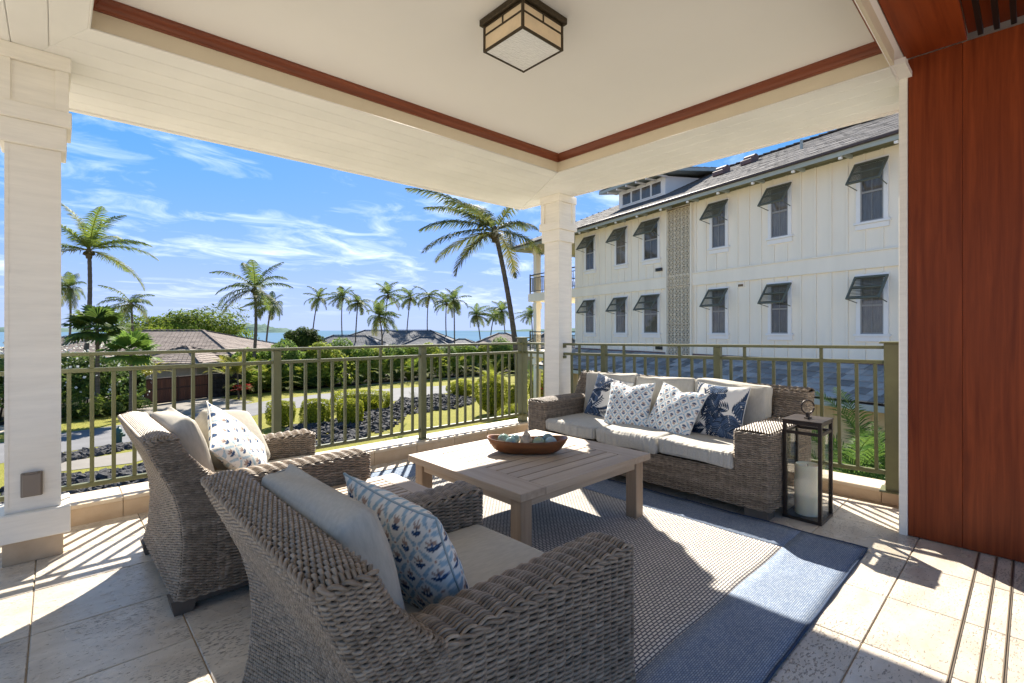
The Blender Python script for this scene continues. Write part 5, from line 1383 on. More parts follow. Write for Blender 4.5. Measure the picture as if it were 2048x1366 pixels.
# ------------------------------------------------------------ hedge of tropical shrubs along the far verge
GREENS = [((0.11, 0.20, 0.035), (0.28, 0.36, 0.055)), ((0.18, 0.25, 0.035), (0.42, 0.44, 0.065)), ((0.09, 0.17, 0.045), (0.22, 0.30, 0.06))]
hv = [shrub_mesh('foliage', (1.5, 1.2, 1.75), 2600, 0.34, 500 + k, *GREENS[k % 3], lump=0.35, aspect=0.4) for k in range(3)]
hs_ = [stems_mesh('stem', (1.2, 1.0, 1.6), 6, 510 + k, 0.045) for k in range(3)]
def areca_mesh(name, nf, L, seed, cols, n=26, leaf_w=0.045, width=0.42):
    return crown_mesh(name, nf, L, seed, n=n, leaf_w=leaf_w, width=width, emax=86, emin=22, hang=0.35, cols=cols, droop=(0.9, 1.6), nuts=False, segs=9)
ar = [areca_mesh('fronds', 20, 2.9, 520 + k, c) for k, c in enumerate((((0.17, 0.23, 0.03), (0.42, 0.42, 0.06)), ((0.12, 0.20, 0.03), (0.30, 0.35, 0.055))))]
def plant(name, label, cat, group, pos, me, sc, rz, part='foliage', stem=None, z=GZ):
    t = empty(name, (pos[0], pos[1], z), rz, label, cat, group)
    ob(part, me, parent=t, scale=(sc if isinstance(sc, tuple) else (sc,) * 3))
    if stem: ob('stem', stem, parent=t, scale=(sc if isinstance(sc, tuple) else (sc,) * 3))
    return t
rp = np.random.default_rng(9)
ORD = ['first', 'second', 'third', 'fourth', 'fifth', 'sixth', 'seventh', 'eighth', 'ninth', 'tenth', 'eleventh', 'twelfth', 'thirteenth', 'fourteenth', 'fifteenth', 'sixteenth', 'seventeenth', 'eighteenth', 'nineteenth', 'twentieth']
line = [(470, 789), (540, 783), (620, 777), (700, 770), (780, 763), (860, 757), (940, 751), (1010, 746), (1075, 743)]
def on_line(t):
    s = t * (len(line) - 1); i = min(int(s), len(line) - 2); f = s - i
    return (line[i][0] * (1 - f) + line[i + 1][0] * f, line[i][1] * (1 - f) + line[i + 1][1] * f)
for k in range(17):
    px, py = on_line((k + 0.5) / 17); p = pz(px, py, GZ) + FW * rp.uniform(0.8, 2.2)
    plant('hedge_shrub', 'dark leafy shrub, %s from the left in the tall hedge' % ORD[k], 'shrub', 'shrubs in the tall hedge', p, hv[k % 3], (rp.uniform(0.85, 1.1), rp.uniform(0.85, 1.1), rp.uniform(0.74, 0.94)), rp.uniform(0, 6), stem=hs_[k % 3])
for k in range(20):
    px, py = on_line((k + 0.2) / 20); p = pz(px, py, GZ) + FW * rp.uniform(-0.2, 1.0)
    plant('areca_palm', 'yellow-green areca palm, %s from the left in the tall hedge' % ORD[k], 'palm clump', 'areca palms in the tall hedge', p, ar[k % 2], rp.uniform(1.0, 1.3), rp.uniform(0, 6), part='fronds')
low = [shrub_mesh('foliage', (0.8, 0.7, 0.5), 1300, 0.13, 540, (0.025, 0.055, 0.018), (0.075, 0.12, 0.03), lump=0.2), shrub_mesh('foliage', (0.7, 0.7, 0.55), 900, 0.20, 541, (0.05, 0.085, 0.02), (0.14, 0.18, 0.03), lump=0.3)]
for k in range(16):
    px, py = on_line((k + 0.35) / 16); p = pz(px, py, GZ) - FW * rp.uniform(0.0, 0.7)
    plant('ground_shrub', 'low round shrub, %s from the left at the hedge foot' % ORD[k], 'shrub', 'low shrubs along the hedge foot', p, low[k % 2], rp.uniform(0.8, 1.35), rp.uniform(0, 6))
# left of the gate: flowering shrubs, palms
flw = shrub_mesh('foliage', (1.6, 1.4, 1.7), 3000, 0.27, 550, (0.06, 0.12, 0.035), (0.17, 0.23, 0.055), lump=0.35)
rngf = np.random.default_rng(77); Pf, df = blob_points(260, rngf, (1.66, 1.46, 1.76), 0.95, 0.35); Pf[:, 2] += 1.53
Vf, Tf, Cf = leaf_cloud(Pf[Pf[:, 2] > 0.3], df[Pf[:, 2] > 0.3], 0.15, rngf, (1, 1, 1), (1, 1, 1), 0.9, 0.4)
flower_me = mesh_np('flowers', Vf, None, Tf, False, M['flower'])
leftspots = [(-150, 862, 1.0), (-60, 850, 1.0), (20, 838, 1.0), (75, 834, 0.9), (128, 832, 1.0), (165, 826, 0.95), (215, 822, 0.8)]
for k, (px, py, s_) in enumerate(leftspots):
    p = pz(px, py, GZ) + FW * 1.2
    t = plant('flowering_shrub', 'shrub dotted with white flowers left of the gate, %s from the left' % ORD[k], 'shrub', 'flowering shrubs left of the gate', p, flw, s_, k * 1.3, stem=hs_[k % 3])
    ob('flowers', flower_me, parent=t, scale=(s_,) * 3, kind='stuff')
for k, (px, py, s_) in enumerate([(90, 842, 0.9), (150, 838, 0.85), (205, 832, 0.8), (243, 826, 0.75)]):
    p = pz(px, py, GZ) + FW * 0.2
    plant('areca_palm', 'arching palm clump among the flowering shrubs, %s from the left' % ORD[k], 'palm clump', 'areca palms left of the gate', p, ar[1], s_ * 0.8, k * 2.0, part='fronds')
for k, (px, py) in enumerate([(135, 842), (180, 838), (225, 832), (258, 826), (275, 822)]):
    plant('ground_shrub', 'low round shrub left of the gate, %s from the left' % ORD[k], 'shrub', 'low shrubs left of the gate', pz(px, py, GZ), low[k % 2], 0.8, k)
# yellow palms either side of the gate
yel = areca_mesh('fronds', 12, 1.9, 560, ((0.16, 0.19, 0.03), (0.34, 0.30, 0.045)), n=22, leaf_w=0.06, width=0.45)
def gate_palm(px, py, label, h, lean):
    b = pz(px, py, GZ); t = empty('yellow_palm', tuple(b), 0, label, 'palm tree', 'yellow palms beside the gate')
    tip = np.array([0, 0, h]) + RT * lean
    ob('trunk', trunk_mesh('trunk', [(0, 0, 0), tuple(tip * 0.5 + RT * lean * 0.1), tuple(tip)], 0.07, 0.045), parent=t)
    ob('fronds', yel, parent=t, loc=tuple(tip), rot=(0, 0, px))
gate_palm(281, 812, 'small yellow palm at the left post of the gate', 1.7, 0.25)
gate_palm(452, 797, 'small yellow palm against the lava wall right of the gate', 1.55, 0.1)
gate_palm(478, 798, 'yellow palm right of the lava wall, at the start of the hedge', 1.7, -0.1)
# red ti plants
ti_me = crown_mesh('leaves', 18, 0.6, 570, n=3, leaf_w=0.12, width=0.2, emax=85, emin=10, cols=((0.20, 0.02, 0.02), (0.34, 0.05, 0.03)), nuts=False, segs=4)
for k, (px, py) in enumerate([(283, 806), (478, 799), (492, 797)]):
    t = plant('ti_plant', ['red-leaved ti plant by the left gate post', 'red-leaved ti plant at the foot of the yellow palms', 'dark red ti plant at the start of the hedge'][k], 'plant', 'red ti plants', pz(px, py, GZ), ti_me, 1.1, k, part='leaves')
    t.children[0].location = (0, 0, 0.6); ob('stem', MB().tube([(0, 0, 0), (0.02, 0, 0.35), (0, 0, 0.66)], 0.02, 5).mesh('stem', M['twig']), parent=t)
# palm clump behind the leaning palm and heliconia by the path
for k, (px, py, s_) in enumerate([(985, 768, 0.95), (1065, 762, 0.9), (1100, 760, 1.0)]):
    plant('areca_palm', ['broad areca palm right behind the leaning palm trunk', 'areca palm seen between corner post and far column', 'areca palm glimpsed right of the far column'][k], 'palm clump', 'areca palms by the path', pz(px, py, GZ), ar[k % 2], s_, k, part='fronds')

# ------------------------------------------------------------ clipped hedges (bright yellow-green)
YG = ((0.20, 0.24, 0.02), (0.42, 0.42, 0.035))
def clipped(px0, px1, ptop, pbot, label, seed, dep_w=0.7, leaf=0.085, n=4200, box=True, group='clipped golden shrubs'):
    b = pz((px0 + px1) / 2, pbot, GZ); d = float(b @ FW); w = (px1 - px0) / FPX * d; h = (pbot - ptop) / FPX * d
    half = (w / 2, w / 2 * dep_w, h / 2)
    rng = np.random.default_rng(seed); P, dd = blob_points(n, rng, half, 0.86, 0.06 if box else 0.16, box=box, flat_bottom=False)
    V, T, C = leaf_cloud(P, dd + np.array([0, 0, 0.3]), leaf, rng, *YG, 0.6, 0.55)
    # solid core added inside, darker than the leaves around it
    t = empty('clipped_shrub', tuple(b + FW * half[1]), rad(CAM_AZ - 90), label, 'shrub', group)
    ob('foliage', vcol(mesh_np('foliage', V, None, T, False, M['leaf']), C), parent=t, loc=(0, 0, h / 2 * 1.06))
    ob('stem', stems_mesh('stem', (half[0] * 0.8, half[1] * 0.8, h * 0.5), 7, seed, 0.025), parent=t)
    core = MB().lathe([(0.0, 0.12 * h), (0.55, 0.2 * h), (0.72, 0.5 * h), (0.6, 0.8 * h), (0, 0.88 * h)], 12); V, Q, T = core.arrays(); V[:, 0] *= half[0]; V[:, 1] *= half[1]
    ob('filler_core', mesh_np('filler_core', V, Q, T, True, M['core_dark']), parent=t)
    return t
M['core_dark'] = material('filler_core', (0.12, 0.135, 0.025), 0.95, 0.05, var=0.3, vscale=10)
clipped(527, 580, 806, 858, 'golden clipped shrub behind the far armchair cushion', 601)
clipped(594, 653, 800, 858, 'boxy golden clipped shrub, left of the pair in the rock bed', 602)
clipped(668, 721, 803, 858, 'boxy golden clipped shrub, right of the pair in the rock bed', 603)
clipped(652, 778, 786, 826, 'long golden clipped hedge behind the pair of boxy shrubs', 604, 0.45, n=8000)
clipped(888, 952, 764, 797, 'rounded golden shrub beside the path, left of the tall bush', 605, 0.8, n=4500, box=False)
clipped(950, 1016, 754, 832, 'tall golden bush at the foot of the leaning palm', 606, 0.7, n=7000, box=False)
clipped(1012, 1040, 770, 840, 'golden bush right of the leaning palm trunk', 607, 0.8, n=2200, box=False)
clipped(1050, 1100, 752, 812, 'golden bush behind the corner post', 608, 0.8, n=2600, box=False)
clipped(1000, 1075, 815, 868, 'leafy golden bush below the corner post', 609, 0.8, n=3000, box=False, leaf=0.11)
for k, (px, py, s_) in enumerate([(1076, 800, 0.9), (1090, 812, 0.8)]):
    t = plant('ti_plant', ['dark red ti plant left of the far column', 'dark red ti plant close to the far column'][k], 'plant', 'red ti plants', pz(px, py, GZ), ti_me, 1.2, k, part='leaves')
    t.children[0].location = (0, 0, 0.7); ob('stem', MB().tube([(0, 0, 0), (0.02, 0, 0.4), (0, 0, 0.76)], 0.02, 5).mesh('stem', M['twig']), parent=t)
# grass tuft and agave in the rocks
tuft = crown_mesh('leaves', 26, 0.7, 580, n=2, leaf_w=0.05, width=0.1, emax=88, emin=45, cols=((0.09, 0.14, 0.02), (0.20, 0.24, 0.04)), nuts=False, segs=4, droop=(0.2, 0.6))
plant('agave', 'spiky green agave among the lava rocks', 'plant', None, pz(830, 802, GZ), tuft, 1.1, 0, part='leaves')
fern = crown_mesh('leaves', 16, 0.9, 581, n=18, leaf_w=0.035, width=0.14, emax=75, emin=5, cols=((0.10, 0.14, 0.02), (0.24, 0.27, 0.05)), nuts=False, segs=6)
plant('fern', 'bright fern on the lawn just outside the kerb', 'plant', None, pz(795, 884, GZ), fern, 1.0, 0, part='leaves')

# ------------------------------------------------------------ fire hydrant
hyd = empty('fire_hydrant', tuple(pz(237, 893, GZ)), 0, 'dark green fire hydrant on the verge beside the road', 'hydrant')
M['hydrant'] = material('hydrant', (0.02, 0.085, 0.075), 0.45, 0.5, var=0.1)
ob('barrel', smooth_by_angle(MB().lathe([(0.0, 0), (0.17, 0), (0.17, 0.05), (0.115, 0.06), (0.115, 0.48), (0.15, 0.49), (0.15, 0.55), (0.12, 0.56), (0.11, 0.66), (0.06, 0.73), (0.03, 0.74), (0.03, 0.80), (0, 0.80)], 16).mesh('barrel', M['hydrant']), 40), parent=hyd)
for a in (0.3, 0.3 + math.pi / 2, 0.3 + math.pi):
    ob('outlet', MB().tube([(0.09 * math.cos(a), 0.09 * math.sin(a), 0.42), (0.21 * math.cos(a), 0.21 * math.sin(a), 0.42)], 0.06, 10).mesh('outlet', M['hydrant']), parent=hyd)

# ------------------------------------------------------------ houses
M['roof_brown'] = material('roof_brown', (0.29, 0.235, 0.20), 0.85, 0.2, color2=(0.17, 0.135, 0.115), vscale=1.6, detail=8, bump=0.4, bscale=4, bdist=0.05)
M['roof_grey'] = material('roof_grey', (0.165, 0.170, 0.185), 0.8, 0.25, color2=(0.085, 0.09, 0.10), vscale=1.2, detail=8, bump=0.4, bscale=4, bdist=0.05)
M['house_wall'] = material('house_wall', (0.40, 0.33, 0.24), 0.85, 0.2, var=0.08)
M['house_dark'] = material('house_dark', (0.055, 0.04, 0.03), 0.8, 0.2, var=0.2)
def hip_courses(w, d, h, step=0.33, lift=0.035, tile=0.34):
    """hip roof as stepped courses of overlapping tiles, ridge along x"""
    mb = MB(); run = d / 2; sl = math.hypot(run, h); nc = max(4, int(sl / step))
    for k in range(nc):
        t0, t1 = k / nc, (k + 1) / nc
        def ring(t): return (w / 2 - run * t, d / 2 - run * t, h * t)
        a = ring(t0); b = ring(t1)
        for (p, q, r_, s_) in (((-1, -1), (1, -1), (1, -1), (-1, -1)), ((1, -1), (1, 1), (1, 1), (1, -1)), ((1, 1), (-1, 1), (-1, 1), (1, 1)), ((-1, 1), (-1, -1), (-1, -1), (-1, 1))):
            A = np.array([p[0] * a[0], p[1] * a[1], a[2] + lift]); B = np.array([q[0] * a[0], q[1] * a[1], a[2] + lift]); Cc = np.array([r_[0] * b[0], r_[1] * b[1], b[2] + 0.004]); D = np.array([s_[0] * b[0], s_[1] * b[1], b[2] + 0.004])
            ln = np.linalg.norm(B - A); n = max(1, int(ln / tile))
            off = 0.5 * (k % 2)
            cuts = np.clip((np.arange(n + 2) - off) / n, 0, 1)
            for c0, c1 in zip(cuts[:-1], cuts[1:]):
                if c1 - c0 < 1e-6: continue
                g_ = 0.012 / max(ln, 0.1); dz = random.uniform(-0.008, 0.008)
                a0 = A + (B - A) * (c0 + g_); a1 = A + (B - A) * (c1 - g_); d0 = D + (Cc - D) * (c0 + g_); d1 = D + (Cc - D) * (c1 - g_)
                a0[2] += dz; a1[2] += dz
                mb.add([a0, a1, d1, d0, a0 - [0, 0, lift + 0.01], a1 - [0, 0, lift + 0.01]], [(0, 1, 2, 3), (4, 5, 1, 0)])
    return mb
def house(name, label, u, dep, parts, wallmat, roofmat, eave_z, az=0.0):
    t = empty(name, frame2w(u, dep, GZ), rad(CAM_AZ - 90) + az, label, 'house')
    for (cx_, cy_, w, d, ez, h) in parts:
        ez = ez - GZ
        ob('wall', MB().box((cx_ - w / 2 + 0.8, cy_ - d / 2 + 0.8, 0), (cx_ + w / 2 - 0.8, cy_ + d / 2 - 0.8, ez)).mesh('wall', wallmat), parent=t)
        rf = ob('roof', hip_courses(w, d, h).mesh('roof', roofmat), parent=t, loc=(cx_, cy_, ez + 0.12))
        ob('eave', MB().box((cx_ - w / 2 + 0.02, cy_ - d / 2 + 0.02, ez - 0.06), (cx_ + w / 2 - 0.02, cy_ + d / 2 - 0.02, ez + 0.115)).mesh('eave', M['house_dark']), parent=t)
        # ridge and hip caps
        r_ = d / 2; rl = max(0.0, w / 2 - r_); caps = MB()
        for (p, q) in (((-rl, 0, h), (rl, 0, h)), ((-w / 2, -r_, 0), (-rl, 0, h)), ((-w / 2, r_, 0), (-rl, 0, h)), ((w / 2, -r_, 0), (rl, 0, h)), ((w / 2, r_, 0), (rl, 0, h))):
            p, q = np.array(p, float), np.array(q, float)
            if np.linalg.norm(q - p) < 0.05: continue
            n = max(2, int(np.linalg.norm(q - p) / 0.33))
            for k in range(n):
                a, b = p + (q - p) * k / n, p + (q - p) * (k + 1.1) / n; caps.bar(a + [0, 0, 0.085], b + [0, 0, 0.06], 0.20, 0.07)
        ob('ridge_cap', caps.mesh('ridge_cap', roofmat), parent=rf)
    return t
uu = lambda px, dep: (px - CX) / FPX * dep
D1 = 43.0
u0, u1 = uu(150, D1), uu(548, D1)
hb_ = house('brown_roof_house', 'low house with a wide brown tiled hip roof behind the wooden gate', (u0 + u1) / 2, D1, [(0, 0, u1 - u0, 12.5, -0.75, 1.85), (-(u1 - u0) / 2 - 1.5, 1.0, 9.0, 9.0, -1.0, 1.6), (5.6, -6.9, 5.6, 5.2, -1.15, 1.05), (-0.6, -7.0, 4.4, 4.0, -1.35, 0.75)], M['house_wall'], M['roof_brown'], -0.7)
D2 = 74.0
house('grey_roof_house', 'house with dark grey multi-hip tiled roof in front of the sea', uu(795, D2), D2, [(0, 0, uu(930, D2) - uu(655, D2), 11.0, -1.2, 2.35), (-5.2, -6.2, 11.5, 7.0, -1.3, 1.75), (5.6, -6.0, 8.5, 6.4, -1.35, 1.55), (10.2, -4.0, 7.5, 6.6, -1.4, 1.3)], M['house_wall'], M['roof_grey'], -1.2)
D3 = 66.0
house('small_brown_house', 'small dark brown roof between the palms near the far column', uu(1005, D3), D3, [(0, 0, 7.0, 6.0, -0.5, 1.25)], M['house_dark'], M['roof_brown'], -0.4)
D4 = 52.0
house('slate_roof_house', 'grey roof seen between the corner post and the far column', uu(1105, D4), D4, [(0, 0, 8.0, 7.0, -0.9, 1.9)], M['house_wall'], M['roof_grey'], -0.8)

# ------------------------------------------------------------ gate and lava walls
gw = pz(288, 812.5, GZ); ge = pz(417, 796.0, GZ); gd = ge - gw; gl = float(np.linalg.norm(gd))
gate = empty('driveway_gate', tuple(gw), math.atan2(gd[1], gd[0]), 'reddish-brown wooden driveway gate of upright boards', 'gate')
M['gate_wood'] = wood('gate_wood', (0.13, 0.045, 0.022), (0.075, 0.024, 0.012), 0.6, 0.6, 'Z', 0, objvar=0.15)
GH = 1.62; nbd = 26
bmesh_ = MB().cbox((0.006, -0.02, 0.12), (gl / nbd - 0.006, 0.02, GH - 0.1), 0.004).mesh('board', M['gate_wood'])
for k in range(nbd): ob('board', bmesh_, parent=gate, loc=(k * gl / nbd, 0, 0))
for (a, b_) in ((0.05, 0.16), (GH * 0.55, GH * 0.55 + 0.09), (GH - 0.1, GH)):
    ob('cross_rail', MB().cbox((0, -0.045, a), (gl, 0.045, b_), 0.005).mesh('cross_rail', M['gate_dark'] if 'gate_dark' in M else M.setdefault('gate_dark', material('gate_dark', (0.05, 0.022, 0.014), 0.6, 0.3))), parent=gate)
for x in (0.03, gl / 2, gl - 0.03):
    ob('gate_stile', MB().cbox((x - 0.05, -0.05, 0.02), (x + 0.05, 0.05, GH + 0.02), 0.005).mesh('gate_stile', M['gate_dark']), parent=gate)
M['lava_wall'] = material('lava_wall', (0.055, 0.050, 0.047), 0.9, 0.15, color2=(0.02, 0.019, 0.018), vscale=4, bump=1.0, bscale=5, bdist=0.10, detail=5)
def lava_wall(a, b, h, label, seed):
    a, b = np.array(a), np.array(b); d = b - a; L_ = float(np.linalg.norm(d[:2]))
    w = empty('lava_stone_wall', tuple(a), math.atan2(d[1], d[0]), label, 'wall')
    rng = np.random.default_rng(seed); ob('core', MB().box((0, -0.12, 0), (L_, 0.12, h - 0.12)).mesh('core', M['lava_wall']), parent=w)
    un = [mesh_np('stone', V * np.array([1, 0.55, 0.8]), None, T, False, M['lava_wall']) for V, T in (rock_unit(700 + k) for k in range(5))]
    n = 0
    for r_ in range(int(h / 0.3)):
        x = rng.uniform(0, 0.2)
        while x < L_ and n < 140:
            s = rng.uniform(0.15, 0.23); ob('stone', un[rng.integers(5)], parent=w, loc=(x, -0.10, 0.15 + r_ * 0.3 + rng.normal(0, 0.02)), rot=(rng.uniform(-0.4, 0.4), 0, 0), scale=(s * 1.25, s, s)); x += s * 1.9; n += 1
lava_wall(ge + np.array(gd) / gl * 0.15, pz(482, 789, GZ), 1.75, 'dark lava stone wall right of the driveway gate', 5)
lava_wall(pz(225, 817, GZ), gw - np.array(gd) / gl * 0.15, 1.7, 'dark lava stone wall left of the driveway gate', 6)
lava_wall(pz(486, 787, GZ) + FW * 2.6, pz(640, 773, GZ) + FW * 2.6, 1.8, 'dark lava stone wall behind the hedge', 7)
# ================================================================== neighbouring three-storey building
wd = FW * FPX + RT * (480 - CX); wd /= np.linalg.norm(wd)
BO = FW * 12.4 + RT * ((1745 - 1024) / FPX * 12.4)
bld = empty('apartment_building', (BO[0], BO[1], 0), math.atan2(wd[1], wd[0]), 'cream board-and-batten apartment building with dark green awning shutters', 'building')
M['siding'] = material('siding', (0.90, 0.825, 0.69), 0.65, 0.25, var=0.05, vscale=1.6, stretch=(1, 1, 0.18), bump=0.05, bscale=40, detail=7)
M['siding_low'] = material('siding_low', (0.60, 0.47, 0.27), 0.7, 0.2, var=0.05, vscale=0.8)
M['trim_white'] = material('trim_white', (0.84, 0.82, 0.79), 0.5, 0.3, var=0.02)
M['shutter'] = material('shutter_green', (0.125, 0.13, 0.10), 0.55, 0.2, var=0.1, vscale=4)
M['fascia_blue'] = material('fascia_blue', (0.36, 0.40, 0.38), 0.6, 0.3, var=0.06)
M['soffit_green'] = material('soffit_green', (0.20, 0.195, 0.125), 0.7, 0.2, var=0.08)
M['gutter'] = material('gutter', (0.065, 0.045, 0.040), 0.5, 0.4)
M['slate'] = material('slate', (0.37, 0.345, 0.32), 0.75, 0.25, color2=(0.23, 0.215, 0.205), vscale=5, objvar=0.45, bump=0.4, bscale=30, bdist=0.01, detail=6)
M['shake'] = material('shake', (0.155, 0.145, 0.138), 0.85, 0.1, color2=(0.10, 0.09, 0.085), vscale=3, objvar=0.32, bump=0.4, bscale=25, bdist=0.01, detail=6)
M['curtain'] = material('curtain', (0.30, 0.265, 0.23), 0.9, 0.1, color2=(0.16, 0.14, 0.12), vscale=9, stretch=(4, 1, 0.3), objvar=0.35)
M['win_glass'] = glass('window_glass', (0.90, 0.90, 0.89), 0.045, 0.02)
M['win_frame'] = material('win_frame', (0.30, 0.29, 0.275), 0.5, 0.4)
S0, S1 = -4.0, 12.55
ob('wall', MB().box((S0, -9.0, 0.25), (S1, 0.0, 5.86)).mesh('wall', M['siding']), parent=bld)
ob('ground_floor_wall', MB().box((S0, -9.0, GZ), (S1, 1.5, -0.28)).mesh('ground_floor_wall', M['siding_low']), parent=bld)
ob('belt_course', MB().box((S0, 0.0, 2.87), (S1 + 0.02, 0.045, 3.26)).mesh('belt_course', M['siding']), parent=bld)
ob('belt_ledge', MB().cbox((S0, 0.0, 3.261), (S1 + 0.02, 0.075, 3.30), 0.005).mesh('belt_ledge', M['siding']), parent=bld)
ob('belt_ledge', MB().cbox((S0, 0.0, 2.835), (S1 + 0.02, 0.06, 2.869), 0.005).mesh('belt_ledge', M['siding']), parent=bld)
ob('corner_board', MB().cbox((S1 - 0.11, 0.0, 3.30), (S1 + 0.02, 0.03, 5.86), 0.004).mesh('corner_board', M['siding']), parent=bld)
ob('corner_board', MB().cbox((S1 - 0.11, 0.0, 0.33), (S1 + 0.02, 0.03, 2.835), 0.004).mesh('corner_board', M['siding']), parent=bld)
wins = [(0.0, 0.52), (2.43, 0.52), (4.54, 0.52), (7.63, 0.72), (9.35, 0.58), (11.43, 0.58)]
LAT = (5.66, 6.75)
holes = []
for (zs, zt) in ((4.04, 5.50), (1.16, 2.58)):
    for (s, w) in wins: holes.append((s - w / 2 - 0.13, s + w / 2 + 0.13, zs - 0.22, zt + 0.14))
bat = {}
for zr in ((3.30, 5.80), (0.40, 2.835)):
    s = -3.9
    while s < S1 - 0.2:
        if not (LAT[0] - 0.05 < s < LAT[1] + 0.05):
            segs = [(zr[0], zr[1])]
            for (a, b_, c, d) in holes:
                if a - 0.03 < s < b_ + 0.03:
                    ns_ = []
                    for (p, q) in segs:
                        if d <= p or c >= q: ns_.append((p, q)); continue
                        if c > p: ns_.append((p, c))
                        if d < q: ns_.append((d, q))
                    segs = ns_
            for (p, q) in segs:
                key = (round(p, 2), round(q, 2))
                if key not in bat: bat[key] = MB().cbox((-0.028, 0.0, p + 0.001), (0.028, 0.034, q - 0.001), 0.003).mesh('batten', M['siding'])
                ob('batten', bat[key], parent=bld, loc=(s, 0, 0))
        s += 0.408
# windows with awning shutters
wcache = {}
def window(s, w, zs, zt):
    root = ob('window', MB().cbox((-w / 2 - 0.10, 0.0, zs), (-w / 2, 0.05, zt), 0.003).cbox((w / 2, 0.0, zs), (w / 2 + 0.10, 0.05, zt), 0.003).cbox((-w / 2 - 0.12, 0.0, zt), (w / 2 + 0.12, 0.055, zt + 0.12), 0.003).mesh('window', M['trim_white']), parent=bld, loc=(s, 0, 0))
    ob('sill', MB().cbox((-w / 2 - 0.15, 0.0, zs - 0.06), (w / 2 + 0.15, 0.085, zs - 0.001), 0.004).cbox((-w / 2 - 0.12, 0.0, zs - 0.19), (w / 2 + 0.12, 0.045, zs - 0.061), 0.004).mesh('sill', M['trim_white']), parent=root)
    ob('curtain', MB().box((-w / 2, 0.002, zs), (w / 2, 0.006, zt)).mesh('curtain', M['curtain']), parent=root)
    zm = (zs + zt) / 2 + 0.02
    for (a, b_) in ((zs, zm), (zm, zt)):
        ob('pane', MB().box((-w / 2 + 0.03, 0.020, a + 0.03), (w / 2 - 0.03, 0.023, b_ - 0.02)).mesh('pane', M['win_glass']), parent=root)
    fr_ = MB()
    fr_.box((-w / 2, 0.008, zs), (-w / 2 + 0.03, 0.036, zt)).box((w / 2 - 0.03, 0.008, zs), (w / 2, 0.036, zt)).box((-w / 2 + 0.03, 0.008, zs), (w / 2 - 0.03, 0.036, zs + 0.035)).box((-w / 2 + 0.03, 0.008, zm - 0.02), (w / 2 - 0.03, 0.04, zm + 0.025))
    ob('sash', fr_.mesh('sash', M['win_frame']), parent=root)
    ob('muntin', MB().box((-0.006, 0.0235, zs + 0.035), (0.006, 0.03, zt)).mesh('muntin', M['win_frame']), parent=root)
    # shutter hinged at its top edge, propped out
    ang = rad(37); ln = 0.74; hw_ = w / 2 + 0.125
    sh = ob('shutter', MB().cbox((-hw_, -0.02, -ln), (-hw_ + 0.05, 0.02, 0), 0.003).cbox((hw_ - 0.05, -0.02, -ln), (hw_, 0.02, 0), 0.003).cbox((-hw_ + 0.05, -0.02, -0.06), (hw_ - 0.05, 0.02, 0), 0.003).cbox((-hw_ + 0.05, -0.02, -ln), (hw_ - 0.05, 0.02, -ln + 0.06), 0.003).cbox((-hw_ + 0.05, -0.018, -ln / 2 - 0.02), (hw_ - 0.05, 0.018, -ln / 2 + 0.02), 0.003).mesh('shutter', M['shutter']), parent=bld, loc=(s, 0.065, zt + 0.06), rot=(ang, 0, 0))
    key = round(w, 2)
    if key not in wcache: wcache[key] = MB().cbox((-hw_ + 0.045, -0.017, -0.003), (hw_ - 0.045, 0.017, 0.003), 0.001).mesh('slat', M['shutter'])
    for k in range(13):
        z = -0.085 - k * (ln - 0.17) / 12
        if abs(z + ln / 2) < 0.022: continue
        ob('slat', wcache[key], parent=sh, loc=(0, 0, z), rot=(rad(-14), 0, 0))
    for sg in (-1, 1):
        e = np.array([sg * (hw_ - 0.02), ln * math.sin(ang) , -ln * math.cos(ang)])
        ob('prop_arm', MB().bar((s + sg * (hw_ - 0.02), 0.065 + ln * math.sin(ang), zt + 0.07 - ln * math.cos(ang)), (s + sg * (hw_ - 0.05), 0.02, zt - 0.03 - ln * math.cos(ang)), 0.016).mesh('prop_arm', M['shutter']), parent=bld)
for (zs, zt) in ((4.04, 5.50), (1.16, 2.58)):
    for (s, w) in wins: window(s, w, zs, zt)
# openwork block screen in four panels
M['screen'] = material('screen', (0.70, 0.62, 0.48), 0.75, 0.2, var=0.03)
M['screen_dark'] = material('screen_dark', (0.20, 0.14, 0.085), 0.9, 0.1)
ob('recess_shade', MB().box((LAT[0] + 0.02, 0.001, 0.32), (LAT[1] - 0.02, 0.008, 5.76)).mesh('recess_shade', M['screen_dark']), parent=bld)  # flat dark sheet on the wall, standing in for a shaded recess
def screen_panel(h):
    w = LAT[1] - LAT[0] - 0.08; mb = MB(); y0, y1 = 0.03, 0.11
    nx, nz = 3, max(1, round(h / (w / 3))); cw, ch = w / nx, h / nz
    for i in range(nx + 1): mb.box((i * cw - 0.016, y0, 0), (i * cw + 0.016, y1, h))
    for j in range(nz + 1):
        for i in range(nx): mb.box((i * cw + 0.016, y0 + 0.001, j * ch - 0.011), ((i + 1) * cw - 0.016, y1 - 0.001, j * ch + 0.011))
    for i in range(nx):
        for j in range(nz):
            cx_, cz_ = (i + 0.5) * cw, (j + 0.5) * ch
            for (a, b_) in (((-1, -1), (1, 1)), ((-1, 1), (1, -1)), ((0, -1), (0, 1)), ((-1, 0), (1, 0)), ((-1, 0), (0, 1)), ((0, 1), (1, 0)), ((1, 0), (0, -1)), ((0, -1), (-1, 0))):
                p = np.array([cx_ + a[0] * (cw / 2 - 0.014), 0.07, cz_ + a[1] * (ch / 2 - 0.01)]); q = np.array([cx_ + b_[0] * (cw / 2 - 0.014), 0.07, cz_ + b_[1] * (ch / 2 - 0.01)])
                mb.bar(p, q, 0.07, 0.018)
    return mb.mesh('screen_panel', M['screen'])
zc = [0.36, 1.50, 2.90, 4.30, 5.72]
pm = {}
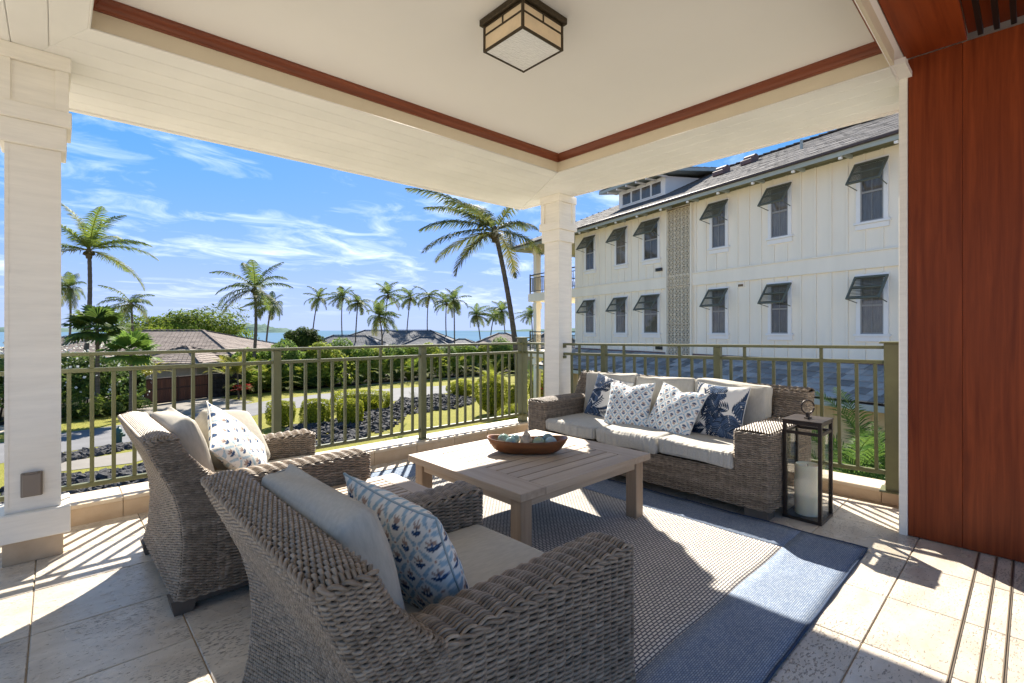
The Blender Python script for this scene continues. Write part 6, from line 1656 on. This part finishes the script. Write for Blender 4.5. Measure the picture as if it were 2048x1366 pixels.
for a, b_ in zip(zc[:-1], zc[1:]):
    h = round(b_ - a - 0.03, 3)
    if h not in pm: pm[h] = screen_panel(h)
    ob('screen_panel', pm[h], parent=bld, loc=(LAT[0] + 0.04, 0, a))
    ob('screen_joint', MB().box((LAT[0], 0.03, b_ - 0.025), (LAT[1], 0.115, b_ - 0.012)).mesh('screen_joint', M['screen_dark']), parent=bld)
for s in (LAT[0] - 0.05, LAT[1]):
    ob('screen_stile', MB().cbox((s, 0.0, 0.33), (s + 0.05, 0.12, 5.79), 0.004).mesh('screen_stile', M['siding']), parent=bld)
# small fittings on the wall
ob('vent_grille', MB().cbox((3.60, 0.0, 2.64), (3.84, 0.03, 2.80), 0.004).mesh('vent_grille', M['siding']), parent=bld)
ob('vent_slot', MB().box((3.63, 0.0305, 2.66), (3.81, 0.034, 2.735)).mesh('vent_slot', M['screen_dark']), parent=bld)
M['black_plastic'] = material('black_plastic', (0.02, 0.02, 0.022), 0.4, 0.5)
for z in (3.52, 0.52):
    f_ = ob('wall_light', MB().cbox((7.05, 0.0, z), (7.35, 0.09, z + 0.12), 0.008).mesh('wall_light', M['black_plastic']), parent=bld)
    ob('lens', MB().box((7.08, 0.0905, z + 0.02), (7.32, 0.094, z + 0.10)).mesh('lens', M['win_glass']), parent=f_)

# roof of the main block: courses of shakes on a deck, hip at the far end
EY, EZ, RY_, RZ_ = 0.70, 5.90, -4.0, 8.12
EL = 17.7                                   # far end of the eave, over the end balcony
deck = MB(); HS = EL - (EY - RY_)            # ridge ends where the hip meets it
deck.add([(S0, EY, EZ), (EL, EY, EZ), (HS, RY_, RZ_), (S0, RY_, RZ_), (EL, RY_ - (EY - RY_), EZ), (S0, RY_ - (EY - RY_), EZ)], [(0, 3, 2, 1), (3, 5, 4, 2)], [(1, 2, 4)])
rd = ob('roof', deck.mesh('roof', M['gutter']), parent=bld, loc=(0, 0, -0.03))
slope = math.atan2(RZ_ - EZ, EY - RY_); sl = math.hypot(RZ_ - EZ, EY - RY_); nc = 19; tw_ = 0.305
sh_me = MB().cbox((0.004, -0.36, 0.0), (tw_ - 0.004, 0.0, 0.03), 0.003).mesh('shake', M['shake'])
Rm = Matrix.Rotation(-slope, 4, 'X')
spots = []
for k in range(nc):
    t = k / nc; y = EY + (RY_ - EY) * t; z = EZ + (RZ_ - EZ) * t
    send = EL - (EY - y) - 0.1
    s = -2.4 - 0.15 * (k % 2)
    while s < send - tw_ * 0.5:
        spots.append((s, y, z, k)); s += tw_
bmat = Matrix.LocRotScale(Vector((BO[0], BO[1], 0)), Matrix.Rotation(math.atan2(wd[1], wd[0]), 3, 'Z'), None)
def cam_dist(s, y, z): p = bmat @ Vector((s, y, z)); return (p - Vector((0, 0, CAMH))).length
vis = [q for q in spots if q[0] > -1.3]
vis.sort(key=lambda q: cam_dist(*q[:3])); near = set(vis[:290])
far_mb = MB(); shV = np.array([v.co[:] for v in sh_me.vertices]); shQ = [tuple(p.vertices) for p in sh_me.polygons if len(p.vertices) == 4]; shT = [tuple(p.vertices) for p in sh_me.polygons if len(p.vertices) == 3]
sa, ca = math.sin(-slope + 0.03), math.cos(-slope + 0.03)
for q in spots:
    s, y, z, k = q; j = random.uniform(-0.006, 0.006)
    if q in near:
        ob('shake', sh_me, parent=rd, loc=(s, y + 0.02, z + 0.025 + j), rot=(-slope + 0.03, 0, 0))
    else:
        V = shV.copy(); yy, zz = V[:, 1].copy(), V[:, 2].copy(); V[:, 1] = yy * ca - zz * sa + y + 0.02; V[:, 2] = yy * sa + zz * ca + z + 0.025 + j; V[:, 0] += s
        far_mb.add(V, shQ, shT)
ob('far_shakes', far_mb.mesh('far_shakes', material('shake_far', (0.155, 0.145, 0.138), 0.85, 0.1, color2=(0.085, 0.078, 0.074), vscale=2.2, detail=9, bump=0.4, bscale=25, bdist=0.01)), parent=rd, kind='stuff')
cap = MB().cbox((0, -0.16, 0), (0.34, 0.16, 0.05), 0.01).mesh('ridge_cap', M['shake'])
s = -2.0
while s < HS: ob('ridge_cap', cap, parent=rd, loc=(s, RY_, RZ_ + 0.02), rot=(0, -0.10, 0)); s += 0.30
ob('raised_ridge', MB().cbox((-4, RY_ - 0.5, RZ_ - 0.1), (2.0, RY_ + 0.45, RZ_ + 0.16), 0.02).mesh('raised_ridge', M['shake']), parent=rd)
for k in range(int((EY - RY_) * 1.4 / 0.34)):
    t = k * 0.34 / ((EY - RY_) * 1.58); p = Vector((EL, EY, EZ)).lerp(Vector((HS, RY_, RZ_)), t)
    ob('hip_cap', cap, parent=rd, loc=p + Vector((0, 0, 0.03)), rot=(0, 0.25, rad(225)))
# eaves
ob('fascia', MB().box((S0, EY - 0.03, EZ - 0.20), (EL, EY, EZ - 0.02)).mesh('fascia', M['fascia_blue']), parent=bld)
ob('gutter', MB().cbox((S0, EY + 0.001, EZ - 0.085), (EL + 0.02, EY + 0.085, EZ + 0.0), 0.012).mesh('gutter', M['gutter']), parent=bld)
ob('end_fascia', MB().box((EL - 0.03, -6.0, EZ - 0.20), (EL, EY - 0.031, EZ - 0.02)).mesh('end_fascia', M['fascia_blue']), parent=bld)
ob('soffit', MB().box((S0, -0.5, EZ - 0.06), (EL - 0.031, EY - 0.031, EZ - 0.035)).mesh('soffit', M['soffit_green']), parent=bld)
ob('end_soffit', MB().box((S1 + 0.05, -6.0, EZ - 0.065), (EL - 0.031, -0.501, EZ - 0.04)).mesh('end_soffit', M['soffit_green']), parent=bld)
ob('frieze', MB().cbox((S0, 0.0, 5.80), (S1, 0.035, EZ - 0.061), 0.003).mesh('frieze', M['soffit_green']), parent=bld)
rt_me = MB().cbox((-0.035, 0.10, EZ - 0.16), (0.035, EY + 0.02 - 0.06, EZ - 0.061), 0.004).mesh('rafter_tail', M['fascia_blue'])
te_me = MB().cbox((-0.04, EY - 0.032 - 0.07, EZ - 0.27), (0.04, EY - 0.032, EZ - 0.205), 0.006).mesh('rafter_end', M['trim_white'])
s = -2.0
while s < 17.5:
    r_ = ob('rafter_tail', rt_me, parent=bld, loc=(s, 0, 0)); ob('rafter_end', te_me, parent=r_); s += 1.22
# dormer
DF = -1.25; DZ0 = EZ + (RZ_ - EZ) * (EY - DF) / (EY - RY_)
ob('dormer_front', MB().box((8.15, DF - 0.1, DZ0 - 0.15), (10.85, DF, 7.62)).mesh('dormer_front', M['trim_white']), parent=bld)
for k in range(4):
    a = 8.32 + k * 0.60
    dw = ob('dormer_window', MB().box((a, DF + 0.001, DZ0 + 0.14), (a + 0.52, DF + 0.006, 7.46)).mesh('dormer_window', M['curtain']), parent=bld)
    ob('pane', MB().box((a, DF + 0.012, DZ0 + 0.14), (a + 0.52, DF + 0.015, 7.46)).mesh('pane', M['win_glass']), parent=dw)
    ob('frame', MB().box((a - 0.04, DF + 0.0, DZ0 + 0.10), (a, DF + 0.03, 7.50)).box((a + 0.52, DF, DZ0 + 0.10), (a + 0.555, DF + 0.03, 7.50)).box((a, DF, DZ0 + 0.10), (a + 0.52, DF + 0.03, DZ0 + 0.14)).box((a, DF, 7.46), (a + 0.52, DF + 0.03, 7.50)).mesh('frame', M['trim_white']), parent=dw)
yb = EY - (7.75 - EZ) / (RZ_ - EZ) * (EY - RY_)
for s in (8.15, 10.85):
    V = [(s, DF, DZ0 - 0.1), (s, DF, 7.62), (s, yb - 0.4, 7.86), (s, yb, 7.70)]
    ob('dormer_cheek', mesh_np('dormer_cheek', V + [(v[0] + 0.06 * (1 if s > 9 else -1), v[1], v[2]) for v in V], [(0, 1, 2, 3), (7, 6, 5, 4), (0, 4, 5, 1), (1, 5, 6, 2), (2, 6, 7, 3)], None, False, M['trim_white']), parent=bld)
dr_ = MB(); dr_.add([(7.55, DF + 0.62, 7.60), (11.6, DF + 0.62, 7.60), (11.6, DF - 3.6, 8.22), (7.55, DF - 3.6, 8.22), (7.55, DF + 0.62, 7.73), (11.6, DF + 0.62, 7.73), (11.6, DF - 3.6, 8.35), (7.55, DF - 3.6, 8.35)], [(0, 3, 2, 1), (4, 5, 6, 7), (0, 1, 5, 4), (1, 2, 6, 5), (2, 3, 7, 6), (3, 0, 4, 7)])
dro = ob('dormer_roof', dr_.mesh('dormer_roof', M['fascia_blue']), parent=bld)
for k in range(9):
    for i in range(13):
        ob('shingle', M.setdefault('_dsh', MB().cbox((0.004, -0.46, 0.0), (0.30, 0.0, 0.03), 0.004).mesh('shingle', M['slate'])), parent=dro, loc=(7.55 + i * 0.31, DF + 0.64 - k * 0.46, 7.75 + k * 0.0675), rot=(-0.147 + 0.05, 0, 0))
for s in (8.0, 8.6, 9.2, 9.8, 10.4, 11.0):
    ob('dormer_rafter', MB().box((s - 0.03, DF + 0.02, 7.52), (s + 0.03, DF + 0.60, 7.598)).mesh('dormer_rafter', M['trim_white']), parent=bld)
# roof vents
def roof_vent(s, y):
    z = EZ + (RZ_ - EZ) * (EY - y) / (EY - RY_)
    v = ob('roof_vent', MB().cbox((s - 0.24, y - 0.25, z - 0.08), (s + 0.24, y + 0.30, z + 0.10), 0.02).mesh('roof_vent', M['vent_brown']), parent=bld)
    ob('hood', MB().tube([(s - 0.22, y - 0.02, z + 0.17), (s + 0.22, y - 0.02, z + 0.17)], 0.15, 12).mesh('hood', M['vent_brown'], False), parent=v)
M['vent_brown'] = material('vent_brown', (0.17, 0.105, 0.095), 0.6, 0.3)
roof_vent(6.1, -2.2); roof_vent(5.4, -2.9)
ob('vent_pipe', MB().tube([(2.9, -1.9, EZ + 1.0), (2.9, -1.9, EZ + 1.55)], 0.045, 8).mesh('vent_pipe', M['fascia_blue']), parent=bld)
# end balcony
ob('balcony_slab', MB().cbox((S1 + 0.021, -5.0, 2.84), (16.9, 0.05, 3.28), 0.01).mesh('balcony_slab', M['siding']), parent=bld)
ob('balcony_floor', MB().cbox((S1 + 0.021, -5.0, -0.2), (16.9, 0.05, 0.16), 0.01).mesh('balcony_floor', M['siding']), parent=bld)
for (s, y) in ((16.35, -0.20), (16.35, -4.6)):
    for (z0, z1) in ((3.28, EZ - 0.066), (0.16, 2.84), (GZ, -0.2)):
        pc = ob('balcony_column', MB().cbox((s - 0.15, y - 0.15, z0), (s + 0.15, y + 0.15, z1), 0.01).mesh('balcony_column', M['siding']), parent=bld)
        ob('capital', MB().cbox((s - 0.19, y - 0.19, z1 - 0.42), (s + 0.19, y + 0.19, z1 - 0.10), 0.01).mesh('capital', M['siding']), parent=pc)
M['rail_dark'] = material('rail_dark', (0.035, 0.045, 0.035), 0.5, 0.4)
for z in (3.28, 0.16):
    br_ = ob('balcony_railing', MB().bar((S1 + 0.1, -0.03, z + 1.02), (16.8, -0.03, z + 1.02), 0.05).bar((S1 + 0.1, -0.03, z + 0.12), (16.8, -0.03, z + 0.12), 0.035).bar((S1 + 0.1, -0.03, z + 0.85), (16.8, -0.03, z + 0.85), 0.03).bar((16.8, -0.03, z), (16.8, -0.03, z + 1.08), 0.06).bar((16.8, -0.06, z + 1.02), (16.8, -4.9, z + 1.02), 0.05).mesh('balcony_railing', M['rail_dark']), parent=bld)
    bal_me = MB().bar((0, 0, 0.12), (0, 0, 0.85), 0.024).mesh('baluster', M['rail_dark'])
    s = S1 + 0.25
    while s < 16.75: ob('baluster', bal_me, parent=br_, loc=(s, -0.03, z)); s += 0.13
    y = -0.2
    while y > -4.8: ob('baluster', bal_me, parent=br_, loc=(16.8, y, z)); y -= 0.13
# lean-to roof over the ground floor, slate shingles one by one
LY, LZ0, LZ1 = 2.05, 0.34, -0.36
lt = ob('lower_roof', MB().add([(S0, 0.0, LZ0), (S1 + 0.3, 0.0, LZ0), (S1 + 0.3, LY, LZ1), (S0, LY, LZ1), (S0, 0.0, LZ0 - 0.08), (S1 + 0.3, 0.0, LZ0 - 0.08), (S1 + 0.3, LY, LZ1 - 0.08), (S0, LY, LZ1 - 0.08)], [(0, 3, 2, 1), (4, 5, 6, 7), (3, 7, 6, 2), (1, 2, 6, 5), (0, 4, 7, 3)]).mesh('lower_roof', M['gutter']), parent=bld)
ls = math.atan2(LZ0 - LZ1, LY); nr_ = 6; rowl = math.hypot(LY, LZ0 - LZ1) / nr_
for k in range(nr_):
    s = -2.2 - 0.15 * (k % 2) - random.uniform(0, 0.05); y = LY - LY * k / nr_; z = LZ1 + (LZ0 - LZ1) * k / nr_
    while s < S1:
        w = random.choice((0.30, 0.34, 0.38)); key = '_sl%.2f' % w
        if key not in M: M[key] = MB().cbox((0.004, -rowl - 0.08, 0.0), (w - 0.004, 0.0, 0.03), 0.003).mesh('shingle', M['slate'])
        ob('shingle', M[key], parent=lt, loc=(s, y + 0.03, z + 0.034 + random.uniform(-0.003, 0.004)), rot=(-ls + 0.055, 0, random.uniform(-0.008, 0.008))); s += w
ob('flashing', MB().cbox((S0, 0.001, LZ0 + 0.005), (S1, 0.05, LZ0 + 0.09), 0.004).mesh('flashing', M['vent_brown']), parent=bld)
ob('lower_fascia', MB().box((S0, LY + 0.001, LZ1 - 0.15), (S1 + 0.3, LY + 0.03, LZ1 - 0.012)).mesh('lower_fascia', M['fascia_blue']), parent=bld)
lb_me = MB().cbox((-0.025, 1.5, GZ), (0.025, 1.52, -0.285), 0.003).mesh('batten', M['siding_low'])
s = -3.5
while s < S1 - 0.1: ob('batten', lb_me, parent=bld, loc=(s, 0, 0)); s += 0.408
for s in (10.6, 12.3):
    ob('porch_post', MB().cbox((s - 0.1, LY - 0.35, GZ), (s + 0.1, LY - 0.15, LZ1 - 0.05), 0.01).mesh('porch_post', M['siding_low']), parent=bld)

# ------------------------------------------------------------ areca palms below the side railing
arn = [crown_mesh('fronds', 22, 2.1, 900 + k, n=44, leaf_w=0.026, width=0.42, emax=86, emin=12, hang=0.5, cols=((0.035, 0.085, 0.018), (0.12, 0.19, 0.035)), droop=(0.9, 1.7), nuts=False, segs=12) for k in range(2)]
for k, (px, dep, zc_, sc, lb) in enumerate([(1690, 7.6, -1.75, 1.0, 'areca palm directly behind the lantern, below the railing'), (1795, 6.6, -1.9, 1.0, 'areca palm at the foot of the right-hand railing post'), (1750, 8.6, -1.55, 1.05, 'areca palm against the yellow wall, between the last balusters'), (1600, 8.2, -2.3, 0.9, 'areca palm hidden low behind the sofa arm')]):
    p = pd(px, dep, GZ); t = empty('areca_palm', tuple(p), 0, lb, 'palm clump', 'areca palms below the side railing')
    ob('fronds', arn[k % 2], parent=t, loc=(0, 0, zc_ - GZ), rot=(0, 0, k * 1.7), scale=(sc,) * 3)
    st = MB()
    for j in range(6):
        a = j * 1.05; st.tube([(0.16 * math.cos(a), 0.16 * math.sin(a), 0), (0.08 * math.cos(a), 0.08 * math.sin(a), (zc_ - GZ) * 0.6), (0, 0, zc_ - GZ + 0.05)], [0.035, 0.03, 0.02], 6)
    ob('cane', st.mesh('cane', M['cane'] if 'cane' in M else M.setdefault('cane', material('cane', (0.16, 0.17, 0.06), 0.6, 0.3, var=0.3)), True), parent=t)
# ================================================================== printed throw pillows
def leaf_mask(X, Y, cx_, cy_, ang, ln, wd_, power=1.0):
    """pointed leaf lying along ang from (cx,cy)"""
    c, s = math.cos(ang), math.sin(ang); x = (X - cx_) * c + (Y - cy_) * s; y = -(X - cx_) * s + (Y - cy_) * c
    t = np.clip(x / ln, 0, 1); prof_ = np.sin(np.pi * t ** 0.8) ** power * wd_
    return (x > 0) & (x < ln) & (np.abs(y) < prof_)
def print_lattice(X, Y, k, seed, light=False):
    """pale ogee lattice with navy sprigs and taupe blooms; X,Y in -1..1"""
    rng = np.random.default_rng(seed)
    a, b = X * k, Y * k * 0.86
    P_, Q_ = a + b, a - b
    fp = P_ - np.round(P_); fq = Q_ - np.round(Q_)
    x, y = (fp + fq) / 2, (fp - fq) / 2
    C = np.tile(np.array([0.80, 0.775, 0.72]), X.shape + (1,))
    wob = 0.03 * np.sin(9 * P_ + 4 * Q_)
    ed = np.minimum(0.5 - np.abs(fp), 0.5 - np.abs(fq))
    blue = np.array([0.36, 0.50, 0.60]) if not light else np.array([0.45, 0.58, 0.66])
    C[ed < 0.085 + wob] = blue
    C[(ed < 0.085 + wob) & (np.sin(23 * P_) * np.sin(19 * Q_) > 0.45)] = blue * 0.8
    C[(0.5 - np.abs(fp) < 0.13) & (0.5 - np.abs(fq) < 0.13)] = (0.80, 0.775, 0.72)
    C[(0.5 - np.abs(fp) < 0.05) & (0.5 - np.abs(fq) < 0.05)] = (0.42, 0.24, 0.17)
    taupe = np.array([0.40, 0.29, 0.24])
    for (ax, an, l, w) in ((-0.035, 2.15, 0.21, 0.05), (0.035, 1.0, 0.21, 0.05), (0, 1.57, 0.25, 0.04)):
        C[leaf_mask(x, y, ax, 0.03, an, l, w)] = taupe
    navy = np.array([0.030, 0.060, 0.130])
    for (cx_, cy_, an, l, w) in ((0, -0.12, 2.55, 0.25, 0.062), (0, -0.12, 0.60, 0.25, 0.062), (0.005, -0.10, 1.62, 0.21, 0.038), (0, -0.20, 1.57, 0.2, 0.018)):
        m = leaf_mask(x, y, cx_, cy_, an, l, w); C[m] = navy
        m2 = leaf_mask(x, y, cx_, cy_ + 0.012, an, l * 0.8, w * 0.25); C[m2] = navy * 2.3
    return C
def print_tropic(X, Y, seed):
    """navy ink palm and split leaves on off-white"""
    rng = np.random.default_rng(seed)
    C = np.tile(np.array([0.80, 0.76, 0.69]), X.shape + (1,))
    def ink(m, v):
        C[m] = np.array([0.030, 0.048, 0.085]) * v
    for f in range(15):          # feather fronds
        cx_, cy_ = rng.uniform(-1.0, 1.0, 2); an = rng.uniform(0, 6.28); L_ = rng.uniform(0.8, 1.2); bend = rng.uniform(-0.6, 0.6)
        for i in range(13):
            t = i / 12; aa = an + bend * t; px_ = cx_ + math.cos(aa) * L_ * t; py_ = cy_ + math.sin(aa) * L_ * t
            for s in (-1, 1): ink(leaf_mask(X, Y, px_, py_, aa + s * 0.75, 0.36 * (1 - 0.5 * t), 0.030), rng.uniform(0.5, 1.7))
    for f in range(9):          # split broad leaves
        cx_, cy_ = rng.uniform(-0.9, 0.9, 2); an = rng.uniform(0, 6.28); L_ = rng.uniform(0.55, 0.8)
        for i in range(8):
            t = (i + 1) / 9; px_ = cx_ + math.cos(an) * L_ * t; py_ = cy_ + math.sin(an) * L_ * t
            for s in (-1, 1):
                sh = rng.uniform(0.6, 2.6)
                ink(leaf_mask(X, Y, px_, py_, an + s * 1.0, 0.42 * math.sin(math.pi * (0.25 + 0.65 * t)), 0.062), sh)
                m = leaf_mask(X, Y, px_, py_, an + s * 1.0, 0.36 * math.sin(math.pi * (0.25 + 0.65 * t)), 0.010); C[m] = (0.14, 0.19, 0.27)
    return C
M['print'] = material('printed_cloth', (1, 1, 1), 0.9, 0.12, attr='print', bump=0.2, bscale=380, bdist=0.001)
M['pipe_blue'] = material('piping_cloth', (0.36, 0.44, 0.48), 0.85, 0.15)
M['pipe_white'] = material('piping_white', (0.72, 0.70, 0.65), 0.85, 0.15)
def pillow(label, center, az, tilt, spin, size, thick, pat, n=150, pipe='pipe_white', seed=0, chop=0.0, group='printed throw pillows'):
    rng = np.random.default_rng(seed)
    def shape(m):
        g_ = np.linspace(-1, 1, m + 1); g_ = np.sign(g_) * np.abs(g_) ** 0.9
        U, V = np.meshgrid(g_, g_, indexing='ij')
        px_ = size / 2 * U * (1 - 0.085 * (1 - V ** 2)); py_ = size / 2 * V * (1 - 0.085 * (1 - U ** 2))
        prof_ = np.clip((1 - np.abs(U) ** 2.6) * (1 - np.abs(V) ** 2.6), 0, 1) ** 0.55
        wr = np.zeros_like(U)
        for k in range(6):
            a = rng.uniform(0, 6.28); wr += 0.010 * np.sin((U * math.cos(a) + V * math.sin(a)) * rng.uniform(3, 8) + rng.uniform(0, 6.28))
        # puckers running in from the seam
        wr += 0.014 * (np.sin(U * 22 + 3 * V) * (np.abs(V) > 0.5) * (np.abs(V) - 0.5) * 2 + np.sin(V * 22 - 3 * U) * (np.abs(U) > 0.5) * (np.abs(U) - 0.5) * 2)
        th = thick / 2 * prof_ * (1 + wr / 0.35)
        if chop: th -= chop * np.exp(-((U + 0.12 * V) / 0.18) ** 2) * np.clip((V - 0.2) / 0.8, 0, 1) * prof_; py_ = py_ - chop * 1.4 * np.exp(-(U / 0.25) ** 2) * np.clip(V, 0, 1) ** 2
        return U, V, px_, py_, th
    def sheet(m, sgn):
        st = rng.bit_generator.state
        U, V, x, y, th = shape(m); idx = np.arange((m + 1) ** 2).reshape(m + 1, m + 1)
        Q = np.stack([idx[:-1, :-1], idx[1:, :-1], idx[1:, 1:], idx[:-1, 1:]], -1).reshape(-1, 4)
        if sgn < 0: Q = Q[:, ::-1]
        return U, V, np.stack([x, y, sgn * th], -1).reshape(-1, 3), Q
    rng = np.random.default_rng(seed); U, V, Pf_, Qf_ = sheet(n, 1)
    rng = np.random.default_rng(seed + 1); Ub, Vb, Pb_, Qb_ = sheet(n // 2, -1)
    nrm = Vector((math.cos(az), math.sin(az), 0)); zt = Vector((0, 0, 1)); nt_ = nrm * math.cos(tilt) + zt * math.sin(tilt); u_ = zt.cross(nrm); v_ = nt_.cross(u_)
    R = Matrix((u_, v_, nt_)).transposed() @ Matrix.Rotation(spin, 3, 'Z')
    t = empty('throw_pillow', center, 0, label, 'pillow', group)
    t.rotation_euler = R.to_euler()
    for (nm, U_, V_, P_, Q_) in (('front_cloth', U, V, Pf_, Qf_), ('back_cloth', Ub, Vb, Pb_, Qb_)):
        me = mesh_np(nm, P_, Q_, None, True, M['print']); vcol(me, pat(U_, V_).reshape(-1, 3), 'print'); ob(nm, me, parent=t)
    m = n; e = np.concatenate([np.stack([U, V], -1)[:, 0], np.stack([U, V], -1)[-1, 1:], np.stack([U, V], -1)[-2::-1, -1], np.stack([U, V], -1)[0, -2:0:-1]])
    G = Pf_.reshape(n + 1, n + 1, 3); loop = np.concatenate([G[:, 0], G[-1, 1:], G[-2::-1, -1], G[0, -2:0:-1]]); loop[:, 2] = 0
    ob('piping', MB().tube(loop[::3], 0.0035, 6, True).mesh('piping', M[pipe], True), parent=t)
    return t
PI = math.pi
pillow('navy tropical-leaf pillow at the far end of the sofa, half hidden', (3.885, 2.80, 0.592), PI, rad(20), rad(-10), 0.43, 0.13, lambda U, V: print_tropic(U, V, 5), seed=71)
pillow('lattice-print pillow with navy sprigs, left of the two on the sofa', (3.745, 2.475, 0.580), PI + rad(6), rad(28), rad(3), 0.44, 0.15, lambda U, V: print_lattice(U, V, 2.5, 1), seed=72, chop=0.02)
pillow('lattice-print pillow with upside-down navy sprigs, right of the two on the sofa', (3.755, 2.035, 0.575), PI - rad(4), rad(28), rad(-9), 0.44, 0.15, lambda U, V: print_lattice(U, -V, 2.5, 2), seed=73, chop=0.02)
pillow('navy tropical-leaf pillow at the near end of the sofa', (3.87, 1.72, 0.600), PI - rad(6), rad(18), rad(-1), 0.45, 0.13, lambda U, V: print_tropic(U, V, 9), seed=74)
pillow('lattice-print pillow in the farther armchair', (0.745, 3.02, 0.595), rad(-28), rad(36), rad(30), 0.46, 0.15, lambda U, V: print_lattice(U, V, 2.3, 3, True), seed=75, pipe='pipe_white')
pillow('blue lattice-print pillow with piped edge in the nearest armchair', (0.800, 1.315, 0.555), rad(3), rad(24), rad(3), 0.48, 0.17, lambda U, V: print_lattice(U, V, 2.7, 4), seed=76, pipe='pipe_blue', n=200)
# spare grey cushion leaning in the far armchair's corner
V_, Q_ = rounded_box(0.16, 0.20, 0.055, 0.045, (18, 18, 8), (0, 0, 0.02), 0.004, 88)
lc = ob('loose_cushion', mesh_np('loose_cushion', V_, Q_, None, True, M['cushion']), loc=(0.76, 3.21, 0.615), rot=(rad(42), rad(10), rad(20)), label='loose grey cushion tipped into the far corner of the farther armchair', cat='cushion')
